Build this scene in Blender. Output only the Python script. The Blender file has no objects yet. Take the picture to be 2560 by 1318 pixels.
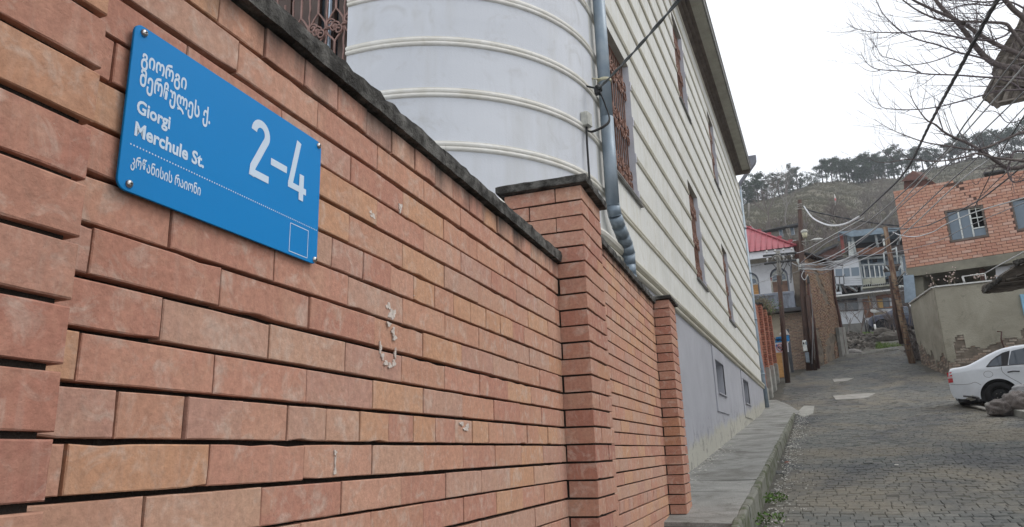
import bpy, math, random
import numpy as np
from mathutils import Matrix, Vector, noise

scene = bpy.context.scene
random.seed(7)
# ------------------------------------------------------------------ camera
RC = ((0.9210394171, -0.1256101682, -0.3686576701),
      (0.3883372132, 0.2240648536, 0.8938619302),
      (-0.0296749205, -0.9664455634, 0.2551516648))      # world axes seen by the lens (right, down, forward)
EYE = Vector((0.0, 0.0, 1.6))
F = 1816.2144
cam_data = bpy.data.cameras.new('camera')
cam = bpy.data.objects.new('camera', cam_data)
scene.collection.objects.link(cam)
m = Matrix.Identity(4)
for r in range(3):
    m[r][0] = RC[r][0]; m[r][1] = -RC[r][1]; m[r][2] = -RC[r][2]; m[r][3] = EYE[r]
cam.matrix_world = m
cam_data.sensor_fit = 'HORIZONTAL'; cam_data.sensor_width = 36.0
cam_data.lens = F * 36.0 / 2560.0
cam_data.clip_start = 0.05; cam_data.clip_end = 2000.0
scene.camera = cam
# ------------------------------------------------------------------ world, sun, exposure
world = bpy.data.worlds.new('World'); scene.world = world; world.use_nodes = True
wn = world.node_tree; wn.nodes.clear()
sky = wn.nodes.new('ShaderNodeTexSky'); sky.sky_type = 'NISHITA'; sky.sun_disc = False
SUN_EL, SUN_ROT = math.radians(48), math.radians(70)
sky.sun_elevation = SUN_EL; sky.sun_rotation = SUN_ROT; sky.dust_density = 3.0
scl = wn.nodes.new('ShaderNodeMix'); scl.data_type = 'RGBA'; scl.blend_type = 'MIX'
scl.inputs[0].default_value = 0.90                       # overcast: an even white cloud layer over the clear sky
wn.links.new(sky.outputs[0], scl.inputs[6])
scl.inputs[7].default_value = (10.0, 10.25, 10.6, 1)
bg = wn.nodes.new('ShaderNodeBackground'); bg.inputs[1].default_value = 0.105
out = wn.nodes.new('ShaderNodeOutputWorld')
wn.links.new(scl.outputs[2], bg.inputs[0]); wn.links.new(bg.outputs[0], out.inputs[0])
sun_d = bpy.data.lights.new('sun', 'SUN'); sun_d.energy = 1.1; sun_d.angle = math.radians(30); sun_d.color = (1.0, 0.96, 0.9)
sun = bpy.data.objects.new('sun', sun_d); scene.collection.objects.link(sun)
sd = Vector((math.sin(SUN_ROT) * math.cos(SUN_EL), math.cos(SUN_ROT) * math.cos(SUN_EL), math.sin(SUN_EL)))
sun.rotation_euler = (-sd).to_track_quat('-Z', 'Y').to_euler()
scene.view_settings.view_transform = 'Standard'; scene.view_settings.look = 'None'
scene.view_settings.gamma = 1.0; scene.view_settings.use_curve_mapping = False
scene.view_settings.exposure = 0.33

# ------------------------------------------------------------------ helpers
C = scene.collection
WM = {}                                                   # world matrices, kept by hand

def ray(x, y):
    cx, cy = x - 1280.0, y - 659.0
    return Vector([RC[r][0] * cx + RC[r][1] * cy + RC[r][2] * F for r in range(3)])

def at(x, y, Y):                                          # where a sight line meets the plane at distance Y up the street
    r = ray(x, y); return EYE + r * (Y / r.y)

def atX(x, y, X):
    r = ray(x, y); return EYE + r * (X / r.x)

def put(o, parent=None, w=None):
    w = w or Matrix.Identity(4)
    WM[o] = w
    if parent is not None:
        o.parent = parent; o.matrix_local = WM[parent].inverted() @ w
    else:
        o.matrix_local = w
    C.objects.link(o)
    return o

def tag(o, label=None, cat=None, group=None, kind=None):
    if label: o['label'] = label
    if cat: o['category'] = cat
    if group: o['group'] = group
    if kind: o['kind'] = kind
    return o

def empty(name, loc=(0, 0, 0), label=None, cat=None, group=None, rot=None):
    o = bpy.data.objects.new(name, None)
    o.empty_display_size = 0.2
    w = Matrix.Translation(Vector(loc))
    if rot is not None: w = w @ Matrix.Rotation(rot, 4, 'Z')
    put(o, None, w)
    return tag(o, label, cat, group)

def copy_tree(o, w, parent=None, label=None):
    """copy a thing and its parts; w = new world matrix of the root"""
    c = o.copy(); WM[c] = w
    if label: c['label'] = label
    if parent is not None:
        c.parent = parent; c.matrix_local = WM[parent].inverted() @ w
    else:
        c.matrix_local = w
    C.objects.link(c)
    inv = WM[o].inverted()
    for ch in [x for x in WM if x.parent == o]:
        copy_tree(ch, w @ inv @ WM[ch], c)
    return c

class MB:
    """collects geometry, builds ONE mesh object"""
    def __init__(s): s.v = []; s.f = []; s.sm = []
    def add(s, vs, fs, smooth=False):
        b = len(s.v); s.v += [tuple(v) for v in vs]
        s.f += [tuple(b + i for i in f) for f in fs]; s.sm += [smooth] * len(fs)
        return s
    def box(s, a, b, M=None):
        x0, y0, z0 = a; x1, y1, z1 = b
        vs = [Vector(p) for p in ((x0,y0,z0),(x1,y0,z0),(x1,y1,z0),(x0,y1,z0),(x0,y0,z1),(x1,y0,z1),(x1,y1,z1),(x0,y1,z1))]
        if M is not None: vs = [M @ v for v in vs]
        return s.add(vs, [(0,3,2,1),(4,5,6,7),(0,1,5,4),(1,2,6,5),(2,3,7,6),(3,0,4,7)])
    def bbox(s, a, b, c=0.01, M=None):
        """box with chamfered edges (all twelve)"""
        x0, y0, z0 = a; x1, y1, z1 = b
        c = min(c, (x1-x0)*.45, (y1-y0)*.45, (z1-z0)*.45)
        vs = []; idx = {}
        for ix, X in ((0, x0), (1, x1)):
            for iy, Y in ((0, y0), (1, y1)):
                for iz, Z in ((0, z0), (1, z1)):
                    sx, sy, sz = (1 if ix == 0 else -1), (1 if iy == 0 else -1), (1 if iz == 0 else -1)
                    idx[ix,iy,iz,0] = len(vs); vs.append(Vector((X, Y+sy*c, Z+sz*c)))
                    idx[ix,iy,iz,1] = len(vs); vs.append(Vector((X+sx*c, Y, Z+sz*c)))
                    idx[ix,iy,iz,2] = len(vs); vs.append(Vector((X+sx*c, Y+sy*c, Z)))
        fs = []
        for i in (0, 1):
            q = [idx[i,0,0,0], idx[i,1,0,0], idx[i,1,1,0], idx[i,0,1,0]]; fs.append(q if i else q[::-1])
            q = [idx[0,i,0,1], idx[1,i,0,1], idx[1,i,1,1], idx[0,i,1,1]]; fs.append(q[::-1] if i else q)
            q = [idx[0,0,i,2], idx[1,0,i,2], idx[1,1,i,2], idx[0,1,i,2]]; fs.append(q if i else q[::-1])
        for i in (0, 1):
            for j in (0, 1):
                fl = (i + j) % 2
                q = [idx[i,j,0,0], idx[i,j,1,0], idx[i,j,1,1], idx[i,j,0,1]]; fs.append(q[::-1] if fl else q)
                q = [idx[i,0,j,0], idx[i,1,j,0], idx[i,1,j,2], idx[i,0,j,2]]; fs.append(q if fl else q[::-1])
                q = [idx[0,i,j,1], idx[1,i,j,1], idx[1,i,j,2], idx[0,i,j,2]]; fs.append(q[::-1] if fl else q)
                for k in (0, 1):
                    fl3 = (i + j + k) % 2
                    q = [idx[i,j,k,0], idx[i,j,k,1], idx[i,j,k,2]]; fs.append(q if fl3 else q[::-1])
        if M is not None: vs = [M @ v for v in vs]
        return s.add(vs, fs)
    def quad(s, *p): return s.add(p, [tuple(range(len(p)))])
    def prism(s, pts, d):
        """polygon pts (world Vectors) extruded by vector d"""
        n = len(pts); pts = [Vector(p) for p in pts]; d = Vector(d)
        vs = pts + [p + d for p in pts]
        fs = [tuple(range(n))[::-1], tuple(range(n, 2*n))] + [(i, (i+1) % n, n+(i+1) % n, n+i) for i in range(n)]
        return s.add(vs, fs)
    def tube(s, pts, r, n=8, closed=False, cap=True, squash=None):
        pts = [Vector(p) for p in pts]; L = len(pts)
        rs = r if isinstance(r, (list, tuple)) else [r] * L
        vs = []; up = Vector((0, 0, 1)); prev = None
        for i, p in enumerate(pts):
            if closed: t = pts[(i+1) % L] - pts[i-1]
            else: t = pts[min(i+1, L-1)] - pts[max(i-1, 0)]
            if t.length < 1e-9: t = Vector((0, 0, 1))
            t.normalize()
            if prev is None:
                a = t.cross(up)
                if a.length < 1e-3: a = t.cross(Vector((1, 0, 0)))
            else:
                a = prev - t * prev.dot(t)
                if a.length < 1e-6: a = t.cross(up)
            a.normalize(); prev = a; b = t.cross(a)
            for k in range(n):
                th = 2 * math.pi * k / n
                vs.append(p + (a * math.cos(th) + b * math.sin(th)) * rs[i])
        fs = []
        for i in range(L if closed else L - 1):
            j = (i + 1) % L
            for k in range(n):
                k2 = (k + 1) % n
                fs.append((i*n+k, i*n+k2, j*n+k2, j*n+k))
        s.add(vs, fs, n > 4)
        if cap and not closed:
            s.f += [tuple(len(s.v) - len(vs) + q for q in range(n))[::-1], tuple(len(s.v) - n + q for q in range(n))]; s.sm += [False, False]
        return s
    def sweep(s, path, prof, closed_prof=False):
        """path: list of (origin, axis_a, axis_b); prof: list of (a,b)"""
        vs = []; n = len(prof)
        for o, a, b in path:
            for pa, pb in prof: vs.append(Vector(o) + Vector(a) * pa + Vector(b) * pb)
        fs = []
        m_ = n if closed_prof else n - 1
        for i in range(len(path) - 1):
            for k in range(m_):
                k2 = (k + 1) % n
                fs.append((i*n+k, (i+1)*n+k, (i+1)*n+k2, i*n+k2))
        fs.append(tuple(range(n))); fs.append(tuple((len(path)-1)*n + k for k in range(n))[::-1])
        return s.add(vs, fs, False)
    def ball(s, c, r, nu=10, nv=6, sc=(1, 1, 1), jit=0.0):
        c = Vector(c); vs = []; fs = []
        for j in range(nv + 1):
            ph = math.pi * j / nv
            for i in range(nu):
                th = 2 * math.pi * i / nu
                d = Vector((math.sin(ph)*math.cos(th)*sc[0], math.sin(ph)*math.sin(th)*sc[1], math.cos(ph)*sc[2]))
                vs.append(c + d * r * (1 + random.uniform(-jit, jit)))
        for j in range(nv):
            for i in range(nu):
                i2 = (i+1) % nu
                fs.append((j*nu+i, (j+1)*nu+i, (j+1)*nu+i2, j*nu+i2))
        return s.add(vs, fs, jit == 0)
    def mesh(s, name, mat=None):
        me = bpy.data.meshes.new(name)
        me.from_pydata(s.v, [], s.f); me.validate(verbose=False)
        if len(me.polygons) == len(s.sm): me.polygons.foreach_set('use_smooth', s.sm)
        if mat: me.materials.append(mat)
        me.update()
        return me
    def build(s, name, mat, parent=None, w=None, **kw):
        """vertices are world coordinates unless w is given (then they are local to w)"""
        me = s.mesh(name, mat)
        o = bpy.data.objects.new(name, me)
        if w is None:
            # origin at the geometry's own corner: move it to its centre bottom
            if s.v:
                a = np.array(s.v); c = Vector(((a[:,0].min()+a[:,0].max())/2, (a[:,1].min()+a[:,1].max())/2, a[:,2].min()))
                me.transform(Matrix.Translation(-c)); w = Matrix.Translation(c)
        put(o, parent, w)
        return tag(o, **kw)

def part(me, name, parent, w, **kw):
    return tag(put(bpy.data.objects.new(name, me), parent, w), **kw)

# ------------------------------------------------------------------ materials
def nodes_of(name):
    mt = bpy.data.materials.new(name); mt.use_nodes = True
    nt = mt.node_tree; nt.nodes.clear()
    o = nt.nodes.new('ShaderNodeOutputMaterial'); b = nt.nodes.new('ShaderNodeBsdfPrincipled')
    nt.links.new(b.outputs[0], o.inputs[0])
    return mt, nt, b

def N(nt, typ, **kw):
    n = nt.nodes.new(typ)
    for k, v in kw.items():
        if k.startswith('i_'):
            key = k[2:]; key = int(key) if key.isdigit() else key
            n.inputs[key].default_value = v
        else: setattr(n, k, v)
    return n

def ramp(nt, fac, stops, interp='LINEAR'):
    r = nt.nodes.new('ShaderNodeValToRGB'); r.color_ramp.interpolation = interp
    e = r.color_ramp.elements
    while len(e) < len(stops): e.new(0.5)
    for i, (p, c) in enumerate(stops):
        e[i].position = p; e[i].color = (c[0], c[1], c[2], 1) if hasattr(c, '__len__') else (c, c, c, 1)
    nt.links.new(fac, r.inputs[0]); return r.outputs[0]

def mixc(nt, a, b, fac, mode='MIX'):
    n = nt.nodes.new('ShaderNodeMix'); n.data_type = 'RGBA'; n.blend_type = mode
    for sock, v in ((n.inputs[0], fac), (n.inputs[6], a), (n.inputs[7], b)):
        if isinstance(v, bpy.types.NodeSocket): nt.links.new(v, sock)
        elif hasattr(v, '__len__'): sock.default_value = (v[0], v[1], v[2], 1)
        else: sock.default_value = v
    return n.outputs[2]

def pos(nt, scale=(1, 1, 1), jitter=False):
    g = N(nt, 'ShaderNodeNewGeometry')
    mp = N(nt, 'ShaderNodeMapping'); mp.inputs['Scale'].default_value = scale
    nt.links.new(g.outputs['Position'], mp.inputs[0])
    return mp.outputs[0]

def noise_t(nt, vec, scale, detail=5, rough=.55, dist=0.0):
    n = N(nt, 'ShaderNodeTexNoise'); n.inputs['Scale'].default_value = scale
    n.inputs['Detail'].default_value = detail; n.inputs['Roughness'].default_value = rough
    n.inputs['Distortion'].default_value = dist
    nt.links.new(vec, n.inputs['Vector']); return n.outputs[0]

def isl(nt):
    """a random number per object and per loose piece"""
    a = N(nt, 'ShaderNodeObjectInfo'); g = N(nt, 'ShaderNodeNewGeometry')
    s = N(nt, 'ShaderNodeMath', operation='ADD')
    nt.links.new(a.outputs['Random'], s.inputs[0]); nt.links.new(g.outputs['Random Per Island'], s.inputs[1])
    f = N(nt, 'ShaderNodeMath', operation='FRACT'); nt.links.new(s.outputs[0], f.inputs[0])
    return f.outputs[0]

def bump(nt, b, h, strength=.3, dist=.01):
    n = N(nt, 'ShaderNodeBump'); n.inputs['Strength'].default_value = strength; n.inputs['Distance'].default_value = dist
    nt.links.new(h, n.inputs['Height']); nt.links.new(n.outputs[0], b.inputs['Normal'])

def simple(name, col, rough=.7, metal=0.0, var=.15, scale=6, bs=.15, bscale=60, spec=.3, scl3=(1,1,1), col2=None, lo=.35, hi=.65, rnd=0.0):
    mt, nt, b = nodes_of(name)
    p = pos(nt, scl3)
    n1 = noise_t(nt, p, scale, 6, .6)
    c2 = col2 or tuple(c * (1 - var) for c in col)
    c1 = col if col2 else tuple(min(1, c * (1 + var)) for c in col)
    c = ramp(nt, n1, [(lo, c1), (hi, c2)])
    if rnd:
        c = mixc(nt, c, ramp(nt, isl(nt), [(0, 1 - rnd), (1, 1 + rnd * .6)]), 1.0, 'MULTIPLY')
    nt.links.new(c, b.inputs['Base Color'])
    b.inputs['Roughness'].default_value = rough; b.inputs['Metallic'].default_value = metal
    b.inputs['Specular IOR Level'].default_value = spec
    if bs: bump(nt, b, noise_t(nt, p, bscale, 4, .6), bs, .01)
    return mt

def brick_mat(name, near=True, cols=None, grime_z=None, grime_top=None):
    mt, nt, b = nodes_of(name)
    p = pos(nt); rid = isl(nt)
    # every brick samples its own piece of texture
    off = N(nt, 'ShaderNodeVectorMath', operation='ADD'); comb = N(nt, 'ShaderNodeCombineXYZ')
    mul = N(nt, 'ShaderNodeMath', operation='MULTIPLY'); mul.inputs[1].default_value = 37.0
    nt.links.new(rid, mul.inputs[0]); nt.links.new(mul.outputs[0], comb.inputs[2])
    nt.links.new(p, off.inputs[0]); nt.links.new(comb.outputs[0], off.inputs[1]); v = off.outputs[0]
    cols = cols or [(.49,.260,.180),(.52,.275,.190),(.46,.225,.165),(.51,.305,.220),(.53,.290,.180),(.48,.285,.215),(.50,.255,.185),(.47,.240,.175),(.54,.305,.195),(.50,.285,.205),(.52,.285,.205),(.47,.265,.205)]
    n = len(cols)
    base = ramp(nt, rid, [(i / n, c) for i, c in enumerate(cols)], 'CONSTANT')
    # soft firing clouds inside a brick
    n1 = noise_t(nt, v, 9, 4, .55, .6)
    base = mixc(nt, base, (.52, .325, .225), ramp(nt, n1, [(.48, 0), (.74, .45)]))
    n2 = noise_t(nt, v, 5, 3, .5, .3)
    base = mixc(nt, base, (.42, .20, .14), ramp(nt, n2, [(.52, 0), (.78, .5)]))
    # pale dust and lime bloom
    n3 = noise_t(nt, v, 17, 6, .65, .8)
    base = mixc(nt, base, (.56, .43, .36), ramp(nt, n3, [(.52, 0), (.68, .6)]))
    n7 = noise_t(nt, v, 11, 7, .8, 2.2)
    base = mixc(nt, base, (.62, .56, .50), ramp(nt, n7, [(.665, 0), (.70, .65)]))
    n8 = noise_t(nt, v, 7, 6, .7, 1.0)
    base = mixc(nt, base, (.26, .165, .125), ramp(nt, n8, [(.62, 0), (.76, .45)]))
    # vertical wash marks
    mp = N(nt, 'ShaderNodeMapping'); mp.inputs['Scale'].default_value = (40, 40, 3); nt.links.new(v, mp.inputs[0])
    n4 = noise_t(nt, mp.outputs[0], 1.5, 3, .6)
    base = mixc(nt, base, (.52, .38, .32), ramp(nt, n4, [(.55, 0), (.8, .35)]))
    # fine speckle and pits
    n5 = noise_t(nt, v, 260, 3, .7)
    base = mixc(nt, base, (.20, .10, .08), ramp(nt, n5, [(.66, 0), (.74, .55)]))
    n6 = noise_t(nt, v, 70, 4, .7)
    base = mixc(nt, base, ramp(nt, n6, [(.3, .80), (.7, 1.12)]), 1.0, 'MULTIPLY')
    if grime_top is not None:
        # black lichen and run-off below the coping, with ragged lower edge
        sx = N(nt, 'ShaderNodeSeparateXYZ'); nt.links.new(p, sx.inputs[0])
        mp2 = N(nt, 'ShaderNodeMapping'); mp2.inputs['Scale'].default_value = (9, 9, 1.2); nt.links.new(p, mp2.inputs[0])
        ng = noise_t(nt, mp2.outputs[0], 1.0, 5, .6)
        a = N(nt, 'ShaderNodeMath', operation='MULTIPLY_ADD'); nt.links.new(ng, a.inputs[0]); a.inputs[1].default_value = .26; nt.links.new(sx.outputs[2], a.inputs[2])
        mr = N(nt, 'ShaderNodeMapRange'); mr.inputs['From Min'].default_value = grime_top + .125; mr.inputs['From Max'].default_value = grime_top + .225
        nt.links.new(a.outputs[0], mr.inputs[0])
        base = mixc(nt, base, (.055, .045, .04), mr.outputs[0])
    base = mixc(nt, base, (.95, .965, .96), 1.0, 'MULTIPLY')
    nt.links.new(base, b.inputs['Base Color'])
    b.inputs['Roughness'].default_value = .86; b.inputs['Specular IOR Level'].default_value = .25
    hs = N(nt, 'ShaderNodeMath', operation='ADD'); nt.links.new(noise_t(nt, v, 130, 5, .65), hs.inputs[0]); nt.links.new(noise_t(nt, v, 22, 3, .5), hs.inputs[1])
    bump(nt, b, hs.outputs[0], .45, .004)
    return mt

M = {}
M['brick'] = brick_mat('brick', grime_top=2.40)
M['brick_high'] = brick_mat('brick_high', grime_top=2.76)
M['brick_pillar'] = brick_mat('brick_pillar', cols=[(.43,.215,.155),(.40,.185,.135),(.45,.235,.17),(.46,.245,.175),(.38,.175,.13),(.43,.225,.165),(.46,.24,.15)])
M['mortar'] = simple('mortar', (.030, .024, .020), .95, scale=30, bs=.6, bscale=90)
M['coping'] = simple('coping', (.135, .130, .120), .92, scale=16, bs=1.0, bscale=110, col2=(.035, .033, .030), lo=.36, hi=.56)
# ================================================================== brick boundary wall (frame: s along the wall, n towards the street)
TH = math.radians(-3.04477)
D1 = Vector((math.sin(TH), math.cos(TH), 0)); N1 = Vector((math.cos(TH), -math.sin(TH), 0))
P0 = Vector((-1.07016777, 3.15335392, 0))
WF = Matrix(((D1.x, -N1.x, 0, P0.x), (D1.y, -N1.y, 0, P0.y), (0, 0, 1, 0), (0, 0, 0, 1)))   # local: x = s, y = -n, z = up
CH = .0757; ZB = 1.637
def bz(k): return ZB + CH * k

_bm = {}
def brick_mesh(L, H, D, key, mat, fine=True):
    """worn brick: front at y=0, from x=0..L, z=0..H, back at y=D; front outline slightly uneven"""
    k = (round(L, 3), round(H, 3), round(D, 3), key, mat.name)
    if k in _bm: return _bm[k]
    rnd = random.Random(hash(k[:4]) & 0xffff)
    c = .0013 if fine else .0016
    nx = 5 if (fine and L > .2) else (3 if fine else 1)
    per = [(L * i / nx, 0) for i in range(nx)] + [(L, 0)] + ([(L, H * .5)] if fine else []) + [(L, H)] + [(L * (nx - i) / nx, H) for i in range(1, nx)] + [(0, H)] + ([(0, H * .5)] if fine else [])
    n = len(per); j = .0005 if fine else .0004
    outer = []; inner = []
    for x, z in per:
        dx, dz = rnd.uniform(-j, j), rnd.uniform(-j, j)
        if fine and rnd.random() < .05: dz += (-.0028 if z > H * .5 else .0035) * (1 if abs(z - H / 2) > H * .3 else 0)
        x += dx; z += dz
        outer.append((x, c * rnd.uniform(.8, 1.8), z))
        ix = c * (1 if x < L * .02 else (-1 if x > L * .98 else 0)); iz = c * (1 if z < H * .3 else (-1 if z > H * .7 else 0))
        inner.append((x + ix * rnd.uniform(.8, 2), 0.0, z + iz * rnd.uniform(.8, 2)))
    back = [(x, D, z) for x, _, z in outer]
    mb = MB(); vs = outer + inner + back
    fs = [tuple(range(n, 2 * n))]
    for i in range(n):
        i2 = (i + 1) % n
        fs.append((i, i2, n + i2, n + i)); fs.append((2 * n + i, 2 * n + i2, i2, i))
    mb.add(vs, fs)
    _bm[k] = mb.mesh('brick', mat)
    return _bm[k]

def add_mesh_to(mb, me, M4):
    vs = [M4 @ v.co for v in me.vertices]
    mb.add(vs, [tuple(p.vertices) for p in me.polygons])

def lay(bricks, thing, mat, limit=300):
    """bricks: (s, n_front, z, L, H, D, turn) ; the ones that show largest become objects, the rest one part"""
    def size(b):
        p = WF @ Vector((b[0], -b[1], b[2]))
        return (p - EYE).length + (100 if b[7] else 0)
    bricks = sorted(bricks, key=size)
    rest = MB()
    for i, (s_, n_, z_, L, H, D, turn, low) in enumerate(bricks):
        w = WF @ Matrix.Translation((s_, -n_, z_)) @ Matrix.Rotation(turn, 4, 'Z')
        w = w @ Matrix.Rotation(random.uniform(-.004, .004), 4, 'Z') @ Matrix.Rotation(random.uniform(-.0035, .0035), 4, 'Y') @ Matrix.Rotation(random.uniform(-.012, .012), 4, 'X')
        fine = size((s_, n_, z_, 0, 0, 0, 0, 0)) < 3.6
        if i < limit and not low:
            part(brick_mesh(L, H, D, random.randrange(4) if fine else 0, mat, fine), 'brick', thing, w)
        else:
            add_mesh_to(rest, brick_mesh(L, H, D, 0, mat, False), w)
    if rest.v: rest.build('brick', mat, thing, kind='stuff')

G_ = .0042          # half head joint
def panel(s0, s1, k0, k1, kvis, thing, mat, phase, core_top):
    bl = []
    for k in range(k0, k1):
        z = bz(k) + .0038 + random.uniform(-.0010, .0010); H = CH - .0080 + random.uniform(-.001, .001)
        hdr = (k % 5 == 0)
        step = .1328 if hdr else .2655
        base = -1.594 if hdr else (-1.9325 if k % 2 else -2.057)
        i = math.floor((s0 - base) / step)
        x = base + i * step
        while x < s1:
            a, b_ = max(x, s0), min(x + step, s1)
            if b_ - a > .012:
                g = G_ if hdr else .0030
                if random.random() < .25: g += .0012
                L = round(b_ - a - g, 3); Lf = round(L, 2) if abs(L - (step - g)) < .004 else L
                L = min(L, (.2635 if not hdr else .1285)) if b_ - a > step - .003 else L
                bl.append((a + g / 2, random.uniform(-.0015, .0022) + (random.uniform(0, .003) if hdr else 0), z, round(L, 3), round(H, 3), .05, 0.0, k < kvis))
            x += step
    lay(bl, thing, mat)
    core = MB(); core.box((s0, .026, bz(k0)), (s1, .25, core_top), WF)
    core.build('mortar', M['mortar'], thing)

def pillar(s0, k0, k1, kfull, kvis, thing, mat):
    """0.4 m square brick pillar, proud of the wall by 0.1356"""
    bl = []; pn = .1356; W = .398; g = .003; T = .128
    for k in range(k0, k1):
        z = bz(k) + .0042; H = round(CH - .0088, 4); low = k < kvis
        jt = lambda: random.uniform(-.002, .002)
        if k % 2:
            # long side on the street face, short end towards us
            bl.append((s0 + jt(), pn + jt(), z, .265, H, T, 0, low)); bl.append((s0 + .268, pn + jt(), z, .130, H, .262, 0, low))
            if k >= kfull:
                bl.append((s0 + jt() * .5, pn - T - .004 + .0, z, .130, H, .128 + .13, 0, low))
        else:
            bl.append((s0 + jt(), pn + jt(), z, .130, H, .262, 0, low)); bl.append((s0 + .1335, pn + jt(), z, .2645, H, T, 0, low))
            if k >= kfull:
                bl.append((s0 + jt() * .5, pn - .266, z, .130, H, .128, 0, low))
    lay(bl, thing, mat)
    core = MB(); core.box((s0 + .012, -pn + .012, bz(k0)), (s0 + W - .012, -pn + W - .015, bz(k1)), WF)
    core.build('mortar', M['mortar'], thing)

K_TOP1, K_TOP2 = 11, 16        # top courses: 2.470 and 2.848
def coping(s0, s1, n0, n1, z0, z1, thing, pieces=1):
    for i in range(pieces):
        a = s0 + (s1 - s0) * i / pieces; b_ = s0 + (s1 - s0) * (i + 1) / pieces
        mb = MB(); nx = max(2, int((b_ - a) / .04)); rnd = random.Random(int(a * 1000))
        # uneven cast concrete: cross-section swept with small noise
        path = []; vs = []; fs = []
        prof = [(n0, z0), (n0 + .002, z0 + (z1 - z0) * .5), (n0 - .0, z1 - .008), (n0 - .010, z1), (n1, z1 + .004), (n1, z0)]
        for j in range(nx + 1):
            x = a + (b_ - a) * j / nx + (.0015 if j == 0 else (-.0015 if j == nx else 0))
            for q, (pn, pz) in enumerate(prof):
                d = .0045 if q in (2, 3, 1) else .002
                vs.append(WF @ Vector((x, -(pn + rnd.uniform(-d, d)), pz + rnd.uniform(-d, d) * (.3 if q in (0, 5) else 1))))
        n = len(prof)
        for j in range(nx):
            for q in range(n):
                q2 = (q + 1) % n
                fs.append((j*n+q, (j+1)*n+q, (j+1)*n+q2, j*n+q2))
        fs.append(tuple(range(n))); fs.append(tuple(nx*n + q for q in range(n))[::-1])
        mb.add(vs, fs); mb.build('coping', M['coping'], thing)

def wall_thing(name, s, label, cat, group):
    return empty(name, (WF @ Vector((s, 0, .3))), label, cat, group)

pier = wall_thing('brick_pillar', -2.8, 'nearest brick pillar at the left edge of the picture, left of the blue street sign', 'pillar', 'pillars of the brick wall')
pillar(-2.99, -14, 17, 12, -3, pier, M['brick_pillar'])
coping(-3.02, -2.56, .165, -.29, bz(17), bz(17) + .045, pier)
w1_ = wall_thing('brick_wall', -1.3, 'near stretch of pale red brick wall carrying the blue street sign', 'wall', 'stretches of brick wall')
panel(-2.592, 0.0, -15, 11, -6, w1_, M['brick'], 0, bz(11))
coping(-2.592, -.002, .022, -.27, bz(11) + .003, 2.529, w1_, 2)
p1 = wall_thing('brick_pillar', .2, 'tall brick pillar in the middle with a dark stone cap, right of the lower wall stretch', 'pillar', 'pillars of the brick wall')
pillar(0.0, -15, 16, 10, -6, p1, M['brick_pillar'])
w2_ = wall_thing('brick_wall', 1.6, 'farther stretch of brick wall between the two capped pillars, below the drainpipe elbow', 'wall', 'stretches of brick wall')
panel(.392, 2.965, -15, 16, -9, w2_, M['brick_high'], 0, bz(16))
coping(.392, 2.963, .025, -.27, bz(16) - .030, bz(16) + .020, w2_, 2)
p2 = wall_thing('brick_pillar', 3.15, 'last brick pillar of the near wall, with a small dark cap in front of the grey plinth', 'pillar', 'pillars of the brick wall')
pillar(2.965, -15, 16, 13, -12, p2, M['brick_pillar'])

def cap_slab(s0, s1, n0, n1, z0, z1, thing):
    mb = MB(); rnd = random.Random(int(s0 * 77))
    nx = 10; vs = []; fs = []
    per = []
    for i in range(nx): per.append((s0 + (s1 - s0) * i / nx, n0))
    for i in range(nx): per.append((s1, n0 + (n1 - n0) * i / nx))
    for i in range(nx): per.append((s1 + (s0 - s1) * i / nx, n1))
    for i in range(nx): per.append((s0, n1 + (n0 - n1) * i / nx))
    n = len(per); c = ((s0 + s1) / 2, (n0 + n1) / 2)
    for zz, ins, d in ((z0, .0, .001), (z0 + .006, -.003, .002), (z1 - .008, -.003, .004), (z1, .008, .003)):
        for (a, b_) in per:
            da, db = a - c[0], b_ - c[1]; l = math.hypot(da, db)
            a2 = a - da / l * ins + rnd.uniform(-d, d); b2 = b_ - db / l * ins + rnd.uniform(-d, d)
            vs.append(WF @ Vector((a2, -b2, zz + rnd.uniform(-d, d) * .7)))
    for r in range(3):
        for i in range(n):
            i2 = (i + 1) % n; fs.append((r*n+i, r*n+i2, (r+1)*n+i2, (r+1)*n+i))
    fs.append(tuple(range(n))[::-1]); fs.append(tuple(3*n + i for i in range(n)))
    mb.add(vs, fs); mb.build('cap', M['coping'], thing)
cap_slab(-.035, .425, .170, -.285, bz(16) - .0, bz(16) + .042, p1)
cap_slab(2.94, 3.385, .160, -.285, bz(16) + .002, bz(16) + .034, p2)

# dried splashes of pale paint on the near bricks
M['splash'] = simple('splash', (.57, .50, .45), .85, scale=60, var=.15, bs=.3, bscale=200)
def splash(cs, lab):
    mb = MB(); rn_ = random.Random(len(lab))
    for (s_, z_, a_, b_) in cs:
        n = 14; ph = rn_.uniform(0, 6)
        ring_ = []
        for i in range(n):
            t = 2 * math.pi * i / n; k_ = 1 + .32 * math.sin(3 * t + ph) + rn_.uniform(-.22, .22)
            ring_.append(WF @ Vector((s_ + a_ * k_ * math.cos(t), -.0034, z_ + b_ * k_ * math.sin(t))))
        mb.add(ring_ + [p - N1 * .003 for p in ring_], [tuple(range(n))[::-1]] + [(i, (i+1) % n, n + (i+1) % n, n + i) for i in range(n)])
    mb.build('paint_splash', M['splash'], w1_, kind='stuff')
splash([(-1.605, 1.975, .010, .008), (-1.590, 1.955, .014, .012), (-1.575, 1.962, .008, .010), (-1.600, 1.930, .010, .006), (-1.578, 1.915, .007, .010)], 'upper')
splash([(-1.570, 1.900, .010, .007)], 'dot')
splash([(-1.640, 1.865, .005, .014), (-1.630, 1.845, .006, .008), (-1.612, 1.830, .009, .006), (-1.592, 1.826, .009, .007), (-1.572, 1.834, .008, .009), (-1.566, 1.858, .004, .012)], 'ring')
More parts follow.
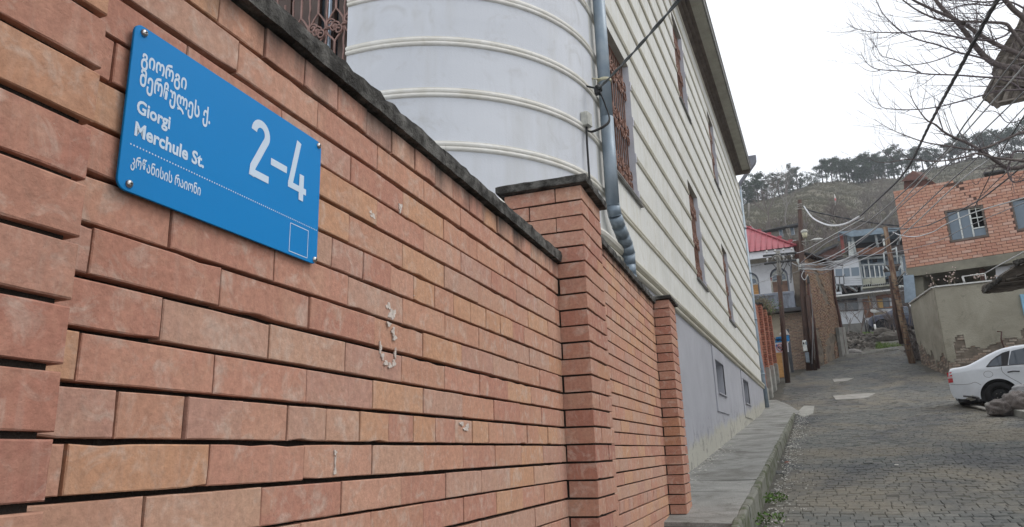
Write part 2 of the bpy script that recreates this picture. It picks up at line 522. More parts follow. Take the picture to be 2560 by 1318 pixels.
splash([(-1.823, 1.617, .005, .005), (-1.823, 1.598, .0016, .014), (-1.823, 1.578, .004, .007)], 'drip')
splash([(-1.150, 1.697, .014, .006), (-1.118, 1.682, .020, .006), (-1.105, 1.692, .010, .006)], 'header')
splash([(-1.69, 2.19, .010, .006), (-1.70, 2.197, .006, .004), (-1.545, 2.262, .008, .008), (-1.548, 2.252, .006, .009)], 'small')
# ================================================================== street sign
M['sign_blue'] = simple('sign_blue', (.001, .205, .53), .5, var=.03, scale=3, bs=.02, bscale=300, spec=.22)
M['sign_white'] = simple('sign_white', (.55, .66, .78), .5, var=.03, bs=0)
M['screw'] = simple('screw', (.55, .55, .55), .28, 1.0, bs=.05)
sign = empty('street_sign', WF @ Vector((-2.19, -.012, 2.005)), 'blue rounded street name sign with white lettering and the number 2-4', 'sign')
def sp(s_, z_, n_=.0): return WF @ Vector((s_, -(.012 + n_), z_))
sa, sb, za, zb_, rr = -2.4452, -1.9352, 2.0035, 2.2835, .016
outl = []
for cx, cz, a0 in ((sb - rr, zb_ - rr, 0), (sa + rr, zb_ - rr, 90), (sa + rr, za + rr, 180), (sb - rr, za + rr, 270)):
    for i in range(9):
        a = math.radians(a0 + i * 11.25); outl.append((cx + rr * math.cos(a), cz + rr * math.sin(a)))
mb = MB(); n = len(outl)
def ring(dn, ins):
    cx, cz = (sa + sb) / 2, (za + zb_) / 2
    return [sp(cx + (x - cx) * (1 - ins / .25), cz + (z - cz) * (1 - ins / .14), dn) for x, z in outl]
vs = ring(-.002, 0) + ring(.0012, 0) + ring(.002, .0007)
fs = [tuple(range(n)), tuple(2*n + i for i in range(n))[::-1]]
for r in range(2):
    for i in range(n): fs.append((r*n+i, (r+1)*n+i, (r+1)*n+(i+1) % n, r*n+(i+1) % n))
mb.add(vs, fs); plate = mb.build('plate', M['sign_blue'], sign)

def text_part(name, txt, s0, z0, width, height, parent, mat, bold=0.0, space=1.0):
    """lettering scaled to the box: left s0, bottom z0"""
    cu = bpy.data.curves.new(name, 'FONT'); cu.body = txt; cu.offset = bold; cu.space_character = space
    cu.resolution_u = 3
    tmp = bpy.data.objects.new(name, cu); C.objects.link(tmp)
    dg = bpy.context.evaluated_depsgraph_get()
    me = bpy.data.meshes.new_from_object(tmp.evaluated_get(dg)); bpy.data.objects.remove(tmp)
    a = np.array([v.co[:] for v in me.vertices]); 
    mn, mx = a.min(0), a.max(0)
    for v in me.vertices:
        v.co = ((v.co.x - mn[0]) / (mx[0] - mn[0]) * width, 0.0, (v.co.y - mn[1]) / (mx[1] - mn[1]) * height)
    me.materials.clear(); me.materials.append(mat); me.name = name
    w = WF @ Matrix.Translation((s0, -(.0145), z0))
    return part(me, name, parent, w)
L_ = lambda *a, **k: text_part('lettering', *a, sign, M['sign_white'], **k)
L_('გიორგი', -2.4275, 2.2095, .096, .0375, bold=.026)
L_('მერჩულეს ქ.', -2.4262, 2.1715, .155, .041, bold=.026)
L_('Giorgi', -2.426, 2.1270, .068, .0305, bold=.030)
L_('Merchule St.', -2.425, 2.0955, .148, .0245, bold=.030)
L_('კრწანისის რაიონი', -2.4255, 2.0385, .146, .0265, bold=.018)
def stroke_mesh(polys, wd, name='numeral'):
    """flat strokes of width wd along polylines in (s, z)"""
    mb = MB()
    for pl, wdd in polys:
        for i in range(len(pl)):
            pass
        L = []; R = []
        for i, (x, z) in enumerate(pl):
            a = pl[max(i-1, 0)]; b_ = pl[min(i+1, len(pl)-1)]
            tx, tz = b_[0]-a[0], b_[1]-a[1]; l = math.hypot(tx, tz) or 1
            nx, nz = -tz/l, tx/l
            L.append((x + nx*wdd/2, z + nz*wdd/2)); R.append((x - nx*wdd/2, z - nz*wdd/2))
        vs = [sp(x, z, .0025) for x, z in L + R]; k = len(pl)
        mb.add(vs, [(i, i+1, k+i+1, k+i) for i in range(k-1)])
    return mb.build(name, M['sign_white'], sign)
# big condensed 2 - 4
arc = [(-2.1365 + .0195 * math.cos(math.radians(a)), 2.2205 + .0205 * math.sin(math.radians(a))) for a in range(180, -31, -15)]
two = arc + [(-2.1265, 2.198), (-2.140, 2.172), (-2.1535, 2.147), (-2.1555, 2.127)]
stroke_mesh([(two, .0158)], 0); 
mb = MB(); mb.quad(sp(-2.162, 2.1275, .0028), sp(-2.1065, 2.1275, .0028), sp(-2.1065, 2.1420, .0028), sp(-2.162, 2.1420, .0028)); mb.build('numeral', M['sign_white'], sign)
mb = MB(); mb.quad(sp(-2.1025, 2.1695, .0025), sp(-2.0515, 2.1695, .0025), sp(-2.0515, 2.184, .0025), sp(-2.1025, 2.184, .0025)); mb.build('numeral', M['sign_white'], sign)
stroke_mesh([([(-2.0155, 2.2535), (-2.0395, 2.148)], .0150)], 0)
mb = MB(); mb.quad(sp(-2.0462, 2.1435, .0028), sp(-1.985, 2.1435, .0028), sp(-1.985, 2.1570, .0028), sp(-2.0462, 2.1570, .0028)); mb.build('numeral', M['sign_white'], sign)
mb = MB(); mb.quad(sp(-2.0100, 2.127, .0031), sp(-1.9945, 2.127, .0031), sp(-1.9945, 2.184, .0031), sp(-2.0100, 2.184, .0031)); mb.build('numeral', M['sign_white'], sign)
# dotted rule and empty square
mb = MB()
for i in range(82):
    x = -2.4292 + i * .00601; r_ = .0015
    mb.add([sp(x + r_*math.cos(a*math.pi/3), 2.0792 + r_*math.sin(a*math.pi/3), .0025) for a in range(6)], [tuple(range(6))])
mb.build('dotted_rule', M['sign_white'], sign)
q = [(-2.0325, 2.0105), (-1.9705, 2.0105), (-1.9695, 2.0698), (-2.0315, 2.0698)]
mb = MB(); t_ = .0016
for i in range(4):
    a, b_ = q[i], q[(i+1) % 4]
    if i % 2 == 0: mb.quad(sp(a[0], a[1]-t_/2, .0025), sp(b_[0], a[1]-t_/2, .0025), sp(b_[0], a[1]+t_/2, .0025), sp(a[0], a[1]+t_/2, .0025))
    else: mb.quad(sp(a[0]-t_/2, min(a[1],b_[1])+t_/2, .0025), sp(a[0]+t_/2, min(a[1],b_[1])+t_/2, .0025), sp(a[0]+t_/2, max(a[1],b_[1])-t_/2, .0025), sp(a[0]-t_/2, max(a[1],b_[1])-t_/2, .0025))
mb.build('square_outline', M['sign_white'], sign)
for s_, z_ in ((-2.4277, 2.272), (-1.9466, 2.2735), (-1.9445, 2.0135), (-2.4246, 2.0155)):
    mb = MB(); vs = []; nn = 14
    for r_, h in ((.0066, .0022), (.0062, .0045), (.0045, .0064), (.002, .0072)):
        for i in range(nn):
            a = 2*math.pi*i/nn; vs.append(sp(s_ + r_*math.cos(a), z_ + r_*math.sin(a), h))
    fs = [(r*nn+i, (r+1)*nn+i, (r+1)*nn+(i+1) % nn, r*nn+(i+1) % nn) for r in range(3) for i in range(nn)]
    fs.append(tuple(3*nn+i for i in range(nn))[::-1]); mb.add(vs, fs, True)
    sc = mb.build('screw', M['screw'], sign)
    mb = MB()
    for ang in (.6, .6 + math.pi/2):
        dx, dz = math.cos(ang)*.0032, math.sin(ang)*.0032; ex, ez = -math.sin(ang)*.0007, math.cos(ang)*.0007
        mb.quad(sp(s_-dx-ex, z_-dz-ez, .0074), sp(s_+dx-ex, z_+dz-ez, .0074), sp(s_+dx+ex, z_+dz+ez, .0074), sp(s_-dx+ex, z_-dz+ez, .0074))
    mb.build('screw_slot', M['mortar'], sc)
# ================================================================== cream house with a rounded corner
M['render_wall'] = simple('render_wall', (.66, .655, .62), .88, scale=2.2, bs=.25, bscale=45, col2=(.55, .545, .50), lo=.3, hi=.75)
def house_mat():
    mt, nt, b = nodes_of('facade_plaster')
    p = pos(nt); n1 = noise_t(nt, p, 1.3, 6, .6, .5)
    base = ramp(nt, n1, [(.3, (.66, .66, .64)), (.7, (.55, .555, .53))])
    mp = pos(nt, (14, 14, .55)); n2 = noise_t(nt, mp, 1.0, 5, .6)
    base = mixc(nt, base, (.50, .475, .39), ramp(nt, n2, [(.45, 0), (.75, .6)]))          # rain streaks
    mp3 = pos(nt, (5, 5, 3)); n3 = noise_t(nt, mp3, 1.0, 6, .7, 1.2)
    base = mixc(nt, base, (.43, .41, .34), ramp(nt, n3, [(.53, 0), (.70, .5)]))
    nt.links.new(base, b.inputs['Base Color']); b.inputs['Roughness'].default_value = .85; b.inputs['Specular IOR Level'].default_value = .2
    bump(nt, b, noise_t(nt, p, 60, 5, .7), .25, .01)
    return mt
M['facade'] = house_mat()
def bay_mat():
    mt, nt, b = nodes_of('bay_plaster')
    p = pos(nt); n1 = noise_t(nt, p, 1.0, 6, .6, .8)
    base = ramp(nt, n1, [(.3, (.58, .60, .64)), (.7, (.50, .52, .56))])
    n3 = noise_t(nt, p, 3.0, 7, .7, 1.5)
    base = mixc(nt, base, (.40, .40, .40), ramp(nt, n3, [(.54, 0), (.70, .5)]))
    base = mixc(nt, base, (.44, .44, .43), ramp(nt, noise_t(nt, pos(nt, (5, 5, .8)), 1, 6, .65), [(.5, 0), (.75, .5)]))
    n4 = noise_t(nt, p, 14, 6, .8, 2.5)
    base = mixc(nt, base, (.40, .40, .40), ramp(nt, n4, [(.66, 0), (.70, .5)]))
    nt.links.new(base, b.inputs['Base Color']); b.inputs['Roughness'].default_value = .8; b.inputs['Specular IOR Level'].default_value = .2
    bump(nt, b, noise_t(nt, p, 70, 5, .7), .2, .01)
    return mt
M['bay'] = bay_mat()
def plinth_mat():
    mt, nt, b = nodes_of('plinth_plaster')
    p = pos(nt); n1 = noise_t(nt, p, 1.5, 5, .6, .5)
    base = ramp(nt, n1, [(.3, (.39, .395, .43)), (.7, (.33, .335, .365))])
    # pale worn strip that follows the rising pavement, and mould tongues above it
    sx = N(nt, 'ShaderNodeSeparateXYZ'); nt.links.new(p, sx.inputs[0])
    hg = N(nt, 'ShaderNodeMath', operation='MULTIPLY_ADD'); nt.links.new(sx.outputs[1], hg.inputs[0]); hg.inputs[1].default_value = -.094; nt.links.new(sx.outputs[2], hg.inputs[2])
    # height above pavement = z - .094*Y - .532
    n2 = noise_t(nt, pos(nt, (1, 1.0, 1.0)), 2.2, 6, .7, .6)
    hh = N(nt, 'ShaderNodeMath', operation='MULTIPLY_ADD'); nt.links.new(n2, hh.inputs[0]); hh.inputs[1].default_value = -.42; nt.links.new(hg.outputs[0], hh.inputs[2])
    mr = N(nt, 'ShaderNodeMapRange'); mr.inputs['From Min'].default_value = .532 + .02; mr.inputs['From Max'].default_value = .532 + .12
    mr.inputs['To Min'].default_value = 1; mr.inputs['To Max'].default_value = 0
    nt.links.new(hh.outputs[0], mr.inputs[0])
    base = mixc(nt, base, (.41, .40, .35), mr.outputs[0])
    n5 = noise_t(nt, pos(nt, (1, 1.4, 1.0)), 2.6, 7, .75, 1.6)
    band = N(nt, 'ShaderNodeMapRange'); band.inputs['From Min'].default_value = .532 + .62; band.inputs['From Max'].default_value = .532 + .25
    nt.links.new(hg.outputs[0], band.inputs[0])
    st = N(nt, 'ShaderNodeMath', operation='MULTIPLY'); nt.links.new(ramp(nt, n5, [(.53, 0), (.60, .75), (.66, 0)]), st.inputs[0]); nt.links.new(band.outputs[0], st.inputs[1])
    base = mixc(nt, base, (.14, .14, .14), st.outputs[0])
    nt.links.new(base, b.inputs['Base Color']); b.inputs['Roughness'].default_value = .85; b.inputs['Specular IOR Level'].default_value = .2
    bump(nt, b, noise_t(nt, p, 50, 5, .7), .3, .01)
    return mt
M['plinth'] = plinth_mat()
def molding_mat():
    mt, nt, b = nodes_of('molding')
    p = pos(nt); n1 = noise_t(nt, p, 6, 6, .65, .5)
    base = ramp(nt, n1, [(.35, (.66, .65, .62)), (.75, (.52, .50, .44))])
    sx = N(nt, 'ShaderNodeSeparateXYZ'); nt.links.new(p, sx.inputs[0])
    mr = N(nt, 'ShaderNodeMapRange'); mr.inputs['From Min'].default_value = 5.2; mr.inputs['From Max'].default_value = 6.4; nt.links.new(sx.outputs[1], mr.inputs[0])
    mu = N(nt, 'ShaderNodeMath', operation='MULTIPLY'); nt.links.new(mr.outputs[0], mu.inputs[0]); nt.links.new(ramp(nt, noise_t(nt, pos(nt, (1, 1.5, 1)), 1.2, 5, .6), [(.3, .45), (.7, 1)]), mu.inputs[1])
    base = mixc(nt, base, (.43, .40, .31), mu.outputs[0])          # ochre lichen on the weather side
    base = mixc(nt, base, (.30, .28, .24), ramp(nt, noise_t(nt, pos(nt, (18, 18, 1)), 1, 3, .6), [(.66, 0), (.70, .55)]))
    nt.links.new(base, b.inputs['Base Color']); b.inputs['Roughness'].default_value = .7
    return mt
M['molding'] = molding_mat()
M['reveal'] = simple('reveal', (.54, .54, .585), .85, scale=5, var=.1)
M['lintel'] = simple('lintel', (.50, .48, .43), .85, scale=5, var=.12)
M['glass'] = None
def glass_mat(name, col=(.03, .04, .05), rough=.08):
    mt, nt, b = nodes_of(name)
    b.inputs['Base Color'].default_value = (*col, 1); b.inputs['Roughness'].default_value = rough
    b.inputs['Specular IOR Level'].default_value = .6
    return mt
M['glass'] = glass_mat('glass'); M['glass_blue'] = glass_mat('glass_blue', (.10, .14, .18), .12)
M['brown_frame'] = simple('brown_frame', (.06, .033, .024), .45, var=.1, bs=.05, spec=.5)
M['iron_brown'] = simple('iron_brown', (.20, .10, .07), .6, scale=20, var=.3, spec=.4)
M['iron_pink'] = simple('iron_pink', (.235, .14, .12), .55, scale=20, var=.2, spec=.4)
M['zinc'] = simple('zinc', (.185, .235, .285), .45, .35, scale=7, col2=(.245, .29, .33), bs=.12, bscale=30, spec=.5)
M['soffit_dark'] = simple('soffit_dark', (.14, .115, .10), .8, scale=5, var=.2)
M['soffit'] = simple('soffit', (.36, .35, .30), .7, scale=4, var=.12)
M['gutter'] = simple('gutter', (.17, .165, .155), .6, scale=8, var=.25)

XF = -1.5; YC = 5.6; RB = 1.5; YE = 22.0; ZT = 9.30; ZP = 3.28
house = empty('house', (-4, 12, 1.3), 'large cream plastered house with a rounded grey-white corner and barred windows', 'house')
W_LO = [(6.12, 7.16), (10.93, 11.90), (14.95, 15.90), (18.95, 19.85)]
ZL0, ZL1, ZU0, ZU1 = 4.12, 5.70, 7.12, 8.72
BAS = [(11.87, 12.88, 2.46, 2.98), (16.12, 17.25, 2.52, 3.03)]
def facade_grid(y0, y1, z0, z1, holes, X, mb):
    ys = sorted({y0, y1, *[h[0] for h in holes], *[h[1] for h in holes]}); zs = sorted({z0, z1, *[h[2] for h in holes], *[h[3] for h in holes]})
    for a, b_ in zip(ys, ys[1:]):
        for c, d in zip(zs, zs[1:]):
            cy, cz = (a+b_)/2, (c+d)/2
            if any(h[0] < cy < h[1] and h[2] < cz < h[3] for h in holes): continue
            mb.quad((X, a, c), (X, b_, c), (X, b_, d), (X, a, d))
holes = [(a, b_, ZL0, ZL1) for a, b_ in W_LO[:3]] + [(a, b_, ZU0, ZU1) for a, b_ in W_LO[:3]]
mb = MB(); facade_grid(YC, YE, ZP, ZT, holes, XF, mb)
mb.quad((XF, YE, ZP), (-9, YE, ZP), (-9, YE, ZT), (XF, YE, ZT))
mb.build('wall', M['facade'], house)
mb = MB(); facade_grid(YC, YE, .3, ZP, BAS, XF + .012, mb)
mb.quad((XF + .012, YE, .3), (-9, YE, .3), (-9, YE, ZP), (XF + .012, YE, ZP)); mb.quad((XF, YC, ZP), (XF + .012, YC, ZP), (XF + .012, YE, ZP), (XF, YE, ZP))
mb.build('plinth', M['plinth'], house)
# the rounded corner, then a flat bay with a tall barred window
def arcp(t, R=RB, z=0.0):
    a = -t * math.pi / 2
    return Vector((XF - RB + R * math.cos(a), YC + R * math.sin(a), z))
mb = MB(); n = 40
for z0, z1, in ((.3, ZP), (ZP, ZT)):
    for i in range(n):
        mb.add([arcp(i/n, z=z0), arcp((i+1)/n, z=z0), arcp((i+1)/n, z=z1), arcp(i/n, z=z1)], [(0, 1, 2, 3)], True)
mb.quad((XF-RB, YC-RB, ZT), (-9, YC-RB, ZT), (-9, YC-RB, 6.6), (XF-RB, YC-RB, 6.6)); mb.quad((XF-RB, YC-RB, .3), (-9, YC-RB, .3), (-9, YC-RB, 3.9), (XF-RB, YC-RB, 3.9))
mb.quad((-5.6, YC-RB, 3.9), (-9, YC-RB, 3.9), (-9, YC-RB, 6.6), (-5.6, YC-RB, 6.6))
mb.build('rounded_corner', M['bay'], house)

MZ = [3.725 + .4235 * k for k in range(0, 14)]
def roll_prof(w=.078, p=.017):
    """two stacked half rounds with a thin fillet above; a = outward, b = up"""
    pr = [(0, 0)]
    for c, r in ((w * .24, w * .22), (w * .68, w * .25)):
        for i in range(0, 7):
            a = -math.pi/2 + math.pi * i / 6
            pr.append((.003 + p * math.cos(a), c + r * math.sin(a)))
    pr += [(.007, w * .95), (.007, w), (0, w)]
    return pr
PR = roll_prof()
UP = Vector((0, 0, 1))
def band_path(y0, y1, z, with_arc):
    pts = []
    if with_arc:
        for i in range(30, -1, -1):
            o = arcp(i/30, z=z); pts.append((o, (o - Vector((XF - RB, YC, z))).normalized(), UP))
        y0 = YC + .02
    pts += [(Vector((XF, y0, z)), Vector((1, 0, 0)), UP), (Vector((XF, y1, z)), Vector((1, 0, 0)), UP)]
    return pts
for z in MZ:
    segs = [(YC, YE)]
    for (a, b_) in W_LO[:3]:
        for (c, d) in ((ZL0, ZL1), (ZU0, ZU1)):
            if c - .02 < z < d - .02:
                s2 = []
                for s in segs:
                    if s[0] < a < s[1]: s2 += [(s[0], a - .03), (b_ + .03, s[1])]
                    else: s2.append(s)
                segs = s2
    for s in segs:
        mb = MB(); mb.sweep(band_path(s[0], s[1], z, s[0] == YC), PR); mb.build('molding', M['molding'], house)
# heavy base molding
bp = [(0, 0)]
for c, r, p_ in ((.045, .03, .05), (.12, .045, .075)):
    for i in range(7):
        a = -math.pi/2 + math.pi*i/6; bp.append((.012 + p_*math.cos(a)*.9, c + r*math.sin(a)))
bp += [(.02, .175), (.012, .19), (0, .20)]
mb = MB(); mb.sweep(band_path(YC, YE + .06, ZP - .09, True), bp); mb.build('base_molding', M['molding'], house)

# windows of the long side
def scroll(mb, c, s, ax, up, r, flip=1, turns=1.35):
    pts = []
    for i in range(17):
        t = i / 16; a = turns * 2 * math.pi * t; rr_ = s * (1 - .8 * t)
        pts.append(c + ax * (flip * rr_ * math.cos(a)) + up * (rr_ * math.sin(a)))
    mb.tube(pts, r, 5)
def lyre(mb, c, w, h, ax, up, r):
    """pair of C scrolls with flame leaves and a collar"""
    for f in (1, -1):
        scroll(mb, c + ax * f * w * .5 + up * h * .32, w * .34, ax, up, r, -f)
        scroll(mb, c + ax * f * w * .5 - up * h * .32, w * .34, ax, -up, r, -f)
        mb.tube([c, c + ax * f * w * .12 + up * h * .35, c + ax * f * w * .05 + up * h * .7, c + ax * f * w * .3 + up * h * .95], [r*1.2, r*1.6, r, r*.5], 5)
        mb.tube([c, c + ax * f * w * .12 - up * h * .35, c + ax * f * w * .45 - up * h * .6], [r*1.2, r*1.4, r*.6], 5)
    mb.ball(c, r * 3, 8, 5)
def grille(parent, o, ax, up, w, h, nb, mat, rows, r=.008, outv=None):
    mb = MB()
    for i in range(nb + 1):
        x = w * i / nb
        if i % 2 == 0:
            mb.tube([o + ax * x, o + ax * x + up * h], r, 6)
        else:
            # twisted bar: square section turning
            n = int(h / .05); pts = [o + ax * (x + .0025 * math.cos(q * 2.1)) + up * (h * q / n) + (outv or Vector()) * .0025 * math.sin(q * 2.1) for q in range(n + 1)]
            mb.tube(pts, [r * (1.15 if q % 2 else .8) for q in range(n + 1)], 5)
    for z in (0.0, h): mb.tube([o + up * z, o + ax * w + up * z], r, 5)
    for z in rows:
        k = max(2, nb // 3)
        for i in range(k):
            c = o + ax * (w * (i + .5) / k) + up * z + (outv or Vector()) * .022
            lyre(mb, c, w / k * .80, w / k * .62, ax, up, r * .95)
    mb.build('grille', mat, parent)
YA = Vector((0, 1, 0)); XA = Vector((1, 0, 0))
for row, (z0, z1) in enumerate(((ZL0, ZL1), (ZU0, ZU1))):
    for i, (a, b_) in enumerate(W_LO[:3]):
        d = .22
        mb = MB()                                          # reveal: jamb, sill bed, jamb in one piece
        mb.add([(XF, b_, z1), (XF - d, b_, z1), (XF, b_, z0), (XF - d, b_, z0), (XF, a, z0), (XF - d, a, z0), (XF, a, z1), (XF - d, a, z1)], [(0, 2, 3, 1), (2, 4, 5, 3), (4, 6, 7, 5)])
        wnd = mb.build('window', M['reveal'], house)
        for z in MZ:                                       # plaster keys at the jamb where the bands stop
            if z0 < z < z1:
                mb = MB(); mb.box((XF + .001, b_ - .0, z - .005), (XF + .010, b_ + .028, z + .095)); mb.build('plaster_key', M['reveal'], wnd)
        mb = MB(); mb.quad((XF, a, z1), (XF, b_, z1), (XF - d, b_, z1), (XF - d, a, z1)); mb.build('lintel', M['lintel'], wnd)
        mb = MB(); mb.box((XF - d, a - .0, z0 - .02), (XF + .035, b_ + .0, z0 - .002)); mb.box((XF + .002, a - .03, z0 - .035), (XF + .030, b_ + .10, z0 - .021)); mb.build('sill', M['gutter'], wnd)
        mb = MB(); X1 = XF - d + .02
        for y in (a, (a+b_)/2 - .03, b_ - .06): mb.box((X1 - .05, y, z0), (X1, y + .06, z1))
        for z in (z0, z0 + .95, z1 - .06): mb.box((X1 - .049, a, z), (X1 - .001, b_, z + .06))
        mb.build('frame', M['brown_frame'], wnd)
        mb = MB(); mb.box((X1 - .035, a, z0), (X1 - .03, b_, z1)); mb.build('pane', M['glass'], wnd)
        grille(wnd, Vector((XF - .07, a + .02, z0 + .02)), YA, UP, b_ - a - .04, z1 - z0 - .04, 12, M['iron_brown'], [.20, .72, 1.24], .0065, XA)
# basement windows in raised plaster surrounds
for (a, b_, z0, z1) in BAS:
    d = .30; X0 = XF + .012
    mb = MB()
    mb.quad((X0, b_, z0), (X0-d, b_, z0), (X0-d, b_, z1), (X0, b_, z1)); mb.quad((X0, a, z1), (X0-d, a, z1), (X0-d, a, z0), (X0, a, z0))
    mb.quad((X0, a, z1), (X0, b_, z1), (X0-d, b_, z1), (X0-d, a, z1)); mb.quad((X0, a, z0), (X0-d, a, z0), (X0-d, b_, z0), (X0, b_, z0))
    wnd = mb.build('window', M['plinth'], house)
    mb = MB(); pz0 = z0 - .30; fr = []
    facade_grid(a - .22, b_ + .28, pz0, ZP - .10, [(a, b_, z0, z1)], X0 + .018, mb)
    for (y0, y1_, za_, zb2) in ((a - .22, b_ + .28, pz0, ZP - .10),):
        mb.quad((X0, y0, za_), (X0+.018, y0, za_), (X0+.018, y0, zb2), (X0, y0, zb2)); mb.quad((X0, y0, za_), (X0, y1_, za_), (X0+.018, y1_, za_), (X0+.018, y0, za_)); mb.quad((X0, y1_, za_), (X0, y1_, zb2), (X0+.018, y1_, zb2), (X0+.018, y1_, za_))
    mb.build('surround', M['plinth'], wnd)
    mb = MB(); mb.box((X0 - .06, a + .0, z0 - .022), (X0 + .045, b_, z0 - .002)); mb.build('sill', M['plinth'], wnd)
    mb = MB(); mb.quad((X0-d, a, z0), (X0-d, b_, z0), (X0-d, b_, z1), (X0-d, a, z1)); mb.build('pane', M['glass_blue'], wnd)
# tall barred window on the front, brown shutters and glass behind
mb = MB(); fx0, fx1, fz0, fz1 = -5.6, -3.0, 3.9, 6.6
YF = YC - RB
mb.quad((fx1, YF, fz0), (fx1, YF + .16, fz0), (fx1, YF + .16, fz1), (fx1, YF, fz1)); mb.quad((fx0, YF, fz0), (fx0, YF + .16, fz0), (fx1, YF + .16, fz0), (fx1, YF, fz0))
mb.quad((fx0, YF, fz1), (fx0, YF + .16, fz1), (fx1, YF + .16, fz1), (fx1, YF, fz1)); mb.quad((fx0, YF, fz0), (fx0, YF + .16, fz0), (fx0, YF + .16, fz1), (fx0, YF, fz1))
fw = mb.build('window', M['reveal'], house)
mb = MB(); xs = fx1
cols_ = [(-3.0, -3.16), (-3.205, -3.30), (-3.36, -3.62), (-3.65, -3.95), (-3.98, -4.3), (-4.33, -5.6)]
for (x1_, x0_) in cols_: mb.box((x0_, YF + .10, fz0), (x1_, YF + .14, fz1))
mb.build('frame', M['brown_frame'], fw)
mb = MB(); mb.box((-3.238, YF + .07, fz0), (-3.225, YF + .095, fz1)); mb.build('white_strip', M['sign_white'], fw)
mb = MB(); mb.box((fx0, YF + .145, fz0), (fx1, YF + .15, fz1)); mb.build('pane', M['glass'], fw)
# scroll-work grille: bars, sinuous bars and a row of C scrolls
mb = MB(); Yg = YF + .02; P = lambda x, z, y=0.0: Vector((x, Yg + y, z)); r = .0085
sp_x = .168; 
for i in range(14):
    x = -3.045 - i * sp_x / 1.0
    n = 60; mb.tube([P(x + .003*math.cos(q*1.9), fz0 + (fz1-fz0)*q/n, .003*math.sin(q*1.9)) for q in range(n+1)], [r*(1.1 if q % 2 else .75) for q in range(n+1)], 5)
    for zc in (4.87, 5.75):
        # flame crown and C scrolls either side of every bar
        for f in (1, -1):
            mb.tube([P(x, zc), P(x+f*.012, zc+.07), P(x+f*.05, zc+.13), P(x+f*.082, zc+.17), P(x+f*.082, zc+.34)], [r*1.3, r*1.2, r, r, r], 5)
            mb.tube([P(x, zc), P(x+f*.02, zc-.05), P(x+f*.06, zc-.09), P(x+f*.082, zc-.12), P(x+f*.082, zc-.36)], [r*1.2, r, r, r, r], 5)
            cc = P(x+f*.045, zc + (.035 if f > 0 else -.035), -.012)
            scroll(mb, cc, .046, XA, UP, r*.9, f, 1.5)
        scroll(mb, P(x-.084, zc, -.01), .05, XA, UP, r*.9, 1, 1.6); mb.ball(P(x-.084, zc, -.012), .016, 7, 5, jit=.1)
        mb.tube([P(x-.03, zc-.004), P(x, zc+.006, -.014), P(x+.03, zc+.004)], r*1.3, 5)
for z in (fz0, fz1): mb.tube([P(fx0, z), P(fx1, z)], r, 5)
mb.build('grille', M['iron_pink'], fw)

YEV = 20.95; ZT = 9.33
# eave: stepped dark cove, boarded soffit, gutter edge
mb = MB()
for (x0, x1, z0, z1) in ((0, .07, ZT - .01, ZT + .34), (.07, .14, ZT + .05, ZT + .34), (.14, .21, ZT + .11, ZT + .34)):
    mb.box((XF + x0 + (-.05 if x0 == 0 else 0), 3.0, z0), (XF + x1, YEV + .0, z1))
mb.build('cornice', M['soffit_dark'], house)
mb = MB()
for i in range(5):
    xa = XF + .212 + i * .040
    mb.box((xa, 3.0, ZT + .10 + (.006 if i % 2 else 0)), (xa + .037, YEV + .06, ZT + .13))
for sY in (8.4, 15.0): pass
sf = mb.build('soffit', M['soffit'], house)
mb = MB(); mb.box((XF + .412, 3.0, ZT + .095), (XF + .445, YEV + .06, ZT + .26)); mb.build('fascia', M['gutter'], house)
mb = MB(); mb.box((XF - .02, YEV + .0, ZT - .0), (XF + .42, YEV + .07, ZT + .3)); mb.build('eave_end', M['soffit_dark'], house)
mb = MB(); mb.prism([(XF + .46, 3.0, ZT + .24), (XF + .46, 3.0, ZT + .28), (-5.2, 3.0, ZT + 1.6), (-8.8, 3, ZT + .3)], (0, YEV + .1 - 3.0, 0)); mb.build('roof', M['gutter'], house)
mb = MB(); rnd = random.Random(4); y = 4.0
while y < YEV:
    mb.add([(XF + .448, y, ZT + .10), (XF + .452, y + .06, ZT + .085), (XF + .452, y + .14, ZT + .09), (XF + .448, y + .2, ZT + .10)], [(0, 1, 2, 3)]); y += rnd.uniform(.15, .6)
mb.build('lime_drip', M['sign_white'], house)

# near drainpipe with segmented elbow
XPIPE = -1.415; rp = .0575
pipe = empty('drainpipe', (XPIPE, 5.65, 3.3), 'blue-grey zinc drainpipe with segmented elbow on the rounded corner of the cream house', 'drainpipe', 'drainpipes of the cream house')
mb = MB()
yp = 5.70
for z0, z1, rr_ in ((3.60, 4.42, rp), (4.36, 6.1, rp * .975), (6.05, 8.9, rp * .985)):
    mb.tube([(XPIPE, yp - .0, z0), (XPIPE, yp - .0, z1)], rr_, 20)
mb.build('pipe', M['zinc'], pipe)
el = [(XPIPE, 5.70, 3.62), (XPIPE + .005, 5.735, 3.53), (XPIPE + .01, 5.82, 3.46), (XPIPE + .01, 5.93, 3.41), (XPIPE + .01, 6.04, 3.36), (XPIPE + .01, 6.11, 3.29), (XPIPE, 6.145, 3.20), (XPIPE, 6.15, 3.10), (XPIPE, 6.15, 2.96), (XPIPE, 6.15, 2.75)]
for i in range(len(el) - 1):
    a, b_ = Vector(el[i]), Vector(el[i+1]); d = (b_ - a)
    mb = MB(); mb.tube([a - d * .04, b_ + d * .04], [rp * 1.0, rp * 1.0], 20); mb.build('elbow_segment', M['zinc'], pipe)
    mb = MB(); mb.tube([b_ - d.normalized() * .0025, b_ + d.normalized() * .0025], rp * 1.04, 20); mb.build('seam_ring', M['zinc'], pipe)
M['clamp'] = simple('clamp', (.40, .38, .27), .6, scale=20, var=.3)
mb = MB(); mb.tube([(XPIPE, yp, 4.755), (XPIPE, yp, 4.785)], rp * 1.1, 20); mb.tube([(XPIPE - .02, yp - .06, 4.77), (XF - .0, yp - .1, 4.77)], .007, 6); mb.build('clamp', M['clamp'], pipe)
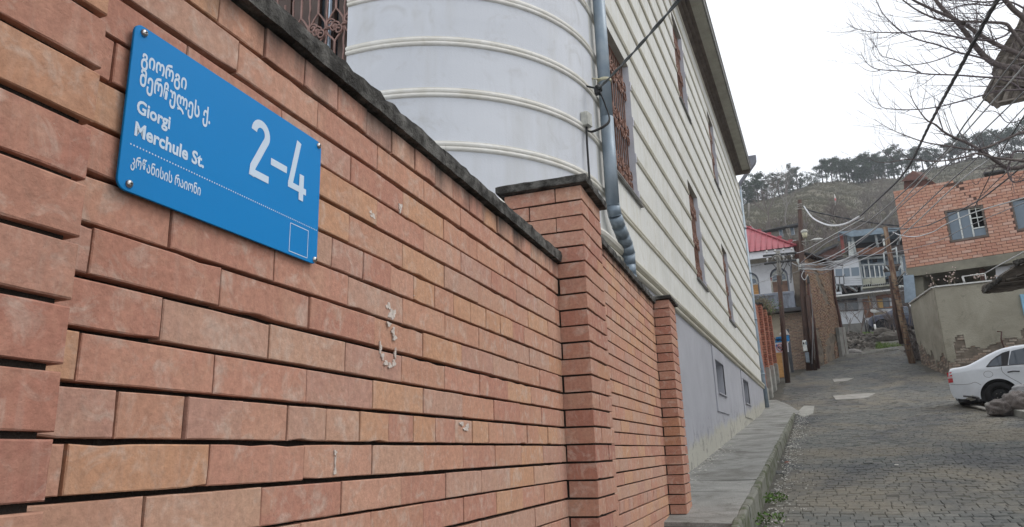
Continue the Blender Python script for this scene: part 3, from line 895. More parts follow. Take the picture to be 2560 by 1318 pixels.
# far drainpipe at the upper end of the facade
fp = empty('drainpipe', (-1.46, 22.2, 2.5), 'grey drainpipe at the far corner of the cream house, below a bent funnel', 'drainpipe', 'drainpipes of the cream house')
mb = MB(); mb.tube([(-1.52, 22.12, 9.35), (-1.51, 22.12, 4.3), (-1.47, 22.12, 3.7), (-1.45, 22.12, 2.55)], .075, 14); mb.build('pipe', M['zinc'], fp)
for z in (3.6, 5.2, 6.6, 8.0): 
    mb = MB(); mb.tube([(-1.51 if z > 4 else -1.465, 22.12, z), (-1.51 if z > 4 else -1.465, 22.12, z + .06)], .083, 14); mb.build('joint_ring', M['zinc'], fp)
M['grey_sheet'] = simple('grey_sheet', (.17, .175, .20), .5, .2, var=.1)
mb = MB()
def loft(mb, rings):
    n = len(rings[0]); vs = [v for r_ in rings for v in r_]
    fs = [(r_*n+i, r_*n+(i+1) % n, (r_+1)*n+(i+1) % n, (r_+1)*n+i) for r_ in range(len(rings)-1) for i in range(n)]
    fs += [tuple(range(n))[::-1], tuple((len(rings)-1)*n+i for i in range(n))]
    mb.add(vs, fs)
sq = lambda c, hx, hy, tx=0, tz=0: [Vector((c[0]-hx, c[1]-hy, c[2]-tz)), Vector((c[0]+hx, c[1]-hy, c[2]+tz)), Vector((c[0]+hx, c[1]+hy, c[2]+tz)), Vector((c[0]-hx, c[1]+hy, c[2]-tz))]
loft(mb, [sq((-1.02, 22.15, 10.28), .11, .10), sq((-1.02, 22.15, 10.12), .10, .09), sq((-1.05, 22.15, 9.98), .09, .09, tz=.05), sq((-1.40, 22.15, 9.56), .08, .08, tz=.04), sq((-1.52, 22.13, 9.40), .06, .06), sq((-1.52, 22.12, 9.25), .06, .06)])
mb.build('funnel', M['grey_sheet'], fp)

# junction box, cable anchor and cables
M['black_rubber'] = simple('black_rubber', (.012, .012, .013), .5, var=.1, bs=0)
M['box_plastic'] = simple('box_plastic', (.42, .42, .38), .5, scale=15, var=.2)
jb = empty('junction_box', (-1.47, 5.31, 4.2), 'small pale grey electrical junction box on the corner wall, left of the drainpipe', 'junction box')
jw = arcp(.115, RB, 4.19); 
Mj = Matrix.Translation(jw) @ Matrix.Rotation(-.115 * math.pi / 2, 4, 'Z')
mb = MB(); mb.bbox((.0, -.045, 0), (.055, .045, .125), .006, Mj); mb.build('box', M['box_plastic'], jb)
mb = MB(); mb.bbox((.055, -.041, .004), (.064, .041, .121), .003, Mj); mb.build('lid', M['box_plastic'], jb)
def catenary(a, b_, sag, n=24):
    a, b_ = Vector(a), Vector(b_)
    return [a.lerp(b_, i/n) - UP * (4 * sag * (i/n) * (1 - i/n)) for i in range(n+1)]
anc = Vector((-1.40, 5.42, 4.56))
mb = MB(); mb.ball(anc, .033, 9, 6, (1, 1, 1.25), .25); mb.box((anc.x-.03, anc.y-.03, anc.z-.05), (anc.x+.02, anc.y+.02, anc.z+.0)); 
mb.tube([anc, (XF - .0, 5.40, 4.60)], .008, 6)
tag(mb.build('cable_clamp', M['black_rubber']), 'black cable clamp bundle beside the clamp ring of the near drainpipe', 'cable clamp')
def bez(pts, n=10):
    """smooth path through points"""
    P_ = [Vector(p) for p in pts]; o = []
    for i in range(len(P_) - 1):
        p0, p1, p2, p3 = P_[max(i-1, 0)], P_[i], P_[i+1], P_[min(i+2, len(P_)-1)]
        for k in range(n):
            t = k / n
            o.append(.5 * ((2*p1) + (p2-p0)*t + (2*p0-5*p1+4*p2-p3)*t*t + (-p0+3*p1-3*p2+p3)*t**3))
    o.append(P_[-1]); return o
jbp = Mj @ Vector((.03, 0, 0))
for k, (dx, lab) in enumerate(((.0, 'outer'), (.02, 'inner'))):
    mb = MB(); mb.tube(bez([anc, anc + Vector((.03, .07, -.12)), anc + Vector((.05, .10 - dx, -.27)), jbp + Vector((.05, .05 - dx, -.03)), jbp + Vector((0, .0, -.03)), jbp]), .0065, 6)
    tag(mb.build('looped_cable', M['black_rubber']), '%s black cable looping from the clamp into the junction box' % lab, 'cable')
mb = MB(); mb.tube(bez([jbp, jbp + Vector((.0, -.02, -.2)), jbp + Vector((.01, -.03, -.9))]), .009, 7)
tag(mb.build('hanging_cable', M['black_rubber']), 'black cable hanging from the junction box down behind the pillar cap', 'cable')
# twisted service cable going up and away over the street
far = ray(1664, 0); tgt = EYE + far * (3.6 / far.y); tgt = anc + (tgt - anc) * 3.0
mb = MB(); c1 = catenary(anc, tgt, .10, 90); 
for ph in (0, math.pi):
    pts = []
    for i, p in enumerate(c1):
        a = i * .55 + ph; pts.append(p + Vector((math.cos(a), 0, math.sin(a))) * .0065)
    mb.tube(pts, .006, 6)
M['grey_cable'] = simple('grey_cable', (.07, .08, .08), .5, var=.2, bs=0)
tag(mb.build('service_cable', M['grey_cable']), 'thick twisted cable rising from the drainpipe clamp across the cream facade', 'cable')
# ================================================================== ground
KN = [(-8,-2.2),(0,-1.45),(8.6,-.47),(17,.42),(22,.98),(27,1.8),(32,2.85),(36,3.75),(40,4.6),(46,5.85),(52,6.9),(60,8.3),(75,11.5)]
def g0(Y):
    for (a, ga), (b_, gb) in zip(KN, KN[1:]):
        if Y <= b_: return ga + (gb - ga) * (Y - a) / (b_ - a)
    return KN[-1][1] + (Y - 75) * .25
def gs(Y): return (g0(Y - .8) + 2 * g0(Y) + g0(Y + .8)) / 4
def gz(X, Y): return 1.6 + gs(Y) + .015 * min(max(X - .5, 0), 6)
def ground_at(x, y):
    """where a sight line meets the street"""
    r = ray(x, y); t = 3.0
    while t < 90:
        if EYE.z + r.z / r.y * t <= gz(r.x / r.y * t, t): return Vector((r.x / r.y * t, t, gz(r.x / r.y * t, t)))
        t += .02
    return Vector((r.x / r.y * 40, 40, gz(0, 40)))

def street_mat():
    mt, nt, b = nodes_of('street_dirt')
    p = pos(nt); n1 = noise_t(nt, p, 1.1, 7, .65, .4)
    base = ramp(nt, n1, [(.3, (.062, .059, .050)), (.55, (.088, .082, .067)), (.75, (.12, .107, .085))])
    base = mixc(nt, base, ramp(nt, noise_t(nt, p, 60, 4, .7), [(.3, .7), (.7, 1.25)]), 1.0, 'MULTIPLY')
    nt.links.new(base, b.inputs['Base Color']); b.inputs['Roughness'].default_value = .95
    bump(nt, b, noise_t(nt, p, 40, 6, .7), .6, .02)
    return mt
def sett_mat():
    mt, nt, b = nodes_of('setts')
    p = pos(nt); rid = isl(nt)
    base = ramp(nt, rid, [(0, (.090, .096, .090)), (.5, (.118, .120, .110)), (1, (.155, .152, .137))])
    n1 = noise_t(nt, p, .55, 6, .6, .6)
    base = mixc(nt, base, (.175, .155, .118), ramp(nt, n1, [(.44, 0), (.60, .85)]))
    n0 = noise_t(nt, pos(nt, (.8, .5, 1)), .8, 6, .65, .6)
    base = mixc(nt, base, (.058, .062, .068), ramp(nt, n0, [(.47, 0), (.60, .7)]))
    n2 = noise_t(nt, p, 30, 4, .7)
    base = mixc(nt, base, ramp(nt, n2, [(.3, .72), (.7, 1.25)]), 1.0, 'MULTIPLY')
    n3 = noise_t(nt, p, 5.5, 6, .8, 1.5)
    base = mixc(nt, base, (.22, .21, .185), ramp(nt, n3, [(.66, 0), (.72, .5)]))
    nt.links.new(base, b.inputs['Base Color']); b.inputs['Roughness'].default_value = .72; b.inputs['Specular IOR Level'].default_value = .35
    bump(nt, b, noise_t(nt, p, 55, 5, .7), .5, .012)
    return mt
M['street'] = street_mat(); M['setts'] = sett_mat()
M['soil'] = simple('soil', (.13, .115, .085), .95, scale=3, bs=.8, bscale=25, col2=(.085, .08, .055))
M['concrete_old'] = simple('concrete_old', (.27, .265, .245), .9, scale=3, bs=.6, bscale=45, col2=(.15, .15, .14), lo=.38, hi=.7)
M['concrete_mid'] = simple('concrete_mid', (.30, .295, .27), .9, scale=5, bs=.5, bscale=60, var=.2)
M['grass'] = simple('grass', (.10, .16, .03), .7, scale=12, bs=0, var=.4)
M['weed'] = simple('weed', (.07, .13, .025), .6, scale=30, bs=0, var=.5)

mb = MB()
ys = [-6 + i * .5 for i in range(0, 160)]; xs = [-14, -9, -5, -3, -2, -1.52] + [-1.4 + .35 * i for i in range(36)] + [12.5, 16, 22, 30]
for y in ys:
    for x in xs:
        z = gz(x, y) + noise.noise((x * .9, y * .9, 0)) * .015
        if x < -1.45 or x > 5.5: z -= .05
        mb.v.append((x, y, z))
nx = len(xs)
for j in range(len(ys) - 1):
    for i in range(nx - 1):
        mb.f.append((j*nx+i, j*nx+i+1, (j+1)*nx+i+1, (j+1)*nx+i)); mb.sm.append(True)
street = mb.build('street', M['street'], kind='structure')

# setts laid in running courses across the street
rnd = random.Random(11)
setts = []
def in_street(x, y):
    r_edge = 7.5 if y < 26 else (7.5 - (y - 26) * 1.0 if y < 29.5 else 3.6 + .0 * y)
    l_edge = -.60 if y < 20.5 else (-.6 - (y - 20.5) * .16 if y < 24 else (-1.2 if y < 31 else -.9 + (y - 31) * .28))
    if y > 36.5: l_edge = .9 + (y - 36.5) * .9; 
    return l_edge < x < r_edge
y = 5.3; row = 0
while y < 40:
    dy = rnd.uniform(.105, .130) * (1 if y < 20 else 1.5)
    x = -1.2 + (row % 2) * .055 + rnd.uniform(-.02, .02)
    skew = .03 * math.sin(y * .6)
    while x < 7.6:
        dx = rnd.uniform(.090, .145) * (1 if y < 20 else 1.5)
        if in_street(x + dx/2, y + dy/2 + skew * x) and rnd.random() > .004: setts.append((x, y + skew * x + .012 * math.sin(x * 1.3), dx, dy))
        x += dx
    y += dy; row += 1
def sett_geo(mb, x, y, dx, dy, rnd, local=None):
    g = .0022; b_ = .006
    x0, x1, y0, y1 = x + g*rnd.uniform(.4, 1.6), x + dx - g*rnd.uniform(.4, 1.6), y + g*rnd.uniform(.4, 1.6), y + dy - g*rnd.uniform(.4, 1.6)
    cx, cy = (x0+x1)/2, (y0+y1)/2
    big = noise.noise((cx * 1.7, cy * 1.7, 5.0)) * .008
    h = .010 + rnd.uniform(-.004, .004) + big * .5; tx, ty = rnd.uniform(-.04, .04), rnd.uniform(-.05, .05)
    def z(a, c, hh): return gz(a, c) + hh + (a - cx) * tx + (c - cy) * ty
    lo = [(x0, y0), (x1, y0), (x1, y1), (x0, y1)]
    j = lambda: rnd.uniform(-.004, .004)
    up = [(x0+b_+j(), y0+b_+j()), (x1-b_+j(), y0+b_+j()), (x1-b_+j(), y1-b_+j()), (x0+b_+j(), y1-b_+j())]
    o = local or Vector()
    vs = [Vector((a, c, gz(a, c) - .01)) - o for a, c in lo] + [Vector((a + j()*.5, c + j()*.5, z(a, c, h - b_))) - o for a, c in lo] + [Vector((a, c, z(a, c, h))) - o for a, c in up]
    fs = [(0,1,5,4),(1,2,6,5),(2,3,7,6),(3,0,4,7),(4,5,9,8),(5,6,10,9),(6,7,11,10),(7,4,8,11),(8,9,10,11)]
    mb.add(vs, fs)
def seen(s):
    v = Vector((s[0], s[1], gz(s[0], s[1]))) - EYE
    c = [sum(RC[r][k] * v[r] for r in range(3)) for k in range(3)]
    if c[2] < .1: return 1e9
    px, py = 1280 + F*c[0]/c[2], 659 + F*c[1]/c[2]
    return c[2] + (0 if 0 < px < 2600 and py < 1345 else 500)
setts.sort(key=seen)
rest = MB()
for i, (x, y, dx, dy) in enumerate(setts):
    if i < 300:
        o = Vector((x + dx/2, y + dy/2, gz(x, y))); mb = MB(); sett_geo(mb, x, y, dx, dy, rnd, o)
        part(mb.mesh('paving_sett', M['setts']), 'paving_sett', street, Matrix.Translation(o))
    else: sett_geo(rest, x, y, dx, dy, rnd)
rest.build('paving_sett', M['setts'], street, kind='stuff')

# raised pavement along the house: worn concrete slabs and a mossy kerb
def pz(Y): return 1.34 + .094 * (Y - 8.6)
def pave_mat():
    mt, nt, b = nodes_of('pavement')
    p = pos(nt); n1 = noise_t(nt, p, 1.6, 7, .65, .6)
    base = ramp(nt, n1, [(.32, (.14, .135, .12)), (.5, (.25, .25, .235)), (.7, (.33, .325, .305))])
    base = mixc(nt, base, (.10, .095, .075), ramp(nt, noise_t(nt, p, 4, 7, .75, 1.0), [(.54, 0), (.68, .7)]))
    base = mixc(nt, base, (.40, .39, .37), ramp(nt, noise_t(nt, pos(nt, (1.0, .6, 1)), 7, 6, .8, 1.5), [(.66, 0), (.71, .7)]))
    base = mixc(nt, base, ramp(nt, noise_t(nt, p, 120, 3, .7), [(.3, .7), (.7, 1.25)]), 1.0, 'MULTIPLY')
    nt.links.new(base, b.inputs['Base Color']); b.inputs['Roughness'].default_value = .9
    bump(nt, b, noise_t(nt, p, 60, 6, .75), .7, .012)
    return mt
M['pavement'] = pave_mat()
mb = MB(); n = 30
core_v = []
for i in range(n + 1):
    Y = 5.78 + (21.8 - 5.78) * i / n
    for X, dz in ((-1.52, -.30), (-1.52, -.02), (-.72, -.03), (-.72, -.30)): core_v.append((X, Y, pz(Y) + dz))
fs = [(4*i+k, 4*i+4+k, 4*i+5+k, 4*i+1+k) for i in range(n) for k in range(3)] + [(0, 1, 2, 3), (4*n, 4*n+3, 4*n+2, 4*n+1)]
mb.add(core_v, fs); side = mb.build('sidewalk', M['concrete_old'], kind='structure')
cuts = [5.78, 7.25, 8.05, 9.55, 10.9, 12.4, 13.9, 15.5, 17.0, 18.6, 20.2, 21.6]
for a, b_ in zip(cuts, cuts[1:]):
    mb = MB(); m_ = 6; rn = random.Random(int(a * 100)); t0, t1 = rn.uniform(-.008, .008), rn.uniform(-.008, .008)
    ny = 8; g_ = .007
    vs = []; 
    for j in range(ny + 1):
        Y = a + g_ + (b_ - a - 2*g_) * j / ny
        for i in range(m_ + 1):
            X = -1.505 + (.80) * i / m_
            e = noise.noise((X * 3, Y * 3, 2)) * .008
            ragged = noise.noise((Y * 5, 3, 1)) * .018 if i == m_ else 0
            vs.append((X + ragged, Y + (noise.noise((X*6, a, 0)) * .010 if j in (0, ny) else 0), pz(Y) + t0 * (j/ny - .5) + t1 * (i/m_ - .5) + e))
    k = len(vs); vs += [(v[0], v[1], v[2] - .06) for v in vs]
    W_ = m_ + 1
    fs = [(j*W_+i, j*W_+i+1, (j+1)*W_+i+1, (j+1)*W_+i) for j in range(ny) for i in range(m_)]
    rim = [i for i in range(W_)] + [j*W_+m_ for j in range(1, ny+1)] + [ny*W_+i for i in range(m_-1, -1, -1)] + [j*W_ for j in range(ny-1, 0, -1)]
    for q in range(len(rim)):
        r0, r1 = rim[q], rim[(q+1) % len(rim)]; fs.append((r0, k + r0, k + r1, r1))
    mb.add(vs, fs); mb.build('slab', M['pavement'], side)
M['kerb'] = simple('kerb', (.19, .19, .165), .92, scale=7, bs=.7, bscale=60, col2=(.075, .085, .045), lo=.42, hi=.62)
ky = 5.6
rn = random.Random(5)
while ky < 19.8:
    L = rn.uniform(.75, 1.05); mb = MB(); ny = 8; vs = []
    lean = rn.uniform(-.012, .012)
    for j in range(ny + 1):
        Y = ky + .006 + (L - .012) * j / ny
        top = pz(Y) + .004 + noise.noise((Y * 4, 0, 7)) * .012; bot = min(gz(-.6, Y) - .03, top - .03)
        n_ = noise.noise((Y * 5, 1, 3)) * .012
        vs += [(-.715, Y, bot), (-.712 + n_, Y, top - .006), (-.70 + n_, Y, top), (-.672 + n_ + lean, Y, top - .002), (-.660 + n_ + lean, Y, top - .018), (-.650 + n_, Y, bot)]
    fs = [(6*j+k, 6*j+6+k, 6*j+7+k, 6*j+1+k) for j in range(ny) for k in range(5)] + [(0,1,2,3,4,5), tuple(6*ny+k for k in range(5, -1, -1))]
    mb.add([(a, b2, c) for a, b2, c in vs], fs); mb.build('kerbstone', M['kerb'], side)
    ky += L

# weeds and dry litter along the kerb
def leaf_clump(mb, c, n, R, h, rn, size=.02):
    for _ in range(n):
        a = rn.uniform(0, 6.28); rr_ = R * rn.random() ** .5
        p = Vector(c) + Vector((math.cos(a) * rr_ * .5, math.sin(a) * rr_ * 1.2, rn.random() * h))
        d = Vector((rn.uniform(-1, 1), rn.uniform(-1, 1), rn.uniform(.1, 1))).normalized(); s_ = size * rn.uniform(.5, 1.3)
        e = d.cross(Vector((rn.uniform(-1, 1), rn.uniform(-1, 1), .3))).normalized()
        mb.add([p, p + d*s_ + e*s_*.45, p + d*s_*2, p + d*s_ - e*s_*.45], [(0, 1, 2, 3)])
for (yy, nn, R, lab) in ((7.95, 160, .32, 'green leafy weeds growing against the kerb, farther clump'), (7.0, 130, .35, 'green leafy weeds growing against the kerb, nearer clump')):
    mb = MB(); leaf_clump(mb, (-.585, yy, gz(-.58, yy) + .02), nn, R, .07, rn)
    tag(mb.build('weed', M['weed']), lab, 'weed', kind='stuff')
M['stone_grey'] = simple('stone_grey', (.24, .23, .22), .9, scale=20, bs=.5, var=.25)
M['stone_red'] = simple('stone_red', (.28, .14, .11), .9, scale=20, bs=.5, var=.25)
M['litter'] = simple('litter', (.62, .60, .56), .8, var=.1)
def pebble(x, y, r_, mat, lab, name='pebble', sc=(1.2, .9, .6)):
    g_ = ground_at(x, y); mb = MB(); mb.ball(g_ + Vector((0, 0, .02 + r_ * .3)), r_, 8, 6, sc, .15)
    tag(mb.build(name, mat), lab, 'stone' if name == 'pebble' else 'litter')
pebble(1939, 1162, .042, M['stone_grey'], 'round grey stone lying against the kerb')
pebble(1968, 1162, .03, M['stone_red'], 'small reddish brick fragment lying on the setts beside the kerb')
pebble(1976, 1121, .03, M['litter'], 'crumpled pale scrap on the dirt beside the kerb', 'paper_scrap', (1.6, .9, .3))
pebble(2242, 1168, .022, M['litter'], 'small white scrap lying on the open setts', 'paper_scrap', (1.2, .9, .4))
mb = MB()
for _ in range(700):
    s_ = rn.random()
    Y = rn.uniform(6, 20); X = -.60 + abs(rn.gauss(0, .14)); r_ = rn.uniform(.003, .010)
    mb.ball((X, Y, gz(X, Y) + .032), r_, 4, 3, (1.3, 1, .5), .3)
for _ in range(170):
    Y = rn.uniform(5.9, 12); X = -1.5 + abs(rn.gauss(0, .10)); r_ = rn.uniform(.004, .014)
    mb.ball((X, Y, pz(Y) + .006), r_, 4, 3, (1.5, 1, .35), .3)
tag(mb.build('grit', M['litter']), 'loose grit and plaster crumbs along kerb and house foot', 'grit', kind='stuff')
# concrete patches sunk in the setts
def patch(px, lab, mat):
    pts = [ground_at(*p) for p in px]; mb = MB()
    top = [p + Vector((0, 0, .030)) for p in pts]; mb.prism(top, (0, 0, -.08))
    tag(mb.build('concrete_patch', mat), lab, 'patch')
M['patch_pale'] = simple('patch_pale', (.30, .29, .265), .9, scale=4, bs=.4, var=.15)
patch([(2082, 992), (2090, 1002), (2150, 999), (2172, 995), (2190, 985), (2140, 987)], 'large pale concrete trench cover set in the street setts', M['patch_pale'])
patch([(2082, 950), (2086, 957), (2118, 954), (2136, 947)], 'small pale concrete patch farther up the street', M['patch_pale'])
patch([(1990, 1037), (2010, 1045), (2033, 1037), (2036, 1018), (2010, 1017), (2003, 1024)], 'broken pale concrete remnant at the upper end of the kerb', M['concrete_mid'])
mb = MB()   # apron joining pavement and street at the upper end
pts = [(-1.52, 20.0), (-.62, 19.9), (-.55, 20.6), (-.9, 23.0), (-1.3, 24.5), (-1.52, 24.5)]
mb.prism([(x, y, max(gz(x, y) + .045, pz(min(y, 21.9)) - .01 if y < 21 else 0)) for x, y in pts], (0, 0, -.2)); mb.build('apron', M['pavement'], side)
# ================================================================== upper left side of the street
FW = ['brick_far']
M['brick_red'] = brick_mat('brick_red', cols=[(.36,.12,.075),(.40,.14,.085),(.31,.10,.07),(.43,.17,.11),(.34,.115,.075)])
M['old_brick'] = brick_mat('old_brick', cols=[(.30,.20,.13),(.34,.225,.145),(.26,.17,.12),(.24,.16,.12),(.37,.25,.16),(.30,.17,.12),(.33,.24,.17)])
M['old_brick_dark'] = brick_mat('old_brick_dark', cols=[(.20,.145,.115),(.24,.17,.13),(.17,.125,.10),(.27,.19,.14),(.20,.14,.11)])
M['old_mortar'] = simple('old_mortar', (.15,.125,.10), .95, scale=4, var=.3, bs=.6, bscale=40)
def plast(name, c1, c2, sc=1.2, streak=None):
    mt, nt, b = nodes_of(name)
    p = pos(nt); base = ramp(nt, noise_t(nt, p, sc, 7, .65, .8), [(.32, c1), (.68, c2)])
    base = mixc(nt, base, tuple(c * .55 for c in c2), ramp(nt, noise_t(nt, p, sc * 2.4, 7, .75, 1.6), [(.56, 0), (.70, .65)]))
    base = mixc(nt, base, tuple(min(.8, c * 1.35) for c in c1), ramp(nt, noise_t(nt, p, sc * 3.1, 6, .8, 2.0), [(.62, 0), (.72, .5)]))
    if streak: base = mixc(nt, base, streak, ramp(nt, noise_t(nt, pos(nt, (6, 6, .5)), 1, 5, .6), [(.5, 0), (.8, .6)]))
    nt.links.new(base, b.inputs['Base Color']); b.inputs['Roughness'].default_value = .92; b.inputs['Specular IOR Level'].default_value = .2
    bump(nt, b, noise_t(nt, p, 22, 7, .7), .5, .03)
    return mt
M['tan_plaster'] = plast('tan_plaster', (.40,.345,.265), (.30,.26,.20), 1.3)
M['old_plaster'] = plast('old_plaster', (.235,.19,.145), (.19,.155,.12), 1.6)
M['white_paint'] = plast('white_paint', (.70,.71,.74), (.60,.61,.64), .9)
M['red_roof'] = simple('red_roof', (.30,.066,.080), .5, scale=3, var=.12, bs=.05)
M['soffit_tan'] = simple('soffit_tan', (.38,.34,.27), .8, var=.1)
M['balcony_panel'] = simple('balcony_panel', (.16,.175,.205), .7, scale=9, var=.35, bs=.5, bscale=35, scl3=(1,1,.4))
M['balcony_rail'] = simple('balcony_rail', (.20,.22,.26), .6, var=.1)
M['board_orange'] = simple('board_orange', (.48,.26,.10), .7, scale=5, var=.2, scl3=(1,1,4))
M['board_brown'] = simple('board_brown', (.24,.15,.11), .7, scale=5, var=.2)
M['pole_wood'] = simple('pole_wood', (.085,.05,.038), .85, scale=12, col2=(.045,.03,.026), bs=.6, bscale=40, scl3=(1,1,.25))
M['pole_grey'] = simple('pole_grey', (.22,.21,.19), .85, scale=12, var=.3, bs=.5, scl3=(1,1,.3))
M['rust'] = simple('rust', (.115,.052,.04), .8, scale=10, col2=(.065,.035,.03), bs=.5, scl3=(1,1,.4))
M['dark_metal'] = simple('dark_metal', (.05,.05,.052), .6, var=.2)
M['grey_box'] = simple('grey_box', (.16,.19,.22), .5, var=.15)
M['white_box'] = simple('white_box', (.52,.54,.52), .5, scale=10, var=.25)
M['porcelain'] = simple('porcelain', (.5,.5,.48), .3, bs=0)
M['dark'] = simple('dark', (.010,.009,.009), .9, var=.2, bs=0)

# red brick fence with pillars on a concrete foot, climbing beside the street
fence = empty('brick_fence', (-1.5, 26, 3.0), 'dark red brick fence with stepped pillars on a concrete base beyond the cream house', 'fence')
def brick_face(mb, o, ax, out, W, H, bl, bh, rnd, rowskip=None, jit=.004, bond=.5, gap=.010, depth=.05, slope=0.0, wob=0.0, keep=None, sink=None):
    """courses of bricks over a rectangle: o bottom corner, ax along, out outward. returns list of (centre matrix, L, H)"""
    o = Vector(o); ax = Vector(ax).normalized(); out = Vector(out).normalized(); n = int(H / bh); res = []
    for k in range(n):
        x = -(bl * bond) * (k % 2) + rnd.uniform(-jit, jit) * 4
        while x < W:
            L = bl * rnd.uniform(.94, 1.06) if jit > .002 else bl
            a, b_ = max(0, x), min(W, x + L)
            if b_ - a > bl * .18 and (keep is None or keep((a+b_)/2, (k + .5) * bh)):
                z = k * bh + wob * math.sin((a+b_)/2 * 2.3 + k * .12) + slope * (a+b_)/2
                res.append((a + gap/2, z + gap/2, b_ - a - gap, bh - gap, rnd.uniform(-jit, jit) * 1.5))
            x += L
    for (a, z, L, h, pr) in res:
        p = o + ax * a + UP * z + out * pr
        # box: front at out
        v = [p, p + ax*L, p + ax*L + UP*h, p + UP*h]; c = .12 * h
        mid = (v[0] + v[2]) / 2
        f = [q + (mid - q).normalized() * c + out * 0 for q in v]
        bvs = [q - out * depth for q in v]; e = [q - out * c * .7 for q in v]
        mb.add(f + e + bvs, [(0,1,2,3)] + [(4+i, 4+(i+1) % 4, (i+1) % 4, i) for i in range(4)] + [(8+i, 8+(i+1) % 4, 4+(i+1) % 4, 4+i) for i in range(4)])
    return res
rn = random.Random(21)
FPX = [(26.0, 1.0), (27.9, 1.0), (29.9, 1.0)]
for i, (fy, _) in enumerate(FPX):
    fx = -1.52 + .04 * i; base = gz(fx, fy); top = [6.35, 6.55, 6.8][i]
    foot = MB(); foot.bbox((fx - .30, fy - .24, base - .4), (fx + .06, fy + .24, base + [.95, .85, .7][i]), .02); foot.build('concrete_foot', M['concrete_mid'], fence)
    col = MB(); brick_face(col, (fx - .28, fy - .22, base + [.95, .85, .7][i]), (1, 0, 0), (0, -1, 0), .32, top - base - .9 + .0*i, .16, .085, rn, gap=.012)
    brick_face(col, (fx + .04, fy - .22, base + [.95, .85, .7][i]), (0, 1, 0), (1, 0, 0), .44, top - base - .9, .22, .085, rn, gap=.012)
    col.build('brick', M['brick_red'], fence, kind='stuff')
    mor = MB(); mor.box((fx - .27, fy - .21, base), (fx + .025, fy + .21, top - .03)); mor.build('mortar', M['mortar'], fence)
    cap = MB(); cap.bbox((fx - .32, fy - .26, top - .02), (fx + .08, fy + .26, top + .05), .01); cap.build('cap', M['coping'], fence)
for i in range(3):
    y0 = 22.9 if i == 0 else FPX[i-1][0] + .24; y1 = FPX[i][0] - .24; fx = -1.60 + .04 * i; b0 = gz(fx, y0)
    top = [6.2, 6.4, 6.65][i]
    foot = MB(); foot.box((fx - .2, y0, b0 - .4), (fx + .03, y1, b0 + .75)); foot.build('concrete_foot', M['concrete_mid'], fence)
    pn = MB(); brick_face(pn, (fx, y0, b0 + .75), (0, 1, 0), (1, 0, 0), y1 - y0, top - b0 - .75, .24, .085, rn, gap=.012)
    pn.build('brick', M['brick_red'], fence, kind='stuff')
    mor = MB(); mor.box((fx - .2, y0, b0), (fx - .02, y1, top)); mor.build('mortar', M['mortar'], fence)
mb = MB()
for _ in range(420):
    yy = rn.uniform(25.6, 31); p = Vector((-1.55 + rn.gauss(0, .16), yy, 6.35 + (yy-25.6)*.09 + abs(rn.gauss(0, .14))))
    q = p + Vector((rn.uniform(-.2, .25), rn.uniform(-.2, .2), rn.uniform(-.25, .15)))
    mb.tube([p, (p+q)/2 + Vector((0, 0, .05)), q], .006, 3, cap=False)
M['dry_vine'] = simple('dry_vine', (.15,.125,.085), .9, scale=20, var=.4, bs=0)
tag(mb.build('dry_creeper', M['dry_vine']), 'tangle of dry creeper stems along the top of the red fence', 'creeper', kind='stuff')
mb = MB(); leaf_clump(mb, (-1.45, 28.0, 6.5), 260, 1.2, .28, rn, .035)
tag(mb.build('creeper_leaves', M['weed']), 'sparse green creeper leaves on top of the red fence', 'creeper', kind='stuff')
# orange door and grey gate leaf past the fence
dr = empty('street_door', (-1.35, 31.6, gz(-1.3, 31.6)), 'orange-brown wooden street door at the end of the red brick fence', 'door')
a = at(1940, 895, 30.9); b0_ = gz(-1.4, 30.9)
mb = MB(); mb.bbox((-1.60, 31.0, b0_ + .1), (-1.53, 32.0, b0_ + 1.2), .01); mb.bbox((-1.62, 31.0, b0_ + .05), (-1.24, 31.06, b0_ + 1.15), .01); mb.build('panel', M['board_orange'], dr)
mb = MB(); mb.bbox((-1.22, 30.97, b0_), (-1.16, 31.08, b0_ + 1.2), .01); mb.build('post', M['board_brown'], dr)

# ground floor of the corner building: tan plaster and courses of thin old brick
YW = 33.4
ob = empty('old_building', (0, 35, gz(0, 35)), 'old building with leaning walls of thin brown brick and crumbling tan plaster', 'building')
c1 = Vector((.02, YW, 0)); c2 = Vector((1.28, 37.6, 0)); zb = gz(-.3, YW) - .3
top1 = at(1990, 780, YW).z
mb = MB(); mb.box((-6.5, YW + .02, zb - 1), (-.02, YW + .35, top1)); mb.build('wall', M['tan_plaster'], ob)
# brick quoin on the front
mb = MB(); W_ = 1.30
brick_face(mb, (.02 - W_, YW - .0, zb), (1, 0, 0), (0, -1, 0), W_, top1 - zb - .05, .27, .0665, rn, jit=.010, wob=.02, gap=.020, depth=.06, keep=lambda x, z: x > .12 + .25 * noise.noise((z * 1.3, 2, 0)) + (.2 if z > 3.2 else 0))
mb.build('brick', M['old_brick_dark'], ob, kind='stuff')
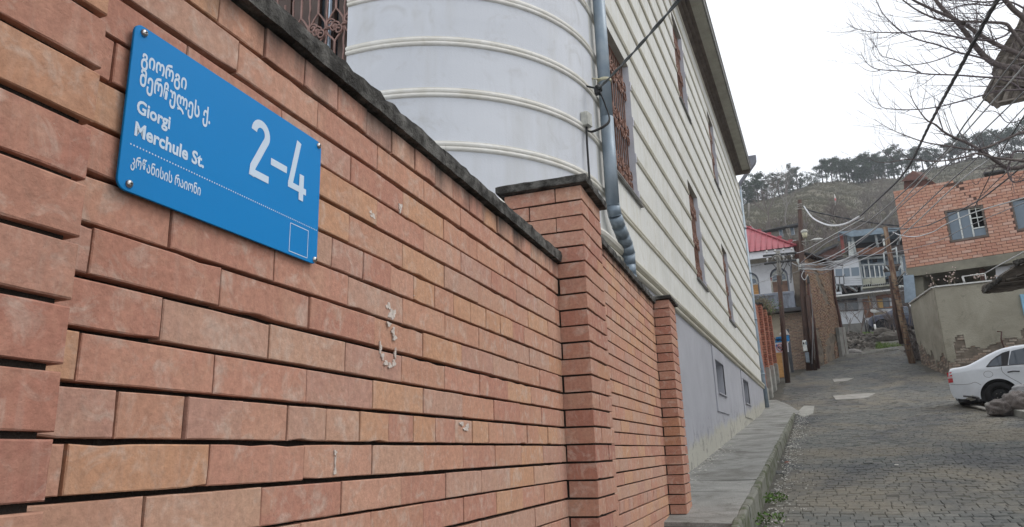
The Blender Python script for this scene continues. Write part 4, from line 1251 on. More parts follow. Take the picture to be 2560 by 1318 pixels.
# side wall along the street
d12 = (c2 - c1).normalized(); L12 = (c2 - c1).length; o12 = Vector((d12.y, -d12.x, 0))
zt_n = at(2022, 640, 33.8).z; zt_f = at(2078, 655, 37.0).z
mb = MB(); mb.prism([c1 + Vector((0, 0, zb)) - o12 * .03, c2 + Vector((0, 0, zb)) - o12 * .03, Vector((c2.x, c2.y, zt_f)) - o12 * .03, Vector((c1.x, c1.y, zt_n)) - o12 * .03], -o12 * .5); mb.build('wall_core', M['old_mortar'], ob)
mb = MB()
def keepf(x, z):
    zz = z + zb; p = c1 + d12 * x; 
    if zz > zt_n + (zt_f - zt_n) * x / L12 - .08: return False
    n_ = noise.noise((x * .7 + 3, zz * .55, 0))
    if zz < 6.6 and n_ > .12 - (6.6 - zz) * .10: return False
    if abs(x - 2.0 - (8.9 - zz) * .9) < .32 and 7.9 < zz < 9.3: return False
    if x > L12 - 1.3 and 9.6 < zz < 11.0 and n_ > -.2: return False
    return True
zt_min = max(zt_n, zt_f)
res = brick_face(mb, Vector((c1.x, c1.y, zb)), d12, o12, L12, zt_min - zb, .27, .0665, rn, jit=.010, wob=.03, gap=.020, depth=.05, keep=keepf)
mb.build('brick', M['old_brick'], ob, kind='stuff')
mb = MB()   # plaster remains between the bricks
ptc = []
for (x0, x1, z0, z1) in ((.0, L12, zb, 6.8), (1.5, 2.9, 7.9, 9.4), (L12 - 1.35, L12 - .2, 8.4, 9.6)):
    nx_, nz_ = 26, 20; 
    vs = [c1 + d12 * (x0 + (x1-x0)*i/nx_) + UP * (z0 + (z1-z0)*j/nz_) + o12 * (-.030 + .05 * noise.noise((i*.35, j*.35, x0))) for j in range(nz_+1) for i in range(nx_+1)]
    mb.add(vs, [(j*(nx_+1)+i, j*(nx_+1)+i+1, (j+1)*(nx_+1)+i+1, (j+1)*(nx_+1)+i) for j in range(nz_) for i in range(nx_)], True)
mb.build('plaster', M['old_plaster'], ob, kind='stuff')
bt = MB(); pb = c2 - d12 * 1.0; gzb = gz(1.1, 37)
bt.prism([pb + UP * (gzb - .5) + o12 * .02, c2 + d12 * .1 + UP * (gzb - .5) + o12 * .02, c2 + d12 * .1 + UP * (gzb + 1.45) + o12 * .02, pb + UP * (gzb + 1.30) + o12 * .02], o12 * .14); bt.build('buttress', M['concrete_old'], ob)
rf = MB(); A_ = c1 + d12 * .6; B_ = c2 + d12 * .5
for i in range(9):
    p = A_.lerp(B_, i / 8) + UP * (zt_n + .05 + (zt_f - zt_n) * i / 8)
    rf.prism([p + o12 * .28, p + o12 * .28 + UP * .07, p - o12 * 1.6 + UP * .75, p - o12 * 1.6 + UP * .68], d12 * (.52))
rf.build('roof', M['dark_metal'], ob)
rf = MB()
for i in range(6):
    p = A_.lerp(B_, i / 6) + UP * (zt_n + .0 + (zt_f - zt_n) * i / 6); rf.tube([p + o12 * .25, p - o12 * .3 + UP * .1], .04, 5)
rf.build('rafter', M['pole_wood'], ob, kind='stuff')
wp = MB(); q0, q1 = at(1896, 812, YW - .02), at(1921, 832, YW - .02); wp.box((q0.x, YW - .03, q1.z), (q1.x, YW + .01, q0.z)); wn_ = wp.build('window', M['dark_metal'], ob)
wp = MB(); 
for i in range(4): wp.box((q0.x + .04 + i*(q1.x-q0.x)/4, YW - .04, q1.z + .04), (q0.x + .02 + (i+.8)*(q1.x-q0.x)/4, YW - .028, q0.z - .05))
wp.build('pane', M['glass_blue'], wn_)

# white upper floor with arched windows, red metal roof and closed balcony
wh = empty('white_house', (-2, 36, gz(-1, 34)), 'white plastered upper storey with arched windows under a red metal roof', 'house')
YH = 34.2
xr = at(2004.5, 700, YH).x; zlow = at(1950, 775, YH).z - .3; zsof = at(1990, 648, YH).z
ztop = at(1984, 612, YH).z
def arch(cx, w, z0, zs, n=12):
    """outline of an arched opening, spring line at zs"""
    pts = [(cx - w/2, z0), (cx + w/2, z0)] + [(cx + w/2*math.cos(a), zs + w/2*math.sin(a)) for a in [math.pi*i/n for i in range(n+1)]]
    return pts
wins = []
for (xa, xb, yt, yb) in ((1929.5, 1975, 668.5, 731), (1874, 1901, 680, 737.5)):
    A0, B0 = at(xa, yb, YH), at(xb, yb - 2, YH); w = B0.x - A0.x
    if xa < 1900: w = wins[0][1]; cx = B0.x - w / 2
    else: cx = (A0.x + B0.x) / 2
    wins.append((cx, w, (A0.z + B0.z) / 2, at((xa+xb)/2, yt, YH).z))
wins.append((wins[1][0] * 2 - wins[0][0], wins[0][1], wins[0][2], wins[0][3]))
# wall with arched holes: columns of quads above and beside the arches
mb = MB(); zt_w = ztop + .2; x_left = -8.5
edges = sorted([(cx - w/2, cx + w/2, z0, zt - w/2, cx, w) for cx, w, z0, zt in wins])
cur = x_left
for (a, b_, z0, zs, cx, w) in edges:
    mb.quad((cur, YH, zlow), (a, YH, zlow), (a, YH, zt_w), (cur, YH, zt_w)); mb.quad((a, YH, zlow), (b_, YH, zlow), (b_, YH, z0), (a, YH, z0))
    n = 14
    for i in range(n):
        a0, a1 = math.pi - math.pi*i/n, math.pi - math.pi*(i+1)/n
        xa, xb = cx + w/2*math.cos(a0), cx + w/2*math.cos(a1)
        mb.quad((xa, YH, zs + w/2*math.sin(a0)), (xb, YH, zs + w/2*math.sin(a1)), (xb, YH, zt_w), (xa, YH, zt_w))
    cur = b_
mb.quad((cur, YH, zlow), (xr, YH, zlow), (xr, YH, zt_w), (cur, YH, zt_w)); mb.quad((xr, YH, zlow), (xr, YH + 3, zlow), (xr, YH + 3, zt_w), (xr, YH, zt_w))
mb.build('wall', M['white_paint'], wh)
for k, (a, b_, z0, zs, cx, w) in enumerate(edges):
    wd = MB(); o_ = arch(cx, w, z0, zs); i_ = arch(cx, w - .16, z0 + .0, zs)
    n = len(o_); vs = [(x, YH + .0, z) for x, z in o_] + [(x, YH + .16, z) for x, z in o_] + [(x, YH + .16, z) for x, z in i_]
    wd.add(vs, [(i, i+1, n+i+1, n+i) for i in range(1, n-1)] + [(n+i, n+i+1, 2*n+i+1, 2*n+i) for i in range(1, n-1)])
    wo = wd.build('window', M['balcony_rail'], wh)
    zmid = z0 + (zs + w/2 - z0) * .46
    pn = MB(); 
    for side in (-1, 1):
        ww = (w - .2) / 2; ccx = cx + side * (w - .18) / 4
        pts = arch(ccx, ww * .86, zmid + .06, zs - .02 if True else zs, 8)
        pn.add([(x, YH + .14, z) for x, z in pts], [tuple(range(len(pts)))])
    pn.build('pane', M['glass_blue'], wo)
    bd = MB(); bd.box((a + .07, YH + .145, z0), (b_ - .07, YH + .155, zmid)); bd.build('board', M['board_orange' if k == 1 else 'board_brown'], wo)
    fr = MB(); pts = arch(cx, w - .14, zmid, zs); fr.add([(x, YH + .15, z) for x, z in pts], [tuple(range(len(pts)))]); fr.build('frame', M['white_box'], wo)
# eave
e0, e1 = at(1984, 616, 33.2), at(1870, 634.5, 33.2)
f0, f1 = at(1985, 633.5, 33.2), at(1872, 651, 33.2)
zf1, zf0 = (f0.z + f1.z)/2, (e0.z + e1.z)/2
mb = MB(); mb.box((x_left, 33.2, zf1), (e0.x, 33.3, zf0)); mb.box((e0.x - .08, 33.3, zf1), (e0.x, 36.5, zf0)); mb.build('fascia', M['white_paint'], wh)
mb = MB(); mb.quad((x_left, 33.3, zf1 + .01), (e0.x, 33.3, zf1 + .01), (xr, YH, zf1 + .02), (x_left, YH, zf1 + .02)); mb.build('soffit', M['soffit_tan'], wh)
rg = at(1864, 580.5, 36.5)
mb = MB(); xe = e0.x + .1
nr = 34
for i in range(nr):
    xa, xb = x_left + (xe - x_left)*i/nr, x_left + (xe - x_left)*(i+1)/nr
    sl = (rg.z - zf0 + .10) / (xe - rg.x)
    zr = lambda x: min(zf0 + .12 + sl * (xe - x), rg.z + .8)
    yr = lambda x: 33.05 + (zr(x) - zf0) * 1.55
    mb.quad((xa, 33.05, zf0), (xb, 33.05, zf0), (xb, yr(xb), zr(xb)), (xa, yr(xa), zr(xa)))
    mb.tube([(xb, 33.04, zf0 + .015), (xb, yr(xb), zr(xb) + .02)], .022, 5)
    mb.quad((xa, yr(xa), zr(xa)), (xb, yr(xb), zr(xb)), (xb, yr(xb) + 4, zr(xb) - 1.5), (xa, yr(xa) + 4, zr(xa) - 1.5))
mb.build('roof', M['red_roof'], wh)
mb = MB(); mb.tube([(xe, 33.0, zf0 + .02), (rg.x, yr(rg.x), zr(rg.x) + .05)], .05, 6); mb.build('hip_cap', M['red_roof'], wh)
for i in range(7):
    x = xe - (i + .6) * .45
    mb = MB(); mb.box((x - .03, yr(x) - .09, zr(x) - .02), (x + .16, yr(x), zr(x) + .09)); mb.build('ridge_tile', M['red_roof'], wh)
# balcony
by0, by1 = 33.05, YH
bxr = at(1987, 760, by0).x; bt0 = (at(1883, 742, by0).z + at(1985, 727.5, by0).z)/2; bb0 = (at(1889, 777, by0).z + at(1990, 770, by0).z)/2
bal = MB(); bal.box((x_left, by0, bb0), (bxr, by0 + .05, bt0 - .06)); bal.box((bxr - .05, by0 + .05, bb0), (bxr, by1, bt0 - .06)); bo = bal.build('balcony', M['balcony_panel'], wh)
r_ = MB(); r_.box((x_left, by0 - .03, bt0 - .06), (bxr + .03, by0 + .08, bt0 + .03)); r_.box((bxr - .08, by0 + .08, bt0 - .06), (bxr + .03, by1, bt0 + .03)); r_.box((bxr - .14, by0 - .02, bb0), (bxr + .02, by0 + .10, bt0 - .06)); r_.build('railing', M['balcony_rail'], bo)
sl_ = MB(); sl_.box((x_left, by0 - .12, bb0 - .16), (bxr + .35, by1 + .6, bb0 - .005)); sl_.build('slab', M['dark_metal'], bo)

# rusty hood and downpipe at the roof corner
hd = empty('rain_hood', at(1995, 640, 33.4), 'rusty dark red rain hood and crooked pipe at the corner of the white house', 'rain pipe')
pp = [at(1992, 612, 33.4), at(1993, 632, 33.4), at(1994, 648, 33.4), at(2001, 662, 33.4)]
mb = MB(); mb.tube([pp[0] + UP*.15, pp[0], pp[1], pp[2]], [.18, .17, .13, .10], 8); mb.build('hood', M['rust'], hd)
mb = MB(); mb.tube([pp[2], pp[3], at(2003, 690, 33.5)], [.09, .07, .06], 8); mb.build('pipe', M['white_box'], hd)

# ------------------------------------------------------------------ poles on the left
def crossarm(mb_parent, c, w, tilt, mat, ins=True, n=4):
    mb = MB(); a = c - XA * w + UP * tilt; b_ = c + XA * w - UP * tilt * .4
    mb.tube([a, b_], .045, 6); mb.tube([a.lerp(b_, .25), c - UP * .5], .018, 5); mb.tube([a.lerp(b_, .75), c - UP * .5], .018, 5); o = mb.build('crossarm', mat, mb_parent)
    for i in range(n):
        p = a.lerp(b_, (i + .3) / n + .05)
        q = MB(); q.tube([p, p + UP * .14], .012, 5); q.tube([p + UP * .12, p + UP * .17, p + UP * .22], [.035, .045, .02], 8); q.build('insulator', M['porcelain'], o)
p1t, p1b = at(1947, 690, 29.5), ground_at(1969, 957); p1b.y = 29.5; p1b.x = at(1969, 957, 29.5).x
pl1 = empty('utility_pole', p1b, 'short brown utility pole with grey top and two crossarms, in front of the arched windows', 'utility pole', 'poles of the overhead lines')
mb = MB(); mb.tube([p1b - UP * .2, p1b.lerp(p1t, .5), p1t], [.095, .09, .08], 12); mb.build('shaft', M['pole_wood'], pl1)
p1tt = at(1945, 628, 29.5)
for dx in (-.055, .055):
    mb = MB(); mb.tube([p1t - UP * .35 + XA * dx, p1tt + XA * dx * .6], .045, 8); mb.build('splint', M['pole_grey'], pl1)
crossarm(pl1, at(1949, 636.5, 29.5), .62, .02, M['dark_metal']); crossarm(pl1, at(1950, 655, 29.5), .60, .0, M['dark_metal'])
mb = MB(); mb.tube(bez([at(1931, 650, 29.4), at(1934, 642, 29.4), at(1944, 640, 29.4), at(1952, 652, 29.4)]), .03, 6); mb.build('bracket', M['pole_grey'], pl1)

p2b = at(2022, 912, 32.9); p2b.z = gz(p2b.x, 32.9); p2t = at(1999, 500, 32.9)
pl2 = empty('utility_pole', p2b, 'tall dark brown utility pole with dome lamp and meter boxes beside the white house', 'utility pole', 'poles of the overhead lines')
mid = at(2008, 740, 32.9)
mb = MB(); mb.tube([p2b - UP * .3, mid, p2t], [.145, .125, .085], 12); mb.build('shaft', M['pole_wood'], pl2)
p2s = at(2036, 905, 32.75); p2s.z = gz(p2s.x, 32.8) - .1
mb = MB(); mb.tube([p2s, at(2028, 840, 32.75), at(2018, 740, 32.75)], .075, 8); mb.build('stub_pole', M['pole_wood'], pl2)
for yy in (512, 517, 523): 
    q = at(1999.6, yy, 32.9); mb = MB(); mb.tube([q - UP*.025, q + UP*.025], .10, 12); mb.build('wire_band', M['pole_grey'], pl2)
for yy in (664, 668, 673):
    q = at(2004, yy, 32.9); mb = MB(); mb.tube([q - UP*.03, q + UP*.03], .13, 12); mb.build('wire_band', M['porcelain'], pl2)
lm = at(2011, 582, 32.7); 
mb = MB(); mb.ball(lm + UP*.05, .15, 12, 8, (1, 1, .62)); lo = mb.build('dome_lamp', M['box_plastic'], pl2)
mb = MB(); mb.tube([lm - UP*.24, lm - UP*.02], [.08, .12], 12); mb.build('lamp_glass', M['clamp'], lo)
mb = MB(); mb.tube([lm - UP*.2, lm - UP*.6, at(2002, 607, 32.85)], .025, 6); mb.build('arm', M['pole_grey'], lo)
mb = MB(); mb.tube([at(2003, 604, 32.85), at(2022, 603, 32.5), at(2036, 600, 33.2)], .028, 6); ar = mb.build('lamp_arm', M['pole_grey'], pl2)
mb = MB(); c_ = at(2042, 599.5, 33.1); mb.ball(c_, .22, 10, 6, (1.15, .5, .32)); mb.build('lamp_head', M['porcelain'], ar)
def pbox(name, px0, px1, Y, d, mat, parent, c=.02):
    a, b_ = at(*px0, Y), at(*px1, Y)
    mb = MB(); mb.bbox((min(a.x, b_.x), Y, min(a.z, b_.z)), (max(a.x, b_.x), Y + d, max(a.z, b_.z)), c); return mb.build(name, mat, parent)
bx = pbox('switch_box', (2016, 690), (2025, 707), 32.6, .2, M['dark_metal'], pl2)
mbx = pbox('meter_box', (2005, 851), (2019, 878), 32.5, .2, M['white_box'], pl2)
pbox('meter_window', (2007, 856), (2011, 861), 32.48, .02, M['dark'], mbx, .002); pbox('meter_flap', (2013, 854), (2018, 862), 32.48, .02, M['grey_box'], mbx, .002)
pbox('meter_box', (2012, 881), (2025, 906), 32.5, .2, M['grey_box'], pl2)
for i, (a, b_, c_) in enumerate([((2012, 690), (2030, 760), (2041, 912)), ((2018, 735), (2030, 820), (2047, 912))]):
    pass
stp = empty('drainpipe', at(2044, 912, 32.7), 'rusty brown pipe leaning against the near end of the old brick wall', 'pipe', 'rusty pipes on the old building')
gA = at(2045, 911, 33.25); gA.z = gz(gA.x, 33.25) 
mb = MB(); mb.tube([gA, at(2034, 800, 32.9), at(2022, 738, 32.85), at(2020, 700, 32.85)], [.06, .055, .05, .045], 9); mb.build('pipe', M['rust'], stp)
gB = at(2113, 893, 37.2)
stp2 = empty('drainpipe', gB, 'long rusty drainpipe down the far corner of the old brick wall', 'pipe', 'rusty pipes on the old building')
mb = MB(); mb.tube([gB, at(2098, 790, 37.2), at(2087, 740, 37.2), at(2080, 650, 37.2)], [.065, .06, .055, .055], 9); mb.build('pipe', M['rust'], stp2)
mb = MB(); mb.tube([at(2083, 652, 37.1), at(2080, 646, 37.1), at(2076, 640, 37.1)], [.16, .15, .06], 8); mb.build('funnel', M['rust'], stp2)

# signs seen from behind, painted banners
sg = empty('road_sign', at(1960, 940, 31.0), 'backs of a triangular and a round road sign on one post behind the short pole', 'road sign')
M['sign_back'] = simple('sign_back', (.50,.47,.45), .5, var=.12)
M['slate_board'] = simple('slate_board', (.075,.08,.09), .8, var=.2)
def flat(pts, d, mat, name, parent): 
    mb = MB(); mb.prism(pts, (0, d, 0)); return mb.build(name, mat, parent)
Ys = 31.2
tri = [at(1947, 836, Ys), at(1974.5, 837, Ys), at(1962.5, 820, Ys)]; tri = [Vector((p.x, Ys, p.z)) for p in tri]
flat(tri, .02, M['sign_back'], 'triangle_plate', sg)
cc = at(1964.5, 852, Ys + .04); rr_ = (at(1973, 852, Ys).x - cc.x)
flat([cc + Vector((math.cos(a)*rr_, 0, math.sin(a)*rr_*1.0)) for a in [i*math.pi/10 for i in range(20)]], .02, M['sign_back'], 'round_plate', sg)
mb = MB(); mb.tube([at(1966, 935, Ys + .1), at(1962, 822, Ys + .1)], .03, 7); mb.build('post', M['pole_grey'], sg)
brd = empty('leaning_board', at(1978, 935, 32.2), 'dark slate-grey board leaning beside the signs against the brick corner', 'board')
flat([at(1968, 938, 32.6), at(1985, 932, 32.6), at(1972, 822, 32.7), at(1966, 822, 32.7)], .05, M['slate_board'], 'panel', brd)
flat([at(1960, 938, 32.4), at(1978, 934, 32.4), at(1968, 876, 32.5), at(1958, 876, 32.5)], .05, M['pole_grey'], 'lower_panel', brd)
M['banner_blue'] = simple('banner_blue', (.02,.20,.48), .6, scale=20, var=.25, bs=0)
M['banner_white'] = simple('banner_white', (.66,.67,.72), .6, scale=20, var=.06, bs=0)
M['ink_black'] = simple('ink_black', (.02,.02,.03), .6, bs=0); M['ink_red'] = simple('ink_red', (.55,.12,.12), .6, bs=0)
YB = 30.4
bn = empty('banner', at(1945, 880, YB), 'blue panel above a white panel with a red no-entry ring, on the fence end', 'banner')
def quadpx(ps, Y): return [Vector((at(*p, Y).x, Y, at(*p, Y).z)) for p in ps]
flat(quadpx([(1938, 857), (1974, 853), (1972, 838), (1940, 843)], YB), .03, M['banner_blue'], 'blue_panel', bn)
wp_ = flat(quadpx([(1938, 882), (1972, 880), (1970, 857), (1937, 858.5)], YB + .01), .03, M['banner_white'], 'white_panel', bn)
cc = at(1951.5, 869, YB - .01); R_ = .145
ring = MB(); ring.tube([cc + Vector((math.cos(a)*R_, 0, math.sin(a)*R_)) for a in [i*math.pi/12 for i in range(24)]], .014, 5, closed=True); ring.tube([cc + Vector((-.1, 0, .1)), cc + Vector((.1, 0, -.1))], .013, 5); ring.build('no_entry_ring', M['ink_red'], wp_)
rr2 = random.Random(3); sc = MB()
for k in range(9):
    x0 = rr2.uniform(-.10, .10); z0 = rr2.uniform(-.08, .08); sc.tube(bez([cc + Vector((x0 + rr2.uniform(-.05, .05), -.005, z0 + rr2.uniform(-.06, .06))) for _ in range(4)], 5), .007, 4)
sc.build('scribble', M['ink_black'], wp_)
sc = MB(); c3 = at(1946, 849, YB - .01)
for k in range(7):
    x0 = -.12 + k * .035; sc.tube(bez([c3 + Vector((x0 + rr2.uniform(-.03, .03), -.005, rr2.uniform(-.07, .07))) for _ in range(4)], 5), .008, 4)
sc.build('scribble', M['ink_black'], bn)
sc = MB(); c3 = at(1940.5, 865, YB - .01)
for k in range(4): sc.tube(bez([c3 + Vector((rr2.uniform(-.03, .05), -.005, rr2.uniform(-.05, .09))) for _ in range(4)], 5), .008, 4)
sc.build('scribble', M['banner_blue'], wp_)
# ================================================================== right side of the street
M['grey_plaster'] = plast('grey_plaster', (.34,.32,.26), (.225,.21,.165), .8)
M['rubble_brick'] = brick_mat('rubble_brick', cols=[(.25,.22,.185),(.30,.27,.225),(.22,.19,.16),(.24,.18,.14),(.28,.25,.21)])
M['block_orange'] = brick_mat('block_orange', cols=[(.48,.245,.175),(.52,.27,.19),(.45,.215,.155),(.53,.29,.215),(.49,.245,.175),(.56,.35,.28),(.46,.225,.16),(.50,.26,.185)])
M['block_joint'] = simple('block_joint', (.10,.058,.045), .95, var=.2)
M['slab_grey'] = simple('slab_grey', (.20,.19,.15), .9, scale=2, var=.2)
M['metal_trim'] = simple('metal_trim', (.50,.50,.48), .4, .3, var=.1, bs=0)
M['wood_old'] = simple('wood_old', (.17,.14,.12), .85, scale=6, col2=(.085,.07,.062), bs=.5, scl3=(.5, .5, 6))
M['pale_sheet'] = simple('pale_sheet', (.27,.34,.41), .6, var=.12)
M['blue_paint'] = simple('blue_paint', (.22,.42,.56), .6, var=.12)
M['rotten_wood'] = simple('rotten_wood', (.105,.088,.072), .95, scale=7, col2=(.045,.038,.032), bs=1.0, bscale=28, scl3=(1, 1, 5))
M['rafter_wood'] = simple('rafter_wood', (.20,.175,.15), .9, scale=9, col2=(.09,.075,.065), bs=.8, bscale=30)

# plastered wall: one leg along the street, one leg across, exposed rubble brick at the foot
gw = empty('plaster_wall', (5, 28, gz(5, 28)), 'long grey-green plastered wall with exposed rubble brick at its foot behind the white car', 'wall')
A = Vector((3.78, 28.0, 0)); Bq = Vector((3.70, 32.2, 0)); Cq = Vector((14.0, 28.0, 0))
A.x = at(2335, 719, 28.0).x; Bq.x = at(2278, 759, 32.2).x
zA, zB, zC = at(2335, 720, 28.0).z, at(2277, 760, 32.2).z, at(2486, 705, 28.0).z
gA_, gB_ = gz(A.x, 28) - .3, gz(Bq.x, 32.2) - .3
dAB = (Bq - A); LAB = dAB.length; dAB.normalize(); oAB = Vector((-dAB.y, dAB.x, 0)) ; oAB = oAB if oAB.x < 0 else -oAB
def wall_sheet(P, ax, out, L, zt0, zt1, keep, nx_, nz_, zb0):
    """plaster skin with ragged holes, 3 cm thick at the edges"""
    mb = MB(); vs = []; idx = {}
    for j in range(nz_ + 1):
        for i in range(nx_ + 1):
            x = L * i / nx_; zt = zt0 + (zt1 - zt0) * i / nx_; z = zb0 + (zt - zb0) * j / nz_
            n_ = noise.noise((x * 1.1 + P.x, z * 1.1, 0)) * .02
            vs.append(P + ax * x + UP * z + out * (.035 + n_))
    fs = []; kept = set()
    for j in range(nz_):
        for i in range(nx_):
            x = L * (i+.5) / nx_; zt = zt0 + (zt1 - zt0) * (i+.5) / nx_; z = zb0 + (zt - zb0) * (j+.5) / nz_
            if keep(x, z): kept.add((i, j)); fs.append((j*(nx_+1)+i, j*(nx_+1)+i+1, (j+1)*(nx_+1)+i+1, (j+1)*(nx_+1)+i))
    k = len(vs); vs2 = [v - out * .05 for v in vs]
    for (i, j) in kept:
        for (di, dj, e0, e1) in ((0, -1, (i, j), (i+1, j)), (0, 1, (i+1, j+1), (i, j+1)), (-1, 0, (i, j+1), (i, j)), (1, 0, (i+1, j), (i+1, j+1))):
            if (i+di, j+dj) not in kept:
                a, b_ = e0[1]*(nx_+1)+e0[0], e1[1]*(nx_+1)+e1[0]; fs.append((a, k+a, k+b_, b_))
    mb.add(vs + vs2, fs); return mb
def foot(x, z, g0_):
    h = z - g0_ - .3
    return h + .45 * noise.noise((x * .9, z * .7, 4)) + .25 * noise.noise((x * 3.1, z * 3.1, 9))
nrm2 = Vector((0, -1, 0))
def keep_front(x, z):
    h = foot(x, z, gz(A.x + x, 28) - .3)
    lim = .55 if x < .3 else .95
    nn_ = .09 * noise.noise((x * 4, z * 4, 2))
    if .20 + .12 * (z - 4.0) + nn_ < x < .60 - .10 * (z - 4.9) + nn_ and z < 4.98 + .12 * (x - .2): return False
    if 2.2 < x < 4.4: lim = 1.15
    return h > lim
mb = wall_sheet(A, XA, nrm2, 10.0, zA, zC + .05, keep_front, 150, 60, gA_); mb.build('plaster', M['grey_plaster'], gw)
mb = wall_sheet(A, dAB, oAB, LAB, zA, zB, lambda x, z: foot(x + 7, z, gz(3.7, 28 + x) - .3) > .55, 60, 50, gA_); mb.build('plaster', M['grey_plaster'], gw)
core = MB(); core.prism([A + UP*gA_, Cq + UP*gA_, Cq + UP*(zC), A + UP*zA], (0, .4, 0)); core.build('wall_core', M['old_mortar'], gw)
core = MB(); core.prism([A + UP*gA_, Bq + UP*gA_, Bq + UP*zB, A + UP*zA], -oAB * .4); core.build('wall_core', M['old_mortar'], gw)
rn = random.Random(31)
mb = MB(); brick_face(mb, A + UP * (gA_), XA, nrm2, 7.5, 2.9, .25, .088, rn, jit=.014, wob=.02, gap=.022, depth=.05); brick_face(mb, A + UP * gA_, dAB, oAB, LAB, 2.2, .25, .088, rn, jit=.014, wob=.02, gap=.022, depth=.05)
mb.build('brick', M['rubble_brick'], gw, kind='stuff')
cp = MB(); cp.prism([A + UP*(zA+.002) + nrm2*.09, Cq + UP*(zC+.07) + nrm2*.09, Cq + UP*(zC+.12) + nrm2*.09, A + UP*(zA+.05) + nrm2*.09], (0, .55, 0)); cp.build('coping', M['metal_trim'], gw)
cp = MB(); cp.prism([A + UP*(zA+.002) + oAB*.09, Bq + UP*(zB+.002) + oAB*.09, Bq + UP*(zB+.05) + oAB*.09, A + UP*(zA+.05) + oAB*.09], -oAB*.5); cp.build('coping', M['metal_trim'], gw)
# blue window at the right edge
bw = MB(); q0 = at(2549, 737, 27.93); q1 = at(2559, 790, 27.93); x0, z1 = q0.x, q0.z; z0 = at(2557, 790, 27.93).z
bw.box((x0, 27.87, z1 - .10), (x0 + 1.6, 27.95, z1)); bw.box((x0, 27.87, z0), (x0 + .10, 27.95, z1 - .10)); bw.box((x0 + .1, 27.87, z0), (x0 + 1.6, 27.95, z0 + .1))
wb = bw.build('window', M['blue_paint'], gw)
bw = MB(); bw.box((x0 + .10, 27.90, z0 + .1), (x0 + 1.5, 27.91, z1 - .10)); bw.build('pane', M['glass_blue'], wb)
# hooked rusty rod
mb = MB(); mb.tube([at(2493, 829, 27.8), at(2504, 829.5, 27.75), at(2503, 848, 27.75), at(2511, 872, 27.7)], .022, 6)
tag(mb.build('bent_rod', M['rust']), 'thin rusty bent rod standing out of the plaster wall above the white car', 'rod')

# brick house on a concrete slab above the wall
bh = empty('brick_house', (7, 33, 5.5), 'unfinished house of orange brick blocks standing on a concrete slab above the wall', 'house')
# facade plane through the left corner, turned slightly
vr = Vector((-1100 - 1280, 0, F)); ax = Vector([RC[r][0]*(-1100-1280) + RC[r][1]*450 + RC[r][2]*F for r in range(3)]); ax.z = 0; ax = -ax.normalized()
H0 = at(2262, 660, 33.0); H0z = Vector((H0.x, H0.y, 0)); hn = Vector((ax.y, -ax.x, 0)); hn = hn if hn.y < 0 else -hn
def onF(x, y, d=0.0):
    r = ray(x, y); p0 = H0z + hn * d; t = ((p0 - Vector((0, 0, 0))).dot(hn)) / (r.x*hn.x + r.y*hn.y); return EYE + r * t
TL, BL_ = onF(2234.5, 484), onF(2266, 671); 
TR, BR_ = onF(2560, 425), onF(2560, 626)
def fc(p): return (p - H0z).dot(ax)
xl = (fc(TL) + fc(BL_)) / 2
def lerp_line(p, q, x): 
    a, b_ = fc(p), fc(q); return p.z + (q.z - p.z) * (x - a) / (b_ - a)
topz = lambda x: lerp_line(TL, TR, x); botz = lambda x: lerp_line(BL_, BR_, x)
XW = xl + 9.5
wn_px = [((2360, 527), (2455.6, 511), (2472.6, 590), (2377, 606)), ((2525, 497.5), (2600, 487), (2618, 560), (2543, 578.5))]
wrect = []
for q in wn_px:
    P_ = [onF(*p) for p in q]; wrect.append(((fc(P_[0]) + fc(P_[3]))/2, (fc(P_[1]) + fc(P_[2]))/2, [p.z for p in P_]))
def FP(x, z, d=0.0): return H0z + ax * x + hn * d + UP * z
nrow = 26
blocks = []
rn = random.Random(41)
for k in range(nrow + 1):
    bl = .335; x = xl - bl * .5 * (k % 2)
    while x < XW:
        a, b_ = max(x, xl), min(x + bl, XW); xm = (a+b_)/2
        zb_, zt_ = botz(xm), topz(xm); h = (zt_ - zb_) / nrow
        z = zb_ + k * h; skip = False
        notch = onF(2385, 462); nx0 = fc(notch)
        if k >= nrow - 0: skip = True
        if k == nrow - 1 and nx0 - .25 < xm < nx0 + .3: skip = True
        for (wa, wbx, zz) in wrect:
            zlo = min(zz[2], zz[3]); zhi = max(zz[0], zz[1]); zl = zz[3] + (zz[2]-zz[3])*(xm-wa)/(wbx-wa); zh = zz[0] + (zz[1]-zz[0])*(xm-wa)/(wbx-wa)
            if wa < xm < wbx and zl - .02 < z + h/2 < zh + .02: skip = True
            elif zl < z + h/2 < zh:
                if a < wa < b_ and xm <= wa: b_ = wa
                if a < wbx < b_ and xm >= wbx: a = wbx
        if b_ - a > .05 and not skip: blocks.append((a, z, b_ - a, h, k))
        x += bl
